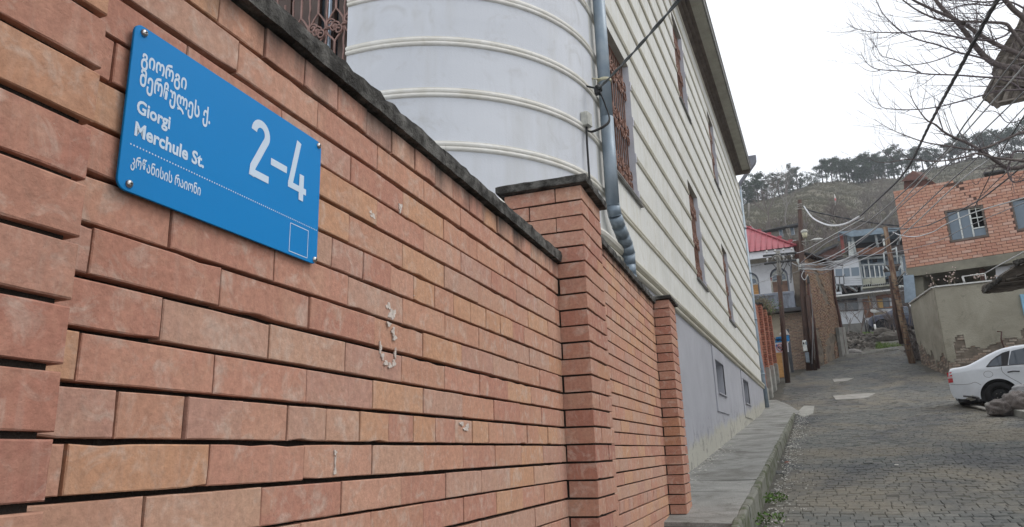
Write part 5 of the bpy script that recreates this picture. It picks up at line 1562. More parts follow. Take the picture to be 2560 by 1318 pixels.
# the step crack runs down from the notch to the window
crack = []
cr = [(2392, 466), (2401, 474), (2412, 482), (2424, 490), (2436, 499), (2444, 506)]
crp = [(fc(onF(*p)), onF(*p).z) for p in cr]
def crack_gap(a, z, L, h):
    for (cx, cz) in crp:
        if z <= cz < z + h and a < cx < a + L + .05: return cx
    return None
slope = (BR_.z - BL_.z) / (fc(BR_) - fc(BL_)); slope = (slope + (TR.z - TL.z) / (fc(TR) - fc(TL))) / 2
def block_mesh(L, h, rnd, sh):
    g = .015; mb = MB(); c = .006
    pts = [(g/2, g/2), (L - g/2, g/2 + sh * L), (L - g/2, h - g/2 + sh * L), (g/2, h - g/2)]
    ins = [(g/2 + c, g/2 + c), (L - g/2 - c, g/2 + c + sh*L), (L - g/2 - c, h - g/2 - c + sh*L), (g/2 + c, h - g/2 - c)]
    pts = [(x + rnd.uniform(-.003, .003), z + rnd.uniform(-.003, .003)) for x, z in pts]
    vs = [(x, 0, z) for x, z in ins] + [(x, c * .8, z) for x, z in pts] + [(x, .07, z) for x, z in pts]
    mb.add(vs, [(0,1,2,3)] + [(4+i, 4+(i+1) % 4, (i+1) % 4, i) for i in range(4)] + [(8+i, 8+(i+1) % 4, 4+(i+1) % 4, 4+i) for i in range(4)]); return mb
FR = Matrix(((ax.x, -hn.x, 0, 0), (ax.y, -hn.y, 0, 0), (0, 0, 1, 0), (0, 0, 0, 1)))
_bk = {}; restb = MB(); cnt = 0
blocks.sort(key=lambda b_: (b_[2] < .3, b_[0]))
for (a, z, L, h, k) in blocks:
    cx = crack_gap(a, z, L, h); pos_ = Matrix.Translation(FP(a, z, rn.uniform(-.002, .006))) @ FR
    if cx is not None and cx - a > .08: L = max(.1, min(L, cx - a) - .022)
    key = (round(L, 2), round(h, 3), rn.randrange(3))
    if key not in _bk: _bk[key] = block_mesh(L, h, rn, slope).mesh('brick', M['block_orange'])
    if cnt < 300 and a < fc(onF(2575, 550)): part(_bk[key], 'brick', bh, pos_); cnt += 1
    else: add_mesh_to(restb, _bk[key], pos_)
restb.build('brick', M['block_orange'], bh, kind='stuff')
core = MB()   # dark joint backing, with the openings left free
xs_ = sorted([xl + .01, XW] + [w[0] for w in wrect] + [w[1] for w in wrect])
for a, b_ in zip(xs_, xs_[1:]):
    xm = (a+b_)/2; w = next((w for w in wrect if w[0] < xm < w[1]), None)
    def slab_(z0a, z0b, z1a, z1b): core.prism([FP(a, z0a, -.014), FP(b_, z0b, -.014), FP(b_, z1b, -.014), FP(a, z1a, -.014)], -hn * .22)
    if w is None: slab_(botz(a), botz(b_), topz(a) - .02, topz(b_) - .02)
    else: slab_(botz(a), botz(b_), w[2][3], w[2][2]); slab_(w[2][0], w[2][1], topz(a) - .02, topz(b_) - .02)
core.build('mortar', M['block_joint'], bh)
for i, (wa, wbx, zz) in enumerate(wrect):
    def WP(u, v, d): 
        z0 = zz[3] + (zz[2]-zz[3])*u; z1 = zz[0] + (zz[1]-zz[0])*u
        return FP(wa + (wbx-wa)*u, z0 + (z1-z0)*v, d)
    fr = MB()
    def bar(u0, u1, v0, v1, d0, d1): fr.prism([WP(u0, v0, d0), WP(u1, v0, d0), WP(u1, v1, d0), WP(u0, v1, d0)], hn * (d1 - d0))
    bar(0, .055, 0, 1, -.12, -.02); bar(.945, 1, 0, 1, -.12, -.02); bar(.055, .945, .94, 1, -.12, -.02); bar(.055, .945, 0, .06, -.12, -.02)
    wo = fr.build('window', M['wood_old'], bh)
    fr = MB(); cols_ = (.055, .34, .63, .945) if i == 0 else (.055, .5, .945)
    for u in cols_[1:-1]: bar(u - .02, u + .02, .06, .94, -.11, -.05)
    if i == 0: bar(.65, .945, .30, .33, -.11, -.05); bar(.65, .945, .62, .645, -.11, -.06); bar(.79, .81, .30, .94, -.11, -.07)
    fr.build('frame', M['white_box'], wo)
    for j in range(len(cols_) - 1):
        g_ = MB()
        if i == 0 and j == 2: g_.quad(WP(cols_[j], .06, -.09), WP(cols_[j+1], .06, -.09), WP(cols_[j+1], .30, -.09), WP(cols_[j], .30, -.09))
        else: g_.quad(WP(cols_[j], .06, -.09), WP(cols_[j+1], .06, -.09), WP(cols_[j+1], .94, -.09), WP(cols_[j], .94, -.09))
        g_.build('pane', M['glass_blue'], wo)
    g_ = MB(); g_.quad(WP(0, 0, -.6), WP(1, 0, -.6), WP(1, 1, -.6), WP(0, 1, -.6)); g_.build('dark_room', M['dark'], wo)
# side and back walls
sd_ = MB(); sd_.prism([FP(xl + .02, botz(xl), -.02), FP(xl + .25, botz(xl), -.02), FP(xl + .25, topz(xl), -.02), FP(xl + .02, topz(xl), -.02)], -hn * 6); sd_.build('side_wall', M['block_joint'], bh)
# brick-on-edge top course, chimney hood, roof sheet
tc = MB(); x = xl
while x < fc(onF(2378, 462)):
    tc.prism([FP(x, topz(x) - .01, .02), FP(x + .11, topz(x+.11) - .01, .02), FP(x + .11, topz(x+.11) + .085 + rn.uniform(-.01, .01), .02), FP(x, topz(x) + .085, .02)], -hn * .24); x += .122
tc.build('brick', M['block_orange'], bh, kind='stuff')
hd_ = MB()
def HP(px, d): return onF(*px, d)
hood = [HP((2256, 452), -.9), HP((2319, 447), -.9), HP((2283, 427), -1.6)]
fb = [HP((2260, 476), -.9), HP((2318, 466), -.9), HP((2318, 448), -.9), HP((2260, 453), -.9)]
hd_.prism(fb, -hn * 1.3); hd_.build('chimney', M['rust'], bh)
hd_ = MB(); a0, a1, a2, a3 = HP((2252, 454), -.8), HP((2322, 447), -.8), HP((2321, 447), -2.4), HP((2262, 450), -2.4); ap1, ap2 = HP((2281, 427), -1.2), HP((2306, 431), -1.9)
hd_.add([a0, a1, a2, a3, ap1, ap2], [(0, 1, 5, 4), (1, 2, 5), (2, 3, 4, 5), (3, 0, 4), (0, 3, 2, 1)]); hd_.build('chimney_hood', M['rust'], bh)
hd_ = MB(); b0, b1 = HP((2322, 447), -1.0), HP((2345, 462), -1.0); hd_.prism([HP((2318, 466), -1.0), b1, b0], -hn * 1.4); hd_.build('roof_ramp', M['rust'], bh)
rs = MB(); rs.prism([HP((2374, 459), -.1), HP((2402, 456), -.1), HP((2402, 454), -.1), HP((2374, 457.5), -.1)], -hn * 1.2); rs.prism([HP((2458, 435), -.1), HP((2512, 427), -.1), HP((2512, 423), -.1), HP((2458, 431), -.1)], -hn * 1.5); rs.build('roof_sheet', M['dark_metal'], bh)
# concrete slab and what holds it
sl = MB(); zs0 = lambda x: botz(x) - .012
def slp(x, dz, d): return FP(x, botz(x) - dz, d)
sl.prism([slp(xl - .03, .02, .05), slp(XW, .02, .05), slp(XW, .50, .05), slp(xl + .03, .37, .05)], -hn * 6); sl.build('slab', M['slab_grey'], bh)
def flatF(pxs, d, t_, mat, name, parent=bh, **kw):
    mb = MB(); mb.prism([onF(*p, d) for p in pxs], -hn * t_); return mb.build(name, mat, parent, **kw)
flatF([(2279, 745), (2312, 742), (2306, 688), (2276, 692)], -.25, 1.5, M['slab_grey'], 'pier')
flatF([(2262, 757), (2291, 754), (2284, 687), (2258, 689)], .06, .06, M['pale_sheet'], 'cladding_panel')
flatF([(2290, 760), (2600, 740), (2600, 640), (2290, 680)], -3.2, .1, M['dark'], 'back_wall')
flatF([(2455, 720), (2467, 718), (2458, 655), (2446, 657)], -.3, .2, M['rust'], 'post')
flatF([(2490, 700), (2600, 700), (2600, 640), (2488, 655)], -.4, .4, M['white_paint'], 'plaster_fragment')
# gate frame and blossom twigs behind the wall
gf = MB(); 
for pth in ([(2405, 692), (2412, 712)], [(2405, 692), (2462, 684)], [(2462, 684), (2466, 706)], [(2407, 690), (2414, 712)]): gf.tube([onF(*p, 2.0) for p in pth], .022, 5)
tag(gf.build('gate_frame', M['metal_trim']), 'thin white metal gate frame behind the top of the plaster wall', 'gate')
tw = empty('blossom_bush', onF(2400, 715, 1.5), 'bare twigs with white seed heads in the dark gap under the slab', 'bush')
mb = MB(); bl_ = MB(); rn = random.Random(8)
for (bx_, by_, ex, ey) in ((2343, 716, 2326, 686), (2372, 713, 2370, 690), (2388, 712, 2389, 672), (2375, 713, 2382, 684), (2330, 720, 2328, 708), (2440, 708, 2432, 690), (2470, 705, 2484, 692), (2445, 706, 2447, 688)):
    a, b_ = onF(bx_, by_, 1.2), onF(ex, ey, 1.2); mb.tube([a, a.lerp(b_, .5) + ax * rn.uniform(-.1, .1), b_], [.014, .01, .005], 4)
    for _ in range(7):
        t_ = rn.uniform(.35, 1.05); c = a.lerp(b_, t_) + ax * rn.uniform(-.16, .16) + UP * rn.uniform(-.05, .1); bl_.ball(c, rn.uniform(.018, .036), 5, 4, jit=.25); mb.tube([a.lerp(b_, t_ * .9), c], .004, 3, cap=False)
mb.build('stem', M['dry_vine'], tw, kind='stuff'); M['seed'] = simple('seed', (.45,.36,.32), .8, bs=0); bl_.build('seed_head', M['seed'], tw, kind='stuff')

# ------------------------------------------------------------------ roof corner of the nearer building at the right edge
def slabpx(pxs, Y, d, mat, name, parent, sub=1, jit=0.0, rn=random.Random(2)):
    """plank-like prism: outline read at distance Y, thickness vector d"""
    pts = [at(*p, Y) if len(p) == 2 else at(p[0], p[1], p[2]) for p in pxs]
    if sub > 1:
        q = []
        for i in range(len(pts)):
            a, b_ = pts[i], pts[(i+1) % len(pts)]
            for s in range(sub): q.append(a.lerp(b_, s/sub) + Vector((rn.uniform(-jit, jit), 0, rn.uniform(-jit, jit))))
        pts = q
    mb = MB(); mb.prism(pts, d); return mb.build(name, mat, parent)
nh = empty('neighbour_house', (8, 13.5, gz(6, 13.5)), 'old plastered house past the right edge that carries the jutting roof corners', 'house')
xw_ = at(2790, 400, 14.0).x
mb = MB(); mb.box((xw_, 12.2, gz(6, 12) - .5), (xw_ + 6, 14.6, at(2790, 190, 14.0).z)); mb.build('wall', M['grey_plaster'], nh)
mb = MB(); mb.prism([(xw_ - .05, 11.6, at(2790, 190, 14.0).z), (xw_ + 7, 11.6, at(2790, 190, 14.0).z), (xw_ + 3.2, 11.6, at(2790, 190, 14.0).z + 2.2)], (0, 3.1, 0)); mb.build('roof', M['rotten_wood'], nh)
nb = empty('tiled_roof', at(2530, 250, 13), 'underside of an old timber roof corner behind the bare tree at the top right', 'roof')
slabpx([(2462, 240), (2490, 262), (2560, 245), (2960, 160), (2960, -180), (2580, -60), (2560, 52), (2520, 130)], 14.0, (0, .25, .08), M['rotten_wood'], 'boarding', nb, 4, .01)
for (a, b_) in (((2490, 262, 13.7), (2585, 20, 13.7)), ((2478, 245, 13.7), (2570, 20, 13.7)), ((2512, 258, 13.6), (2600, 40, 13.6)), ((2535, 252, 13.6), (2620, 60, 13.6)), ((2560, 246, 13.6), (2640, 80, 13.6))):
    mb = MB(); mb.tube([at(*a), at(*b_)], .055, 4); mb.build('rafter', M['rafter_wood'], nb)
for (a, b_) in (((2468, 240, 13.5), (2498, 268, 13.5)), ((2488, 262, 13.5), (2600, 238, 13.5)), ((2500, 200, 13.55), (2600, 215, 13.5)), ((2520, 150, 13.55), (2600, 160, 13.5))):
    mb = MB(); mb.tube([at(*a), at(*b_)], .05, 4); mb.build('batten', M['rafter_wood'], nb)
slabpx([(2486, 150), (2478, 182), (2484, 186), (2540, 90), (2556, 45)], 13.4, (0, .05, 0), M['rotten_wood'], 'edge_board', nb, 3, .01)
le = empty('rotten_eave', at(2530, 690, 15), 'dark broken roof edge jutting in from the right above the plaster wall', 'roof')
slabpx([(2463, 729), (2465, 716), (2488, 700), (2505, 690), (2512, 684), (2535, 668), (2549, 656), (2553, 662), (2600, 640), (2960, 560), (2960, 660), (2560, 722), (2530, 727), (2480, 733), (2468, 733)], 15.0, (0, .3, .05), M['rotten_wood'], 'boarding', le, 4, .012)
slabpx([(2463, 731), (2464, 717), (2500, 692), (2506, 698), (2474, 722)], 14.9, (0, .12, 0), M['coping'], 'edge', le, 4, .008)
slabpx([(2534, 652), (2546, 648), (2960, 545), (2960, 560), (2552, 658), (2540, 662)], 14.9, (0, .1, 0), M['coping'], 'edge', le, 4, .01)
for k in range(3):
    mb = MB(); mb.tube([at(2490 + k*26, 712 - k*10, 14.96), at(2600, 700 - k*16, 14.96)], .035, 4); mb.build('board', M['rotten_wood'], le)
# ================================================================== upper end: rubble bank, shack, hill
YS = 55.0
M['tin_blue'] = simple('tin_blue', (.17,.22,.26), .6, .2, scale=3, var=.2)
M['shack_white'] = plast('shack_white', (.52,.54,.57), (.42,.44,.46), 1.2)
M['shack_cream'] = plast('shack_cream', (.42,.42,.34), (.34,.34,.28), 1.0)
M['shack_wood'] = simple('shack_wood', (.085,.07,.065), .85, scale=3, var=.4, bs=.3, scl3=(1,1,3))
M['shack_brown'] = simple('shack_brown', (.20,.10,.065), .8, scale=3, var=.3)
M['frame_grey'] = simple('frame_grey', (.34,.37,.37), .7, scale=4, var=.25)
M['red_cloth'] = simple('red_cloth', (.22,.07,.06), .9, scale=5, var=.4)
M['yellow_wood'] = simple('yellow_wood', (.42,.27,.10), .7, var=.2)
M['stone_wall'] = plast('stone_wall', (.17,.165,.15), (.10,.10,.09), 2.0)
sh = empty('shack_house', at(2170, 830, YS), 'ramshackle three-storey house with glazed veranda and an open dark attic at the street end', 'house')
c3 = lambda x, y: (2080 + x/6.59, 560 + y/6.59)
c4 = lambda x, y: (2080 + x/6.59, 720 + y/6.59)
def SP(pts, Y, conv=c3): return [at(*conv(*p), Y) for p in pts]
def sq_(name, pts, Y, d, mat, parent=sh, conv=c3, **kw):
    mb = MB(); mb.prism(SP(pts, Y, conv), (0, d, 0)); return mb.build(name, mat, parent, **kw)
def stick(name, pts, Y, r, mat, parent=sh, conv=c3):
    mb = MB(); mb.tube(SP(pts, Y, conv), r, 5); return mb.build(name, mat, parent)
# attic
sq_('roof', [(100,128), (320,205), (850,150), (1150,95), (1150,60), (720,70)], YS - .8, 2.5, M['tin_blue'])
sq_('roof_edge', [(150,150), (318,212), (850,160), (850,128), (320,165)], YS - 1.0, .1, M['tin_blue'])
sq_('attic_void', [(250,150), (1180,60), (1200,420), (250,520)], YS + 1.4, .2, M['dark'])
sq_('parapet', [(395,402), (860,375), (860,490), (400,505)], YS - .1, .25, M['shack_brown'])
sq_('parapet', [(860,375), (1190,345), (1200,470), (860,490)], YS, .25, M['shack_wood'])
for k, (xa, xb, xc, xd) in enumerate(((118,150,190,160), (150,180,215,190), (185,215,245,225))):
    sq_('curtain', [(xa,150), (xb,160), (xc,480), (xd,475)], YS - .3, .06, M['red_cloth'] if k < 2 else M['shack_wood'])
for xa in (275, 320): sq_('grey_barrel', [(xa-8,290), (xa+25,290), (xa+45,515), (xa+3,520)], YS - .4, .3, M['white_box'])
stick('post', [(335,225), (385,490)], YS - .5, .09, M['frame_grey']); stick('post', [(715,180), (758,385)], YS - .5, .08, M['frame_grey']); stick('post', [(1085,100), (1110,350)], YS - .5, .05, M['shack_wood'])
stick('brace', [(1150,170), (1080,340)], YS - .4, .07, M['frame_grey'])
for pts in ([(60,440), (120,330)], [(90,470), (140,360)], [(230,150), (260,480)], [(110,470), (150,400)]): stick('stick', pts, YS - .5, .03, M['shack_wood'])
# eave over the middle storey
sq_('lower_eave', [(20,575), (460,518), (460,535), (30,592)], YS - .9, .7, M['dark_metal']); sq_('lower_eave', [(440,520), (1200,455), (1200,475), (440,540)], YS - .5, .7, M['dark_metal'])
# white glazed box on the left
wb_ = sq_('white_bay', [(25,590), (425,560), (500,1005), (205,1015), (195,985), (60,990)], YS - .6, .9, M['shack_white'])
for q in ([(55,745), (165,738), (172,868), (62,870)], [(190,735), (285,728), (300,862), (205,870)], [(315,722), (440,710), (455,850), (325,862)]):
    sq_('window_pane', q, YS - .62, .02, M['glass_blue'], wb_)
stick('seam', [(165,580), (172,740)], YS - .62, .02, M['frame_grey'], wb_)
for yy in (905, 940, 975): stick('seam', [(205, yy), (485, yy - 12)], YS - .62, .012, M['frame_grey'], wb_)
for pts in ([(45,870), (190,862)], [(45,870), (60,985)], [(120,866), (128,985)], [(190,862), (200,990)], [(190,862), (215,830)]): stick('railing', pts, YS - 1.0, .03, M['dark_metal'])
# glazed veranda
sq_('veranda_back', [(440,560), (1200,470), (1220,860), (500,1000)], YS + .5, .2, M['glass_blue'])
for q in ([(430,570), (462,566), (530,1010), (495,1015)], [(580,560), (600,558), (650,890), (625,892)], [(1100,480), (1150,475), (1190,850), (1150,850)]): sq_('mullion', q, YS - .1, .12, M['frame_grey'])
for q in ([(450,668), (860,650), (862,672), (452,692)], [(500,885), (900,855), (902,872), (503,902)], [(440,560), (860,520), (862,560), (445,592)], [(960,520), (1200,490), (1200,520), (960,560)]): sq_('transom', q, YS - .12, .12, M['frame_grey'])
for x0 in (512, 600, 685, 762, 830): sq_('mullion', [(x0,685), (x0+16,684), (x0+44,885), (x0+24,887)], YS - .14, .1, M['white_box'])
sq_('dark_pane', [(665,570), (740,565), (745,630), (670,635)], YS - .05, .03, M['dark'])
sq_('lower_panel', [(503,905), (640,895), (640,985), (515,1005)], YS - .15, .15, M['shack_cream']); sq_('lower_panel', [(645,893), (875,880), (885,975), (650,1005)], YS - .15, .15, M['shack_cream'])
sq_('balcony_floor', [(500,1040), (1040,985), (1045,1010), (505,1065)], YS - .8, .9, M['shack_cream'])
rn = random.Random(51)
for k in range(15): stick('baluster', [(510+k*36, 1035-k*3.2), (512+k*36, 1000-k*3.2)], YS - .85, .022, M['frame_grey'])
for k in range(7): stick('baluster', [(1085+k*22, 1010), (1088+k*22, 1060)], YS - .85, .04, M['white_box'])
# shed gallery beside the pole
sq_('gallery_floor', [(870,680), (1135,650), (1130,690), (880,715)], YS - 2.2, 1.6, M['shack_wood'])
for pts in ([(850,480), (875,690)], [(965,470), (985,670)], [(1055,380), (1085,650)], [(850,480), (1055,400)], [(880,700), (940,770)], [(1130,690), (1100,760)]): stick('gallery_post', pts, YS - 2.2, .05, M['frame_grey'])
# dark gap with timbers, then white strip
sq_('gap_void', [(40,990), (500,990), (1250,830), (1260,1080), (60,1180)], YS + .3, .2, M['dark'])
for pts in ([(50,1040), (90,1120)], [(130,1000), (150,1120)], [(210,1010), (390,1115)], [(240,1010), (420,1110)], [(395,1010), (410,1110)], [(490,1030), (500,1110)], [(90,1010), (60,1130)], [(170,1010), (240,1140)], [(560,1050), (570,1090)], [(640,1040), (800,1080)]): stick('timber', pts, YS - .3, .08, M['shack_wood'] if rn.random() < .5 else M['frame_grey'])
sq_('stone_block', [(45,1125), (160,1115), (165,1150), (50,1160)], YS - .8, .5, M['shack_white'])
sq_('porch_roof', [(50,1180), (1030,1070), (1034,1090), (52,1202)], YS - 1.4, 1.4, M['metal_trim'])
sq_('porch_roof', [(480,1100), (1230,1040), (1230,1062), (480,1125)], YS - 1.2, .5, M['dark_metal'])
# ground storey
sq_('ground_wall', [(40,120), (1260,20), (1300,560), (1000,560), (120,600)], YS, .3, M['shack_white'], conv=c4)
sq_('window_wall', [(60,140), (410,105), (440,370), (80,385)], YS - .1, .12, M['shack_wood'], conv=c4)
for q in ([(75,160), (205,148), (212,205), (80,212)], [(225,148), (400,132), (405,195), (230,205)], [(80,260), (210,250), (225,375), (90,380)], [(235,250), (420,240), (432,365), (245,372)]): sq_('window_pane', q, YS - .12, .02, M['glass'], conv=c4)
sq_('door', [(497,185), (655,175), (690,480), (545,492)], YS - .1, .12, M['shack_brown'], conv=c4)
stick('stick', [(590,110), (640,310)], YS - .3, .05, M['yellow_wood'], conv=c4)
sq_('window_wall', [(715,100), (1010,80), (1030,325), (755,335)], YS - .1, .12, M['shack_brown'], conv=c4)
sq_('yellow_board', [(745,190), (830,183), (845,325), (765,333)], YS - .13, .03, M['yellow_wood'], conv=c4); sq_('window_pane', [(835,165), (935,155), (950,310), (850,322)], YS - .13, .03, M['glass'], conv=c4); sq_('white_board', [(942,165), (1000,160), (1015,290), (960,300)], YS - .14, .03, M['shack_white'], conv=c4)
sq_('window_wall', [(1120,60), (1250,50), (1285,300), (1150,310)], YS - .1, .12, M['shack_wood'], conv=c4)
sq_('bare_render', [(700,400), (900,385), (960,420), (1000,480), (990,545), (730,555)], YS - .02, .03, M['tan_plaster'], conv=c4)
sq_('retaining_wall', [(150,600), (520,575), (1000,545), (1300,540), (1300,760), (190,760)], YS - 1.6, 1.6, M['stone_wall'], conv=c4)
stick('cable', [(70,252), (520,225), (1270,212)], YS - 1.8, .035, M['dark_metal'], conv=c4); stick('cable', [(130,372), (700,345), (1100,330)], YS - 1.8, .025, M['dark_metal'], conv=c4)
# small satellite dish
mb = MB(); c_ = at(*c4(695, 372), YS - .4); mb.ball(c_, .26, 12, 5, (1, .25, .7)); tag(mb.build('satellite_dish', M['porcelain']), 'small white satellite dish on the shack wall beside the brown door', 'dish')

# fence posts and wire along the bank
for k, (q0, q1, lab) in enumerate((((120,385), (200,830), 'leftmost dark'), ((530,510), (575,770), 'second dark'), ((575,545), (620,765), 'third dark'))):
    mb = MB(); mb.tube([at(*c4(*q0), 47.5), at(*c4(*q1), 47.5)], .055, 6); mb.tube([at(*c4(*q0), 47.5) + UP*.0, at(*c4(*q0), 47.5) + UP*.08], [.06, .01], 6)
    tag(mb.build('fence_post', M['dark_metal']), lab + ' green fence post on the rubble bank below the shack', 'fence post', 'fence posts on the rubble bank')
mb = MB(); mb.tube([at(*c4(670, 460), 47), at(*c4(700, 600), 47)], .07, 6); mb.tube([at(*c4(700, 600), 47), at(*c4(735, 765), 47)], .075, 6)
tag(mb.build('fence_post', M['dark_metal']), 'thick leaning dark post in front of the blue car', 'fence post', 'fence posts on the rubble bank')
mb = MB(); mb.tube([at(*c4(698, 600), 46.95), at(*c4(738, 768), 46.95)], .06, 6)
tag(mb.build('white_stake', M['porcelain']), 'white stake leaning on the bank in front of the blue car', 'stake')

# rubble bank
def bank_z(x, y):
    """height over the road line: mound between the brick building and the wall"""
    return 0
bA = [ground_at(2112, 890), ground_at(2150, 882), ground_at(2200, 876), ground_at(2262, 868)]
mb = MB(); nx_, ny_ = 60, 26; vs = []
topy = [(2100, 832), (2140, 837), (2165, 838), (2200, 838), (2230, 852), (2262, 858), (2300, 858)]
def ptop(x):
    for (a, ya), (b_, yb) in zip(topy, topy[1:]):
        if x <= b_: return ya + (yb - ya) * (x - a) / (b_ - a)
    return topy[-1][1]
boty = [(2100, 893), (2150, 883), (2200, 877), (2262, 868), (2310, 862)]
def pbot(x):
    for (a, ya), (b_, yb) in zip(boty, boty[1:]):
        if x <= b_: return ya + (yb - ya) * (x - a) / (b_ - a)
    return boty[-1][1]
def bank_pt(u, v):
    x = 2100 + 200 * u; y0_, y1_ = pbot(x) + 3, ptop(x); yy = 38.2 + v * 8.5 + (u * 1.5)
    return at(x, y0_ + (y1_ - y0_) * v ** .85, yy)
for j in range(ny_ + 1):
    for i in range(nx_ + 1):
        p = bank_pt(i/nx_, j/ny_); p.z += noise.noise((p.x * 1.6, p.y * 1.2, 0)) * .14 + noise.noise((p.x * 5, p.y * 4, 0)) * .06; vs.append(p)
vs += [Vector((v.x * 1.0, v.y + 9, v.z + .8)) for v in vs[-(nx_+1):]]
mb.add(vs, [(j*(nx_+1)+i, j*(nx_+1)+i+1, (j+1)*(nx_+1)+i+1, (j+1)*(nx_+1)+i) for j in range(ny_+1) for i in range(nx_)], True)
tag(mb.build('earth_bank', M['soil']), kind='structure')
M['rubble'] = simple('rubble', (.13,.12,.105), .95, scale=6, bs=.6, col2=(.075,.065,.055), rnd=.45)
mb = MB(); rn = random.Random(61)
def rock(mb, p, r_, flat=.45, rn=rn):
    R = Matrix.Rotation(rn.uniform(0, 6.3), 4, 'Z') @ Matrix.Rotation(rn.uniform(-.5, .5), 4, 'X') @ Matrix.Rotation(rn.uniform(-.5, .5), 4, 'Y'); a, b_, c = r_ * rn.uniform(.8, 1.5), r_ * rn.uniform(.6, 1.0), r_ * flat * rn.uniform(.7, 1.3)
    vs = []
    for sx in (-1, 1):
        for sy in (-1, 1):
            for sz in (-1, 1): vs.append(Vector(p) + R @ Vector((sx*a*rn.uniform(.6, 1), sy*b_*rn.uniform(.6, 1), sz*c*rn.uniform(.7, 1))))
    mb.add(vs, [(0,1,3,2),(4,6,7,5),(0,4,5,1),(2,3,7,6),(0,2,6,4),(1,5,7,3)])
for _ in range(2600):
    u, v = rn.random(), rn.random() ** 1.1
    if u > .45 and v < .35 and rn.random() < .8: continue
    p = bank_pt(u, v); p.z += noise.noise((p.x * 1.6, p.y * 1.2, 0)) * .14 + .03; rock(mb, p, rn.choice([.05, .08, .08, .12, .17]))
tag(mb.build('rubble', M['rubble']), 'heap of grey broken stones and bricks on the bank at the street end', 'rubble', kind='stuff')
for (x, y, r_, Y, lab) in ((2134, 886, .33, 38.2, 'large pale boulder at the foot of the rubble bank'), (2206, 833, .38, 44, 'dark round boulder high on the rubble bank'), (2222, 848, .50, 43, 'large dark boulder on the right part of the rubble bank')):
    mb = MB(); mb.ball(at(x, y, Y), r_, 9, 7, (1.25, .9, .8), .10); tag(mb.build('boulder', M['stone_grey'] if r_ < .35 else M['rubble']), lab, 'boulder')
mb = MB()
for _ in range(2600):
    if rn.random() < .6: u, v = rn.uniform(.45, .78), rn.uniform(.0, .30)
    else: u, v = rn.uniform(.28, .55), rn.uniform(.85, 1.0)
    p = bank_pt(u, v) + UP * rn.uniform(0, .10); d = Vector((rn.uniform(-.06, .06), rn.uniform(-.04, .04), rn.uniform(.08, .2)))
    e = Vector((rn.uniform(-.03, .03), .02, 0)); mb.add([p - e, p + e, p + d], [(0, 1, 2)])
tag(mb.build('grass', M['grass']), 'bright green grass patches on the rubble bank', 'grass', kind='stuff')
# stone edging where the road bends
for k in range(9):
    x = 2128 + k * 13; g_ = ground_at(x, 892 - k * 1.9); mb = MB(); mb.bbox((g_.x - .28, g_.y - .1, g_.z - .1), (g_.x + .26, g_.y + .12, g_.z + .10 + rn.uniform(-.03, .03)), .02)
    mb.build('kerbstone', M['concrete_mid'], street)

# bare shrubs and twigs
M['twig'] = simple('twig', (.13,.11,.10), .9, scale=20, var=.3, bs=0)
M['twig_light'] = simple('twig_light', (.17,.155,.145), .9, scale=20, var=.25, bs=0)
def bare_tree(mb, base, h, n0, spread, depth, r0, rn, up=.7):
    def grow(p, d, L, r, k):
        pts = [p]; q = p
        for _ in range(3):
            d = (d + Vector((rn.gauss(0, .12), rn.gauss(0, .12), rn.gauss(.03, .10)))).normalized(); q = q + d * L / 3; pts.append(q)
        mb.tube(pts, [r, r*.85, r*.7, r*.55], 4 if r < .03 else 6, cap=False)
        if k <= 0: return
        for _ in range(n0 if k > 1 else n0 + 1):
            t = rn.uniform(.35, 1); s = pts[0].lerp(pts[-1], t)
            nd = (d + Vector((rn.uniform(-1, 1), rn.uniform(-1, 1) * .7, rn.uniform(-.3, .8))) * spread).normalized()
            grow(s, nd, L * rn.uniform(.55, .8), r * .5, k - 1)
    grow(Vector(base), Vector((rn.uniform(-.1, .1), 0, 1)), h * .45, r0, depth)
for (x, y, Y, h, r_, lab) in ((2153, 838, 46, 3.2, .05, 'bare branching shrub in front of the brown shack door'), (2119, 842, 46, 2.6, .04, 'thin pale bare sapling on the left of the bank'), (2236, 838, 44, 2.6, .05, 'tangled bare brush beside the weathered pole'), (2285, 812, 42, 4.6, .04, 'upright bare twigs behind the left end of the plaster wall')):
    mb = MB(); bare_tree(mb, at(x, y, Y), h, 3, .75, 4, r_, rn)
    if 'brush' in lab or 'upright' in lab:
        for q in range(5): bare_tree(mb, at(x + rn.uniform(-18, 18), y + rn.uniform(-4, 8), Y), h * .6, 3, .9, 3, r_ * .7, rn)
    tag(mb.build('bare_shrub', M['twig'] if 'pale' not in lab else M['twig_light']), lab, 'shrub')
# thick dead stems at the weathered pole
mb = MB()
for pts in ([(2284, 868), (2296, 890), (2302, 918)], [(2278, 862), (2286, 885), (2296, 915)], [(2290, 850), (2294, 880), (2310, 912)], [(2268, 862), (2284, 872), (2296, 862), (2294, 845)], [(2262, 878), (2276, 876), (2290, 868)], [(2270, 822), (2282, 834), (2290, 852)], [(2258, 790), (2266, 815), (2272, 835)]):
    mb.tube(bez([at(*p, 33.0 + .3 * i) for i, p in enumerate(pts)], 6), .06, 6)
for _ in range(40):
    a = at(rn.uniform(2266, 2300), rn.uniform(850, 905), rn.uniform(32.8, 34)); mb.tube(bez([a, a + Vector((rn.uniform(-.3, .3), 0, rn.uniform(.1, .4))), a + Vector((rn.uniform(-.5, .5), 0, rn.uniform(.3, .9)))], 4), .015, 4, cap=False)
tag(mb.build('dead_bush', M['twig']), 'thick grey dead stems tangled between the weathered pole and the plaster wall', 'bush')

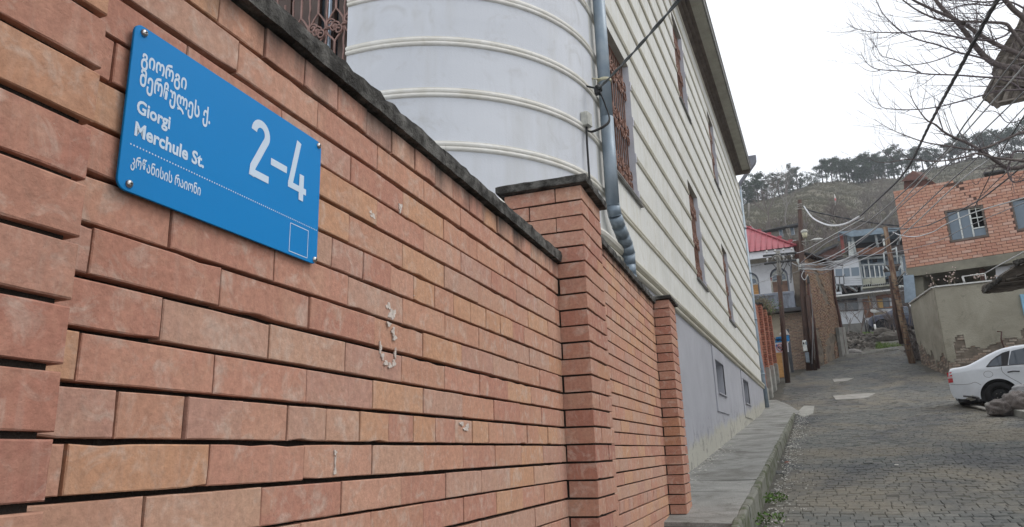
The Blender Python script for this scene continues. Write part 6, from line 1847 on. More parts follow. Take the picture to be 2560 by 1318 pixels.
# weathered timber pole in the middle distance
Y3 = 32.6
b3 = at(2281, 905, Y3); b3.z = gz(b3.x, Y3)
pl3 = empty('utility_pole', b3, 'weathered peeling timber pole with pegs, leaning left in front of the shack', 'utility pole', 'poles of the overhead lines')
M['pole_peel'] = simple('pole_peel', (.23,.165,.11), .9, scale=9, col2=(.095,.05,.035), bs=.9, bscale=30, scl3=(1, 1, .22), lo=.42, hi=.58)
mb = MB(); mb.tube([b3 - UP*.2, at(2262, 830, Y3), at(2240, 725, Y3), at(2213, 568, Y3)], [.125, .115, .11, .085], 12); mb.build('shaft', M['pole_peel'], pl3)
s_ = MB(); s_.tube([at(2254, 860, Y3+.2), at(2240, 790, Y3+.2), at(2226, 690, Y3+.2)], [.085, .09, .075], 9); s_.build('stub_pole', M['pole_wood'], pl3)
for k in range(26):
    yy = 700 + k * 7; xx = 2233 + (yy - 700) * .25; mb = MB(); sd2 = -1 if k % 2 else 1
    mb.tube([at(xx, yy, Y3 - .1), at(xx + sd2 * rn.uniform(6, 11), yy + rn.uniform(-2, 1), Y3 - .15)], .014, 4); mb.build('peg', M['dark_metal'], pl3)
mb = MB(); q0, q1 = at(2206, 599, Y3 - .2), at(2213, 616, Y3 - .2); mb.bbox((q0.x, Y3 - .35, q1.z), (q1.x, Y3 - .15, q0.z), .02); mb.build('switch_box', M['white_box'], pl3)
mb = MB(); mb.tube([at(2242, 705, Y3 - .1), at(2252, 690, Y3 - .6), at(2262, 680, Y3 - .8)], .03, 5); mb.tube([at(2244, 712, Y3 - .1), at(2256, 696, Y3 - .6)], .02, 5); mb.build('strut', M['pole_grey'], pl3)
mb = MB(); mb.tube([at(2203, 590, Y3), at(2222, 583, Y3)], .035, 5); mb.tube([at(2205, 572, Y3), at(2221, 568, Y3)], .03, 5); mb.build('crossarm', M['pole_grey'], pl3)

# ------------------------------------------------------------------ hill
def interp(T, x):
    if x <= T[0][0]: return T[0][1]
    for (a, ya), (b_, yb) in zip(T, T[1:]):
        if x <= b_: return ya + (yb - ya) * (x - a) / (b_ - a)
    return T[-1][1]
RIDGE = [(1500, 640), (1700, 570), (1800, 530), (1855, 510), (1913, 501), (1956, 487), (2005, 468), (2034, 459), (2083, 454), (2168, 457), (2260, 441), (2340, 420), (2420, 400), (2560, 385), (2700, 380), (3000, 400), (3400, 440)]
FOOT = [(1500, 700), (1870, 640), (2000, 640), (2100, 650), (2260, 640), (2560, 600), (3400, 640)]
YR = 175.0; YFT = 62.0
def hill_pt(x, v):
    r0 = at(x, interp(RIDGE, x), YR + 25 * math.sin(x * .006)); f0 = at(x, interp(FOOT, x), YFT)
    t = v; p = f0.lerp(r0, t)
    # rounded: bulge upwards in the middle so that the slope eases towards the ridge
    p.z += math.sin(math.pi * t) * (-1.5) + 3.0 * noise.noise((p.x * .03, p.y * .03, 1)) * math.sin(math.pi * min(1, t * 1.05)) + .9 * noise.noise((p.x * .14, p.y * .12, 3)) * min(1, t * 4) + .35 * noise.noise((p.x * .45, p.y * .4, 7))
    return p
mb = MB(); nx_, ny_ = 150, 90; vs = []
for j in range(ny_ + 1):
    for i in range(nx_ + 1): vs.append(hill_pt(1640 + 1260 * i / nx_, j / ny_))
last = vs[-(nx_+1):]; vs += [Vector((v.x * 1.3, v.y + 60, v.z - 12)) for v in last]
mb.add(vs, [(j*(nx_+1)+i, j*(nx_+1)+i+1, (j+1)*(nx_+1)+i+1, (j+1)*(nx_+1)+i) for j in range(ny_+1) for i in range(nx_)], True)
def hill_mat():
    mt, nt, b = nodes_of('hill_grass')
    p = pos(nt)
    mp = pos(nt, (.25, .25, .9)); n1 = noise_t(nt, mp, .22, 8, .62, .8)
    base = ramp(nt, n1, [(.30, (.085, .080, .060)), (.45, (.15, .138, .105)), (.58, (.215, .19, .15)), (.72, (.12, .108, .085))])
    n2 = noise_t(nt, pos(nt, (.35, .35, 1.6)), .9, 8, .7, 1.0)
    base = mixc(nt, base, (.050, .048, .034), ramp(nt, n2, [(.52, 0), (.62, .85)]))
    base = mixc(nt, base, (.29, .26, .205), ramp(nt, noise_t(nt, pos(nt, (.5, .5, 2.5)), .8, 8, .75, .5), [(.55, 0), (.70, .6)]))
    n3 = noise_t(nt, p, .06, 4, .5)
    base = mixc(nt, base, (.085, .088, .060), ramp(nt, n3, [(.5, 0), (.7, .5)]))
    nt.links.new(base, b.inputs['Base Color']); b.inputs['Roughness'].default_value = .95; b.inputs['Specular IOR Level'].default_value = .1
    bump(nt, b, n2, 1.0, .8)
    return mt
M['hill'] = hill_mat()
mb.build('hillside', M['hill'], kind='structure')
mb = MB(); rn = random.Random(71)        # dry grass tufts
for _ in range(9000):
    x = rn.uniform(1850, 2560); v = rn.random(); p = hill_pt(x, v)
    for _k in range(3):
        d = Vector((rn.uniform(-.5, .5), 0, rn.uniform(.25, .6))); e = Vector((rn.uniform(.05, .14), 0, 0)); q = p + Vector((rn.uniform(-.5, .5), 0, 0)); mb.add([q - e, q + e, q + d], [(0, 1, 2)])
M['tuft'] = simple('tuft', (.15,.138,.095), .95, scale=.3, col2=(.075,.073,.050), bs=0)
tag(mb.build('dry_grass', M['tuft']), 'dry tussock grass covering the hillside', 'grass', kind='stuff')

# pines: tapered trunk, limbs, crown of many small leaf clumps
def leaf_mat(name, c1, c2, sc=1.2):
    mt, nt, b = nodes_of(name)
    base = ramp(nt, noise_t(nt, pos(nt), sc, 4, .6), [(.3, c1), (.7, c2)])
    base = mixc(nt, base, ramp(nt, isl(nt), [(0, .6), (1, 1.4)]), 1.0, 'MULTIPLY')
    nt.links.new(base, b.inputs['Base Color']); b.inputs['Roughness'].default_value = .9; b.inputs['Specular IOR Level'].default_value = .1
    return mt
M['pine_leaf'] = leaf_mat('pine_leaf', (.030, .050, .030), (.055, .075, .045), .6)
M['pine_trunk'] = simple('pine_trunk', (.045,.038,.034), .95, var=.3, bs=0)
def pine_meshes(seed, h, w, low):
    rn = random.Random(seed); tb = MB(); lb = MB()
    lean = Vector((rn.uniform(-.08, .08) * h, 0, h)); tb.tube([(0, 0, -1), lean * .5 + Vector((rn.uniform(-.2, .2), 0, 0)), lean * .93], [h*.030, h*.022, h*.008], 6)
    cl = []
    nb = 15
    for i in range(nb):
        t = low + (1 - low) * (i + rn.random()) / nb; p = lean * t
        R = w * (.35 + .75 * math.sin(math.pi * min(1, (t - low) / (1 - low) * .80 + .17))) * rn.uniform(.55, 1.15)
        a = rn.uniform(0, 6.28); e = p + Vector((math.cos(a) * R, math.sin(a) * R, rn.uniform(.0, .10) * h))
        tb.tube([p, e], [h*.008, h*.003], 4, cap=False); cl.append((e, w * rn.uniform(.28, .48))); cl.append((p.lerp(e, .55), w * rn.uniform(.22, .4)))
    cl.append((lean, w * .3))
    for c, r_ in cl:
        for _ in range(58):
            d = Vector((rn.gauss(0, 1), rn.gauss(0, 1), rn.gauss(0, .62))); d = d.normalized() * rn.random() ** .45
            q = c + d * r_; s_ = rn.uniform(.10, .24) * (h / 8); n_ = Vector((rn.gauss(0, 1), rn.gauss(0, 1), rn.gauss(0, 1))).normalized(); t1 = n_.cross(UP).normalized(); t2 = n_.cross(t1)
            lb.add([q + t1*s_, q + t2*s_*.8, q - t1*s_*rn.uniform(.5, 1), q - t2*s_*.8], [(0, 1, 2, 3)])
    return tb.mesh('trunk', M['pine_trunk']), lb.mesh('crown', M['pine_leaf'])
protos = [pine_meshes(100 + k, *p) for k, p in enumerate(((7.6, 2.3, .42), (8.2, 2.7, .40), (7.0, 2.7, .22), (7.4, 2.3, .12), (5.2, 2.4, .05)))]
trees = []
rn = random.Random(81)
def tree_at(x, ridge_dy, k, s, label, v=.985):
    p = hill_pt(x, v); trees.append((p, k, s * (.66 if x < 2010 else (.70 if x < 2252 else .56)), label))
LEFT = [(1868, 3, 1.0), (1880, 4, 1.15), (1896, 3, 1.15), (1906, 0, 1.2), (1888, 4, 1.3), (1918, 4, 1.0), (1932, 4, .8), (1948, 1, 1.0), (1957, 2, .9), (1968, 4, .9), (1984, 3, 1.15), (1994, 3, .95), (1976, 4, .9), (1861, 4, .9), (1873, 4, 1.1), (2003, 4, .6)]
for i, (x, k, s) in enumerate(LEFT): tree_at(x, 0, k, s, None, .97)
MIDT = [(2020, 4, .7), (2032, 4, .7), (2042, 4, .6), (2057, 0, 1.0), (2068, 2, 1.0), (2080, 0, 1.05), (2094, 1, 1.0), (2104, 0, 1.05), (2118, 2, 1.05), (2124, 1, 1.1), (2134, 3, 1.05), (2146, 2, 1.2), (2154, 3, 1.25), (2163, 2, 1.35), (2171, 3, 1.3), (2180, 2, 1.4), (2190, 3, 1.3), (2198, 2, 1.25), (2206, 3, 1.2), (2214, 4, 1.1), (2224, 3, 1.2), (2236, 1, 1.3), (2246, 2, 1.2), (2140, 4, .9), (2158, 4, 1.0), (2174, 4, 1.0), (2187, 4, 1.0), (2108, 4, .5), (2090, 4, .45)]
for i, (x, k, s) in enumerate(MIDT): tree_at(x, 0, k, s, None)
x = 2258
while x < 2700:
    tree_at(x, 0, rn.choice([0, 1, 2, 1, 3]), rn.uniform(1.0, 1.4) if x < 2420 else rn.uniform(1.1, 1.6), None, rn.uniform(.955, .99)); x += rn.choice([6, 9, 12, 16, 24])
named = []
for i, (p, k, s, lab) in enumerate(trees):
    r_ = bpy.data.objects.new('pine_tree', None); w = Matrix.Translation(p) @ Matrix.Rotation(rn.uniform(0, 6.28), 4, 'Z') @ Matrix.Scale(s * rn.uniform(.92, 1.08), 4)
    put(r_, None, w)
    grp, lab = ('pines on the left shoulder of the hill', 'dark pine in the separate clump on the left shoulder of the hill') if i < len(LEFT) else (('pines on the middle of the ridge', 'dark pine in the row on the middle of the hill ridge') if i < len(LEFT) + len(MIDT) else ('pines on the right of the ridge', 'dark pine on the ridge behind the bare branches and the brick house'))
    tag(r_, lab, 'tree', grp); named.append(r_)
    part(protos[k][0], 'trunk', r_, w); part(protos[k][1], 'crown', r_, w)

ORD = ['first', 'second', 'third', 'fourth', 'fifth', 'sixth', 'seventh', 'eighth', 'ninth', 'tenth', 'eleventh', 'twelfth', 'thirteenth', 'fourteenth', 'fifteenth', 'sixteenth', 'seventeenth', 'eighteenth', 'nineteenth']
for g_ in sorted({o['group'] for o in named}):
    L_g = sorted([o for o in named if o['group'] == g_], key=lambda o: WM[o].translation.x / WM[o].translation.y)
    for i, o in enumerate(L_g):
        j = i if i < 19 else len(L_g) - 1 - i; side_ = 'left' if i < 19 else 'right'
        o['label'] = ORD[j] + ' dark pine counted from the ' + side_ + ' among ' + g_
# leafless pale trees and bushes low on the hill
rn = random.Random(91)
for (x, v, h, r_, lab, mt_) in ((1966, .22, 9.5, .08, 'large pale leafless tree on the hillside above the red roof', 'twig_light'), (1925, .22, 6, .10, 'small leafless tree on the hillside left of the large pale one', 'twig'), (2130, .12, 5, .12, 'dark leafless tree low on the hill behind the shack attic', 'twig'), (2103, .10, 4.5, .12, 'gnarled dark stump-like tree beside the shack attic', 'twig'), (2205, .18, 7, .09, 'pale twiggy bush left of the brick house', 'twig_light'), (2228, .14, 6, .08, 'pale twiggy bush touching the brick house corner', 'twig_light')):
    mb = MB(); b0 = hill_pt(x, v); bare_tree(mb, b0, h, 4, .8, 4, r_, rn)
    if 'bush' in lab:
        for q in range(4): bare_tree(mb, b0 + Vector((rn.uniform(-3, 3), 0, -.3)), h * .8, 4, .9, 3, r_ * .8, rn)
    tag(mb.build('leafless_tree', M[mt_]), lab, 'tree')
mb = MB()
for _ in range(420):
    x = rn.uniform(1860, 2262); v = rn.uniform(.0, .26) if rn.random() < .8 else rn.uniform(.26, .5); p = hill_pt(x, v)
    for q in range(5):
        d = Vector((rn.uniform(-1, 1), rn.uniform(-.4, .4), rn.uniform(.4, 1.6))) * rn.uniform(.5, 1.2); mb.tube([p, p + d * .5 + Vector((rn.uniform(-.15, .15), 0, .05)), p + d], [.04, .025, .012], 3, cap=False)
tag(mb.build('scrub', M['twig']), 'grey leafless scrub on the lower hillside', 'scrub', kind='stuff')

# hillside hut of weathered boards
ht = empty('hut', at(1958, 590, 64), 'weathered plank hut with two pale windows on the hillside above the red roof', 'hut')
c7 = lambda x, y: (1860 + x/6.59, 560 + y/6.59)
M['hut_board'] = simple('hut_board', (.20,.18,.155), .9, scale=1.5, var=.35, bs=.4, scl3=(1, 1, 5))
for k in range(8):
    y0 = 60 + k * 24; sq_('board', [(385, y0 + 52), (900, y0 - 28), (905, y0 - 6), (390, y0 + 74)], 64 + (k % 2) * .03, .08, M['hut_board'], ht, c7)
sq_('roof', [(255,120), (900,-20), (905,10), (420,95), (260,140)], 63.2, 1.2, M['dark_metal'], ht, c7)
sq_('wall', [(380,80), (900,20), (910,260), (400,290)], 64.1, .1, M['hut_board'], ht, c7)
for q in ([(580,105), (625,98), (640,195), (597,203)], [(752,62), (808,55), (832,172), (780,182)]):
    o = [(q[0][0]-10, q[0][1]-8), (q[1][0]+10, q[1][1]-8), (q[2][0]+12, q[2][1]+8), (q[3][0]-8, q[3][1]+8)]
    w_ = sq_('window', o, 63.9, .08, M['shack_white'], ht, c7); sq_('pane', q, 63.88, .02, M['glass_blue'], w_, c7)
sq_('stair_frame', [(525,215), (620,205), (622,216), (535,226)], 63.6, .1, M['porcelain'], ht, c7)
for pts in ([(700,75), (760,260)], [(740,70), (770,250)]): stick('leaning_plank', pts, 63.5, .10, M['hut_board'], ht, c7)
# small red shed, flag
sq2 = empty('tin_shed', at(2090, 610, 60), 'low rusty tin roof half hidden between the lamp pole and the shack attic', 'shed')
slabpx([(2040, 632), (2070, 620), (2098, 612), (2108, 640), (2050, 650)], 60, (0, .4, 0), M['rust'], 'wall', sq2)
slabpx([(2036, 634), (2068, 618), (2096, 608), (2098, 613), (2070, 624), (2040, 640)], 59.8, (0, .6, 0), M['dark_metal'], 'roof', sq2)
fl = empty('flag', at(2088, 500, 110), 'small limp white and red flag standing on the hillside', 'flag')
mb = MB(); mb.tube([at(2089, 514, 110), at(2086, 486, 110)], .05, 5); mb.build('staff', M['porcelain'], fl)
slabpx([(2086, 488), (2089, 490), (2091, 503), (2088, 505)], 109.9, (0, .05, 0), M['porcelain'], 'cloth', fl); slabpx([(2087, 494), (2091, 498), (2090, 503), (2086, 500)], 109.8, (0, .05, 0), M['ink_red'], 'red_band', fl)
slabpx([(2087, 505), (2090, 504), (2091, 511), (2089, 514)], 109.9, (0, .05, 0), M['porcelain'], 'cloth', fl)
# old lamp post standing on the hill at the left
mb = MB(); mb.tube([at(1873, 545, 80), at(1872, 508, 80)], .10, 5); mb.tube([at(1872, 512, 80), at(1880, 511, 80), at(1886, 513, 80)], .05, 5)
tag(mb.build('lamp_post', M['pole_grey']), 'distant grey lamp post on the hillside right of the far drainpipe', 'lamp post')
# ================================================================== cars
def car_paint(name, col):
    mt, nt, b = nodes_of(name)
    n1 = noise_t(nt, pos(nt), 5, 5, .6)
    base = ramp(nt, n1, [(.35, col), (.75, tuple(c * .90 for c in col))])
    sx = N(nt, 'ShaderNodeTexCoord')
    nt.links.new(base, b.inputs['Base Color']); b.inputs['Roughness'].default_value = .28; b.inputs['Coat Weight'].default_value = .5; b.inputs['Coat Roughness'].default_value = .08
    return mt
M['car_white'] = car_paint('car_white', (.62, .65, .70)); M['car_blue'] = car_paint('car_blue', (.018, .026, .055))
M['tyre'] = simple('tyre', (.016,.016,.017), .85, scale=30, var=.2, bs=.3, bscale=200)
M['rim'] = simple('rim', (.02,.021,.023), .5, .3, scale=20, var=.3, bs=0)
M['car_glass'] = glass_mat('car_glass', (.035, .05, .07), .04)
M['tail_red'] = simple('tail_red', (.42,.02,.03), .2, var=.1, bs=0, spec=.6); M['tail_clear'] = simple('tail_clear', (.55,.42,.44), .2, var=.1, bs=0, spec=.6)
M['black_plastic'] = simple('black_plastic', (.018,.018,.02), .55, var=.1, bs=0)
def interpS(T, x):
    if x <= T[0][0]: return T[0][1]
    for (a, ya), (b_, yb) in zip(T, T[1:]):
        if x <= b_:
            t = (x - a) / (b_ - a); return ya + (yb - ya) * t
    return T[-1][1]
def make_car(name, label, w0, paint, detail=True):
    root = empty(name, (0, 0, 0), label, 'car'); root.matrix_local = w0; WM[root] = w0
    TOP = [(0, .70), (.015, .84), (.03, .93), (.06, .985), (.12, 1.00), (.28, 1.01), (.41, 1.03), (.48, 1.055), (.65, 1.14), (.86, 1.25), (1.05, 1.335), (1.18, 1.375), (1.40, 1.41), (1.8, 1.435), (2.2, 1.43), (2.5, 1.40), (2.75, 1.32), (3.0, 1.19), (3.25, 1.04), (3.35, .99), (3.7, .94), (4.0, .88), (4.15, .78), (4.22, .62)]
    BOT = [(0, .50), (.02, .38), (.06, .30), (.2, .27), (.6, .24), (3.6, .22), (4.1, .24), (4.22, .45)]
    XR, XFt, RW, RA, ZW = .95, 3.50, .30, .375, .30
    def hw(x):
        w = .845
        if x < .5: w *= 1 - .11 * (1 - x/.5) ** 2.2
        if x > 3.6: w *= 1 - .26 * ((x - 3.6)/.62) ** 2
        return w
    BELT = [(0, .86), (.5, .925), (1.5, .935), (3.2, .92), (4.2, .84)]
    def yy(x, z):
        w = hw(x); bl = interpS(BELT, x); zt = interpS(TOP, x)
        lo = w * (1 - .035 * max(0, (.62 - z) / .4) ** 2 - .020 * max(0, (z - .62) / .3) ** 2)
        if z > bl: lo = w * .972 - (z - bl) * .46
        r_ = .075
        if z > zt - r_:
            t = (z - (zt - r_)) / r_; lo -= r_ * 1.1 * (1 - math.sqrt(max(0, 1 - t*t)))
        # wheel-arch lip
        for cx in (XR, XFt):
            d = math.hypot(x - cx, z - ZW)
            if d < RA + .07: lo += .012 * (1 - abs(d - RA - .01) / .06) if abs(d - RA - .01) < .06 else 0
        return lo
    NX, NZ = 150, 40; body = MB()
    xs_ = [4.22 * i / NX for i in range(NX + 1)]; xs_ = sorted(set(xs_ + [.015, .03, .06]))
    NX = len(xs_) - 1
    for sd_ in (-1, 1):
        vs = []; cen = []
        for x in xs_:
            zb_, zt_ = interpS(BOT, x), interpS(TOP, x)
            for j in range(NZ + 1):
                z = zb_ + (zt_ - zb_) * j / NZ; X_, Z_ = x, z
                for cx in (XR, XFt):
                    d = math.hypot(x - cx, z - ZW)
                    if d < 1e-6: continue
                    if abs(d - RA) < .020: X_, Z_ = cx + (x-cx)/d*RA, ZW + (z-ZW)/d*RA
                vs.append(Vector((X_, sd_ * yy(X_, min(Z_, zt_)), Z_)))
        fs = []
        for i in range(NX):
            for j in range(NZ):
                q = (i*(NZ+1)+j, (i+1)*(NZ+1)+j, (i+1)*(NZ+1)+j+1, i*(NZ+1)+j+1)
                c = sum((vs[k] for k in q), Vector()) / 4
                if any(math.hypot(c.x - cx, c.z - ZW) < RA for cx in (XR, XFt)): continue
                fs.append(q if sd_ < 0 else q[::-1])
        body.add(vs, fs, True)
    # top and ends
    NY = 12; vs = []
    for x in xs_:
        zt_ = interpS(TOP, x); yt = yy(x, zt_)
        for k in range(NY + 1):
            y = yt * (2 * k / NY - 1); vs.append(Vector((x, y, zt_ + .035 * (1 - (y / max(yt, .01)) ** 2))))
    body.add(vs, [(i*(NY+1)+k, (i+1)*(NY+1)+k, (i+1)*(NY+1)+k+1, i*(NY+1)+k+1) for i in range(NX) for k in range(NY)], True)
    for x in (0, 4.22):
        zb_, zt_ = interpS(BOT, x), interpS(TOP, x); ybb, ytt = yy(x, zb_), yy(x, zt_)
        body.quad((x, -ybb, zb_), (x, ybb, zb_), (x, ytt, zt_), (x, -ytt, zt_))
    body.v = [w0 @ Vector(v) for v in body.v]; body.build('body', paint, root)
    und = MB(); und.box((.12, -.74, .20), (4.0, .74, .42)); und.box((.5, -.62, .42), (3.8, .62, .92)); und.v = [w0 @ v for v in map(Vector, und.v)]; und.build('underbody', M['black_plastic'], root)
    def panel_(name, pts, mat, off=.006, thick=False, n=8):
        """polygon on the body side, (x,z) outline, following the surface"""
        out = []
        for sd_ in (-1, 1):
            mb = MB(); cx, cz = sum(p[0] for p in pts)/len(pts), sum(p[1] for p in pts)/len(pts)
            rings = []; m_ = []
            for i in range(len(pts)):
                a, b_ = pts[i], pts[(i+1) % len(pts)]
                for s in range(n): m_.append((a[0] + (b_[0]-a[0])*s/n, a[1] + (b_[1]-a[1])*s/n))
            K = len(m_); vs = []
            for t in (1, .75, .5, .25): vs += [Vector((cx + (x-cx)*t, 0, cz + (z-cz)*t)) for x, z in m_]
            vs.append(Vector((cx, 0, cz)))
            vs = [Vector((v.x, sd_ * (yy(v.x, v.z) + off), v.z)) for v in vs]
            fs = [(r*K+i, r*K+(i+1) % K, (r+1)*K+(i+1) % K, (r+1)*K+i) for r in range(3) for i in range(K)] + [(3*K+i, 3*K+(i+1) % K, 4*K) for i in range(K)]
            mb.add([w0 @ v for v in vs], fs, True); out.append(mb.build(name, mat, root))
        return out
    def line_(name, pts, r, mat, off=.002, closed=False):
        for sd_ in (-1, 1):
            mb = MB(); mb.tube([w0 @ Vector((x, sd_ * (yy(x, z) + off), z)) for x, z in pts], r, 4, closed=closed); mb.build(name, mat, root)
    # glass: quarter light, rear door, front door; black pillars between
    panel_('pillar_trim', [(.775, .955), (.90, 1.10), (1.02, 1.19), (1.16, 1.265), (1.30, 1.30), (1.20, .955)], M['black_plastic'], .003)
    panel_('quarter_window', [(.815, .968), (.92, 1.085), (1.03, 1.165), (1.12, 1.205), (1.085, .968)], M['car_glass'])
    panel_('door_window', [(1.225, .968), (1.24, 1.06), (1.33, 1.29), (1.60, 1.335), (1.93, 1.345), (1.93, .968)], M['car_glass'])
    panel_('door_window', [(2.03, .968), (2.03, 1.345), (2.35, 1.325), (2.60, 1.24), (2.90, 1.04), (2.92, .968)], M['car_glass'])
    if detail:
        bz_ = lambda P_: [(v.x, v.z) for v in bez([Vector((x, 0, z)) for x, z in P_], 6)]
        line_('door_gap', bz_([(1.075, .95), (1.07, .88), (1.09, .80), (1.20, .68), (1.35, .56), (1.46, .44), (1.55, .33), (1.66, .28)]), .004, M['black_plastic'], .001)
        line_('door_gap', bz_([(1.98, 1.34), (1.98, .95), (1.97, .6), (1.96, .28)]), .004, M['black_plastic'], .001)
        line_('door_gap', bz_([(2.95, .95), (2.98, .7), (2.95, .45), (2.9, .28)]), .004, M['black_plastic'], .001)
        line_('fuel_flap', [(.80 + .088*math.cos(a), .79 + .072*math.sin(a)) for a in [i*math.pi/12 for i in range(24)]], .003, M['black_plastic'], .001, True)
        line_('side_crease', [(1.42, .515), (1.9, .52), (2.9, .52)], .006, M['car_white'] if paint is M['car_white'] else paint, .004)
        line_('belt_trim', [(.80, .955), (1.2, .958), (2.0, .958), (2.95, .955)], .006, M['black_plastic'], .004)
        line_('handle', [(1.17, .803), (1.22, .81), (1.27, .817), (1.33, .812), (1.40, .803)], .013, M['black_plastic'], .014)
        line_('handle', [(2.07, .803), (2.12, .81), (2.17, .817), (2.23, .812), (2.30, .803)], .013, M['black_plastic'], .014)
        line_('bumper_seam', bz_([(.02, .62), (.20, .60), (.40, .60), (.52, .63), (.62, .56)]), .0035, M['black_plastic'], .001)
    for sd_ in (-1, 1):
        for k, (za, zb2, mt_) in enumerate(((.66, .76, 'tail_red'), (.765, .80, 'tail_clear'), (.805, .905, 'tail_red'))):
            mb = MB(); vs = []
            for i in range(9):
                x = -.012 + .10 * i / 8; 
                for z in (za, zb2): vs.append(Vector((x, sd_ * (yy(max(x, 0), z) + .008), z)))
            vs2 = [Vector((-.012, sd_ * .36, za)), Vector((-.012, sd_ * .36, zb2))]
            mb.add([w0 @ v for v in vs2 + vs], [(2*i, 2*i+2, 2*i+3, 2*i+1) for i in range(9)], True); mb.build('taillight', M[mt_], root)
        for cx in (XR, XFt):
            y = sd_ * .745; wl = MB(); nn = 36
            prof = [(RW*.60, .085), (RW*.66, .10), (RW*.80, .105), (RW*.95, .095), (RW*1.0, .07), (RW*1.0, -.07), (RW*.95, -.095), (RW*.62, -.10)]
            vs = [Vector((cx + r_*math.cos(2*math.pi*i/nn), y + sd_*dy, ZW + r_*math.sin(2*math.pi*i/nn))) for r_, dy in prof for i in range(nn)]
            wl.add([w0 @ v for v in vs], [(q*nn+i, q*nn+(i+1) % nn, (q+1)*nn+(i+1) % nn, (q+1)*nn+i) for q in range(len(prof)-1) for i in range(nn)], True)
            wo = wl.build('wheel', M['tyre'], root)
            rm = MB(); prof = [(RW*.60, .085), (RW*.58, .06), (RW*.50, .03), (RW*.40, .05), (RW*.30, .055), (RW*.14, .05), (RW*.12, .075), (.001, .08)]
            vs = [Vector((cx + r_*math.cos(2*math.pi*i/nn), y + sd_*dy, ZW + r_*math.sin(2*math.pi*i/nn))) for r_, dy in prof for i in range(nn)]
            rm.add([w0 @ v for v in vs], [(q*nn+i, q*nn+(i+1) % nn, (q+1)*nn+(i+1) % nn, (q+1)*nn+i) for q in range(len(prof)-1) for i in range(nn)], True)
            rm.build('rim', M['rim'], wo)
            hb = MB()
            for i in range(5):
                a = i * 2 * math.pi / 5; c = Vector((cx + .075*math.cos(a), y + sd_*.062, ZW + .075*math.sin(a))); hb.tube([w0 @ c, w0 @ (c + Vector((0, sd_*.015, 0)))], .010, 6)
            hb.build('wheel_bolt', M['pole_grey'], wo, kind='stuff')
            ar = MB(); vs = [Vector((cx + (RA+.004)*math.cos(math.pi*2*i/30), sd_*(.82 - .0) if k2 == 0 else sd_*.55, ZW + (RA+.004)*math.sin(math.pi*2*i/30))) for k2 in (0, 1) for i in range(30)]
            ar.add([w0 @ v for v in vs], [(i, (i+1) % 30, 30 + (i+1) % 30, 30 + i) for i in range(16)] + [tuple(range(30, 60))], True); ar.build('wheel_arch', M['black_plastic'], root)
    return root
YCAR = 19.9
xc = at(2373, 960, YCAR - .72).x; zc_ = gz(xc + 1.0, YCAR) + .03
# solve the height from the wheel centre in the picture
whc = at(2480, 991, YCAR - .75); zc_ = whc.z - .30 * .97
car1 = make_car('parked_car', 'white sedan parked sideways across the right edge, rear wheel by the fur blanket', Matrix.Translation((xc, YCAR - .72, zc_)) @ Matrix.Rotation(-.17, 4, 'Z') @ Matrix.Scale(.97, 4) @ Matrix.Translation((0, .80, 0)), M['car_white'])
x2 = at(2170, 830, 49); car2 = make_car('parked_car', 'dark blue car parked on the rubble bank in front of the shack', Matrix.Translation((at(2172, 838, 48.6).x + 4.22, 48.6, at(2172, 842, 48.6).z)) @ Matrix.Rotation(math.pi, 4, 'Z') @ Matrix.Rotation(-.06, 4, 'Y'), M['car_blue'], True)

# ground clutter round the white car
M['ramp_white'] = simple('ramp_white', (.50,.49,.46), .6, scale=10, var=.25)
M['plank'] = simple('plank', (.23,.19,.145), .9, scale=7, var=.35, bs=.4, scl3=(3, 1, 1))
rp_ = empty('car_ramp', ground_at(2420, 1006), 'small folding white metal ramp lying under the back of the white car', 'ramp')
def gpx(x, y, dz=0.0): 
    p = ground_at(x, y); return p + UP * (dz + .035)
r1 = [gpx(2402, 1005, .02), gpx(2413, 1007, .02), gpx(2434, 994, .30), gpx(2424, 993, .30)]
for (a, b_) in (((2403, 1006), (2430, 992)), ((2414, 1008), (2438, 995))):
    mb = MB(); p, q = gpx(*a), at(*b_, 17.9); mb.tube([p, q], .035, 4); mb.build('rail', M['ramp_white'], rp_)
mb = MB(); mb.tube([at(2430, 992, 17.9), at(2447, 996, 17.9)], .03, 4); mb.tube([at(2445, 994, 17.9), at(2446, 1004, 17.9)], .03, 4); mb.build('crossbar', M['black_plastic'], rp_)
mb = MB(); mb.tube([at(2408, 990.5, 17.55), at(2440, 993, 17.55)], .018, 4); mb.build('tow_hook', M['black_plastic'], rp_)
pk = MB(); pk.prism([gpx(2413, 1009), gpx(2465, 1020), gpx(2452, 1008), gpx(2430, 1004)], (0, 0, .05)); tag(pk.build('plank', M['plank']), 'weathered brown plank lying behind the rear wheel of the white car', 'plank')
pk = MB(); pk.prism([gpx(2425, 1020), gpx(2464, 1031), gpx(2466, 1026), gpx(2428, 1017)], (0, 0, .03)); tag(pk.build('plank', M['patch_pale']), 'thin pale strip of board lying in the dirt beside the rear wheel', 'plank')
for (q, lab) in (([(2464, 1026), (2490, 1033), (2492, 1024), (2470, 1020)], 'grey concrete block between rear wheel and fur blanket'), ([(2529, 1040), (2600, 1056), (2604, 1040), (2534, 1032)], 'grey concrete block at the right edge behind the fur blanket')):
    kb = MB(); b0 = [ground_at(*p) for p in q]; kb.prism([p for p in b0], (0, 0, .13)); tag(kb.build('concrete_block', M['concrete_mid']), lab, 'block')
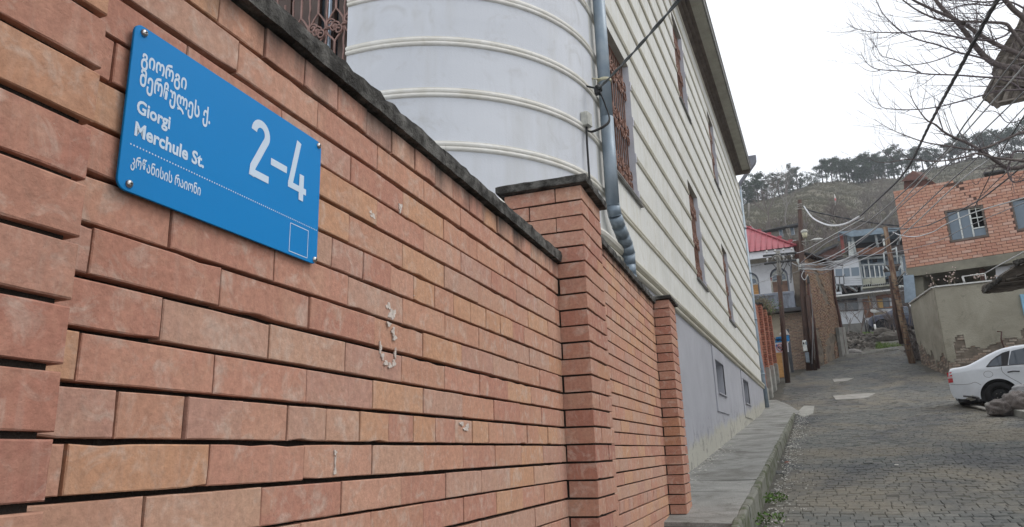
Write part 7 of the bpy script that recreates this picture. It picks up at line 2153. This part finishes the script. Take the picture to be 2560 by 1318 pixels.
def fur_mat():
    mt, nt, b = nodes_of('fur')
    p = pos(nt); base = ramp(nt, noise_t(nt, p, 7, 6, .7, 1.0), [(.3, (.10, .078, .068)), (.7, (.20, .165, .15))])
    base = mixc(nt, base, (.22, .19, .18), ramp(nt, noise_t(nt, p, 60, 4, .7), [(.5, 0), (.8, .6)]))
    nt.links.new(base, b.inputs['Base Color']); b.inputs['Roughness'].default_value = 1.0
    b.inputs['Sheen Weight'].default_value = .4
    bump(nt, b, noise_t(nt, p, 90, 6, .75), 1.0, .03); return mt
M['fur'] = fur_mat()
fb_ = empty('fur_blanket', ground_at(2530, 1048), 'crumpled brown fur blanket heaped in front of the white car', 'blanket')
def blob(c, r_, sc, seed, mat, name, parent, fold=.22, fr=3.0):
    mb = MB(); nu, nv = 56, 34; vs = []
    for j in range(nv + 1):
        ph = math.pi * j / nv
        for i in range(nu):
            th = 2 * math.pi * i / nu; d = Vector((math.sin(ph)*math.cos(th), math.sin(ph)*math.sin(th), math.cos(ph)))
            k = 1 + fold * (1 - abs(noise.noise(d * fr + Vector((seed, 0, 0)))) * 2.6) + .10 * noise.noise(d * fr * 2.6 + Vector((0, seed, 0)))
            v = Vector((d.x*sc[0], d.y*sc[1], d.z*sc[2])) * r_ * k; p = Vector(c) + v; p.z = max(p.z, gz(p.x, p.y) + .02); vs.append(p)
    mb.add(vs, [(j*nu+i, (j+1)*nu+i, (j+1)*nu+(i+1) % nu, j*nu+(i+1) % nu) for j in range(nv) for i in range(nu)], True); return mb.build(name, mat, parent)
gA2 = ground_at(2518, 1040)
s_px = (gA2 - EYE).length / F
blob(at(2505, 1022, gA2.y), 1, (24*s_px, .28, 18*s_px), 1.0, M['fur'], 'fold', fb_, .20, 1.7)
blob(at(2545, 1012, gA2.y), 1, (30*s_px, .30, 24*s_px), 4.0, M['fur'], 'fold', fb_, .20, 1.7)
blob(at(2585, 1016, gA2.y), 1, (30*s_px, .30, 24*s_px), 6.0, M['fur'], 'fold', fb_, .20, 1.7)
M['grey_cloth'] = simple('grey_cloth', (.30,.30,.31), .9, scale=8, var=.2, bs=.2)
pw = blob(at(2560, 985, gA2.y + .25), 1, (24*s_px, .25, 20*s_px), 2.0, M['grey_cloth'], 'pillow', None, .08, 1.5); tag(pw, 'pale grey bundle lying on top of the fur blanket at the right edge', 'bundle')
# ================================================================== overhead wires
M['wire_dark'] = simple('wire_dark', (.035,.035,.04), .5, var=.1, bs=0); M['wire_pale'] = simple('wire_pale', (.50,.51,.52), .45, var=.1, bs=0); M['wire_grey'] = simple('wire_grey', (.22,.22,.23), .5, var=.1, bs=0)
def wire(pts, r, mat, lab, twist=0, name='wire', r1=None, grp=None, n=14):
    """pts: (px, py, distance)"""
    P_ = [at(*p) for p in pts]
    if pts[-1][0] >= 2530:                                   # on past the frame to a pole behind the viewer's right shoulder
        d_ = (P_[-1] - P_[-2]).normalized(); P_ += [P_[-1] + d_ * 5, P_[-1] + d_ * 14]
    P_ = bez(P_, n); k = len(P_)
    mb = MB()
    if twist:
        for ph in [i * 2 * math.pi / twist for i in range(twist)]:
            s = 0.0; q = []
            for i, p in enumerate(P_):
                if i: s += (P_[i] - P_[i-1]).length
                a = s * 7.0 + ph; q.append(p + Vector((math.cos(a) * .8, math.sin(a) * .2, math.sin(a))) * r * .95)
            mb.tube(q, r, 6)
    else:
        rr_ = r if r1 is None else [r + (r1 - r) * i / (k-1) for i in range(k)]
        mb.tube(P_, rr_, 5)
    tag(mb.build(name, mat), lab, 'cable', grp)
wire([(2010, 516, 32.8), (2030, 543, 32), (2058, 559, 29.5), (2085, 564, 27), (2115, 559, 24.5), (2150, 541, 22)], .019, M['wire_pale'], 'heavy white twisted cable sagging from the tall pole, its left end coloured pale as if lit', 3, n=60)  # one cable: pale colour stands for the lit end, dark for the unlit
wire([(2150, 541, 22), (2200, 494, 18.5), (2262, 430, 14.5), (2330, 300, 11), (2400, 170, 8.5), (2470, 40, 7), (2530, -60, 6)], .012, M['wire_dark'], 'same heavy twisted cable, coloured dark as if unlit, climbing steeply to the top right corner', 3, n=60)
wire([(2008, 517, 32.8), (2030, 528, 32.8), (2110, 545, 34), (2200, 560, 33.5), (2262, 566, 33)], .022, M['wire_dark'], 'dark twisted cable from the tall pole towards the brick house', 2, n=30)
wire([(2010, 519, 32.8), (2045, 542, 33.5), (2100, 567, 33), (2160, 578, 33)], .012, M['wire_grey'], 'thin grey wire falling from the tall pole to the shack attic')
G1 = 'thin wires fanning up from the pole bundle to the right'
W_ = [((1990, 668, 32.8), (2060, 612, 26), (2170, 553, 20), (2333, 410, 12), (2420, 300, 9.5), (2560, 120, 7)),
      ((2005, 664, 32.8), (2070, 645, 27), (2180, 577, 21), (2345, 405, 13), (2450, 290, 10), (2560, 165, 8)),
      ((2006, 668, 32.8), (2085, 668, 28), (2210, 602, 22), (2366, 462, 15), (2446, 391, 13), (2560, 270, 11)),
      ((2006, 672, 32.8), (2085, 672, 28), (2212, 620, 22), (2394, 459, 15), (2473, 398, 13), (2560, 315, 11)),
      ((2006, 664, 32.8), (2040, 665, 30), (2130, 620, 25), (2270, 500, 18), (2340, 440, 14), (2560, 230, 9))]
for i, w in enumerate(W_): wire(w, .017, M['wire_pale'] if i in (1, 3) else M['wire_grey'], ['topmost thin grey', 'second topmost thin pale', 'middle thin grey', 'lowest thin pale', 'steepest thin grey'][i] + ' wire fanning from the tall pole bundle to the top right', 0, 'wire', .0042, G1)
wire([(2232, 580, 32.4), (2250, 588, 30), (2287, 592, 26), (2330, 581, 22), (2363, 562, 19), (2440, 530, 15), (2560, 495, 11)], .018, M['wire_pale'], 'white wire looping from the weathered pole across the brick house to the right edge', r1=.006)
wire([(2222, 573, 32.4), (2248, 573, 32), (2310, 566, 29), (2363, 544, 24), (2440, 505, 18), (2500, 462, 14), (2560, 412, 11)], .022, M['wire_dark'], 'dark wire crossing the brick house from the weathered pole to the right edge', r1=.008)
wire([(2060, 640, 33), (2180, 638, 30), (2312, 614, 24), (2420, 566, 18), (2560, 507, 13)], .011, M['wire_grey'], 'thin grey wire crossing below the window of the brick house', r1=.005)
wire([(2462, 684, 27), (2500, 662, 22), (2560, 630, 16)], .016, M['wire_pale'], 'pale cable from the white gate frame to the right edge', r1=.010)
wire([(2436, 520, 20), (2470, 450, 15), (2510, 370, 11), (2560, 290, 8.5)], .010, M['wire_dark'], 'dark wire steeply rising over the brick house window', r1=.006)
wire([(2436, 508, 22), (2490, 455, 16), (2560, 395, 11)], .010, M['wire_dark'], 'second dark wire rising over the brick house window, flatter', r1=.006)
G2 = 'bundle of pale wires between the tall pole and the brick wall'
for i in range(9):
    y0 = 655 + i * 2.6; wire([(2004, y0 + (i % 3), 32.7), (2035, y0 + 6 - (i % 4) * 2, 33.1), (2072, y0 + 2 - (i % 2) * 5, 33.6), (2110 + i * 12, 660 - i * 8, 35)], .012, M['wire_pale'] if i % 2 else M['wire_grey'], ['first', 'second', 'third', 'fourth', 'fifth', 'sixth', 'seventh', 'eighth', 'ninth'][i] + ' wire from the top in the horizontal bundle right of the tall pole', 0, 'wire', None, G2)
wire([(1950, 637, 29.4), (1975, 655, 31), (2000, 668, 32.8)], .022, M['wire_pale'], 'thick white wire from the short pole down to the bundle on the tall pole')
wire([(1962, 635, 29.4), (1985, 634, 31.5), (2010, 627, 30), (2060, 600, 25), (2160, 545, 18)], .014, M['wire_pale'], 'white wire from the upper crossarm of the short pole to the right', r1=.010)
wire([(1931, 649, 29.4), (1905, 660, 27), (1875, 667, 25), (1840, 670, 23)], .010, M['wire_dark'], 'dark wire from the short pole left to the cream house, upper')
wire([(1946, 685, 29.4), (1910, 702, 27), (1880, 711, 25)], .008, M['wire_grey'], 'thin wire from the short pole left across the arched windows, middle')
wire([(2002, 676, 32.7), (1950, 693, 31), (1900, 706, 28), (1878, 713, 26)], .008, M['wire_grey'], 'thin wire from the tall pole left across the arched windows, lowest')
wire([(1977, 641, 29.4), (1979, 680, 29.4), (1977, 708, 29.4)], .016, M['wire_dark'], 'loose dark cable end hanging from the right tip of the short pole crossarm')
wire([(1971, 643, 29.4), (1972, 662, 29.4), (1976, 668, 29.4), (1975, 700, 29.4)], .012, M['wire_dark'], 'second loose dark cable hanging beside the arched window')
wire([(2010, 676, 32.6), (2004, 690, 32.5), (2012, 700, 32.5), (2020, 686, 32.5)], .016, M['wire_pale'], 'coil of pale wire hanging on the tall pole under the bundle')
wire([(1873, 560, 70), (1900, 588, 50), (1912, 600, 42)], .02, M['wire_grey'], 'grey stay wire running down the hillside behind the red roof')
for k, (a, b_) in enumerate((((2028, 735), (2030, 910)), ((2024, 710), (2036, 900)))):
    wire([(a[0], a[1], 32.5), ((a[0]+b_[0])/2 + 3, (a[1]+b_[1])/2, 32.4), (b_[0], b_[1], 32.5)], .014, M['twig_light'] if k else M['wire_grey'], ('grey' if k == 0 else 'brownish') + ' cable running down the tall pole to the meter boxes')

# ================================================================== bare tree reaching in from the right
bt_ = empty('bare_tree', (5.0, 10.8, gz(5, 10.8)), 'large bare tree whose curved leafless branches reach in from the right edge', 'tree')
M['bark'] = simple('bark', (.15,.125,.115), .9, scale=25, col2=(.085,.07,.07), bs=.5, bscale=70)
M['bark_twig'] = simple('bark_twig', (.115,.095,.10), .9, scale=25, var=.2, bs=0)
TC = lambda x, y: (2040 + x / 2.637, y / 2.637)
DT = 10.0
mb_l = MB(); mb_t = MB(); rn = random.Random(101)
def limb(pts, r0, r1, d0=DT, d1=DT - 1.2, tw=1.0, nt_=0):
    n = len(pts); P_ = bez([at(*TC(*p), d0 + (d1 - d0) * i / (n-1)) for i, p in enumerate(pts)], 8); k = len(P_)
    P_ = [p + Vector((noise.noise(p * 1.7), noise.noise(p * 1.7 + Vector((5, 0, 0))), noise.noise(p * 1.7 + Vector((0, 7, 0))))) * .03 for p in P_]
    rs = [r0 + (r1 - r0) * (i / (k-1)) ** .8 for i in range(k)]
    (mb_l if r0 > .02 else mb_t).tube(P_, rs, 8 if r0 > .02 else 5)
    # side twigs: leave at a shallow angle and curl upwards, buds at the nodes
    for _ in range(int(nt_ * tw)):
        i = rn.randrange(int(k * .15), k - 2); t = (P_[i+1] - P_[i-1]).normalized(); sidev = t.cross(Vector((0, 1, 0))).normalized() * rn.choice([-1, 1])
        d = (t * rn.uniform(.6, 1.1) + sidev * rn.uniform(.4, .9) + Vector((0, rn.uniform(-.4, .4), .15))).normalized(); L = rn.uniform(.16, .55); q = [P_[i]]
        for s in range(7): d = (d + UP * rn.uniform(.02, .14) + Vector((rn.gauss(0, .05), rn.gauss(0, .05), rn.gauss(0, .04)))).normalized(); q.append(q[-1] + d * L / 7)
        r_ = max(.0022, min(rs[i] * .5, .006)); mb_t.tube(q, [r_ * (1 - .75 * s/7) for s in range(8)], 4, cap=False)
        if L > .3:
            for _k in range(rn.randrange(1, 4)):
                j = rn.randrange(2, 7); d2 = ((q[j] - q[j-1]).normalized() + Vector((rn.uniform(-.8, .8), 0, rn.uniform(-.2, .9)))).normalized(); e = q[j] + d2 * rn.uniform(.06, .2); mb_t.tube([q[j], q[j].lerp(e, .5) + UP*.004, e], [r_*.5, r_*.4, .0012], 3, cap=False)
    for i in range(3, k, 5): mb_t.ball(P_[i], rs[i] * 1.35 if rs[i] < .012 else rs[i] * 1.03, 5, 4)
B = limb
B([(1793,1107),(1700,900),(1500,640),(1371,500),(1320,460),(1210,435),(1110,365),(1010,250),(930,150),(850,60),(780,-40)], .062, .022, 10.5, 10, nt_=22)
B([(1793,1107),(1650,560),(1500,430),(1371,370),(1240,310),(1130,255),(1030,200),(900,120),(760,50),(650,5),(560,-40)], .046, .012, 10.5, 9.6, nt_=26)
B([(1793,1107),(1700,420),(1500,240),(1371,120),(1300,60),(1240,-10)], .045, .030, 10.5, 10, nt_=5)
B([(1371,300),(1290,190),(1240,145),(1100,143),(980,146),(850,135),(760,108),(650,60),(560,0),(520,-40)], .026, .006, 10.2, 9.4, nt_=22)
B([(1150,268),(1000,266),(880,240),(700,205),(560,215),(400,212),(260,187),(190,150)], .016, .003, 9.9, 8.8, nt_=22)
B([(400,212),(370,222),(330,228),(275,224)], .005, .002, 9, 8.8)
B([(250,195),(200,212),(120,217),(60,203)], .004, .0015, 8.9, 8.7); B([(250,187),(215,178),(190,178)], .003, .0015, 8.9, 8.8); B([(245,190),(225,155),(205,120)], .003, .0015, 8.9, 8.8)
B([(1130,388),(1030,368),(920,345),(800,298),(680,262),(560,205),(490,140),(440,80),(400,0),(380,-30)], .014, .004, 9.9, 9.0, nt_=22)
B([(920,345),(860,370),(780,395),(690,415),(590,430),(500,440),(420,410),(370,370),(345,320)], .009, .002, 9.6, 8.9, nt_=12)
B([(1371,520),(1290,510),(1180,505),(1000,500),(820,490),(700,480),(600,470),(420,465),(340,430),(300,385),(280,345)], .016, .0025, 10, 8.8, nt_=20)
B([(690,475),(640,450),(600,428),(530,402),(470,390),(420,375),(395,330),(350,270),(325,232)], .008, .002, 9.3, 8.8, nt_=8)
B([(420,465),(380,470),(330,462),(290,440),(240,405)], .005, .0015, 8.9, 8.7); B([(455,385),(470,330),(485,265)], .004, .0015, 8.9, 8.8, nt_=1)
B([(1371,600),(1280,600),(1180,600),(1050,640),(870,690),(720,715),(560,728),(440,715),(400,650),(370,600),(360,565)], .014, .002, 10, 8.9, nt_=20)
B([(440,715),(390,705),(340,672),(300,635),(275,610)], .004, .0015, 8.9, 8.7); B([(1240,570),(1100,568),(960,570),(840,568),(720,565)], .007, .002, 9.8, 9.3, nt_=6); B([(890,570),(820,620),(740,645),(700,640),(670,600)], .004, .0015, 9.4, 9.1, nt_=4)
B([(1793,1107),(1600,900),(1450,880),(1371,870),(1300,890),(1200,930),(1120,965),(1040,985),(950,980),(860,965),(730,940),(600,895),(520,862),(440,820),(375,780)], .024, .002, 10.2, 8.9, nt_=24)
B([(525,860),(527,760),(526,630)], .0035, .0015, 9, 8.9, nt_=1); B([(520,860),(505,820),(490,790)], .003, .0012, 9, 8.9)
B([(1793,1107),(1650,1200),(1500,1110),(1371,1070),(1200,1040),(1060,1010),(1000,1030),(900,1055),(780,1070),(620,1060),(480,1080),(380,1070),(300,1010)], .022, .002, 10, 8.8, nt_=22)
B([(1500,1060),(1371,1105),(1260,1110),(1180,1060),(1100,1000),(1000,950),(900,910),(840,870),(790,820),(740,790),(700,740),(650,660),(628,580)], .030, .003, 10, 9, nt_=20)
B([(1371,780),(1260,800),(1180,730),(1080,735),(1000,670),(955,595)], .007, .002, 9.8, 9.4, nt_=8)
B([(1371,1000),(1300,1000),(1270,1060),(1250,1130),(1290,1200),(1371,1190)], .014, .008, 9.8, 9.6, nt_=8); B([(1250,1120),(1180,1090),(1120,1100),(1060,1210),(1010,1170)], .007, .002, 9.8, 9.5, nt_=5)
B([(1371,640),(1300,560),(1210,520),(1160,480)], .014, .008, 10.2, 10, nt_=6); B([(1500,250),(1371,200),(1300,190),(1240,230),(1150,262)], .016, .010, 10.3, 10, nt_=8)
B([(1371,880),(1320,850),(1270,780),(1220,730)], .006, .002, 9.8, 9.5, nt_=4)
B([(1371,60),(1260,10),(1150,30),(1040,25),(940,40),(900,60),(860,58)], .014, .004, 10.2, 9.7, nt_=12)
B([(1240,-10),(1100,10),(960,0),(820,-10)], .014, .005, 10, 9.7, nt_=12)
for (sx, sy, ex, ey, n_) in ((1300, -20, 600, 120, 12), (1371, 260, 620, 300, 10)):
    for _ in range(n_):
        a = (sx - rn.uniform(0, 350), sy + rn.uniform(-20, 180)); L = rn.uniform(140, 340)
        B([a, (a[0] - L*.4, a[1] + rn.uniform(-25, 40)), (a[0] - L*.75, a[1] + rn.uniform(-50, 40)), (a[0] - L, a[1] + rn.uniform(-90, 20))], .0065, .0015, 9.9, 9.4, nt_=4)
# trunk and crown outside the frame, in plain view of nothing but needed for the tree to stand
hub = at(2720, 420, 10.6)
trunk = [(hub.x + .5, 10.9, gz(5, 11) - .2), (hub.x + .38, 10.8, 3.0), (hub.x + .12, 10.7, hub.z - .6), hub]
mb = MB(); mb.tube(bez(trunk, 6), [.17 - .005 * i for i in range(19)], 12); mb.build('trunk', M['bark'], bt_)
mb_l.build('limb', M['bark'], bt_, kind='stuff'); mb_t.build('twig', M['bark_twig'], bt_, kind='stuff')
# ================================================================== thin winter haze
hz, hnt, hb_ = nodes_of('haze')
hnt.nodes.clear(); ho = hnt.nodes.new('ShaderNodeOutputMaterial'); hv = hnt.nodes.new('ShaderNodeVolumePrincipled')
hv.inputs['Density'].default_value = .0007; hv.inputs['Color'].default_value = (.88, .92, 1.0, 1); hv.inputs['Anisotropy'].default_value = .2
hnt.links.new(hv.outputs[0], ho.inputs['Volume'])
mb = MB(); mb.box((-90, -9, -8), (420, 330, 190)); tag(mb.build('haze', hz), kind='stuff')
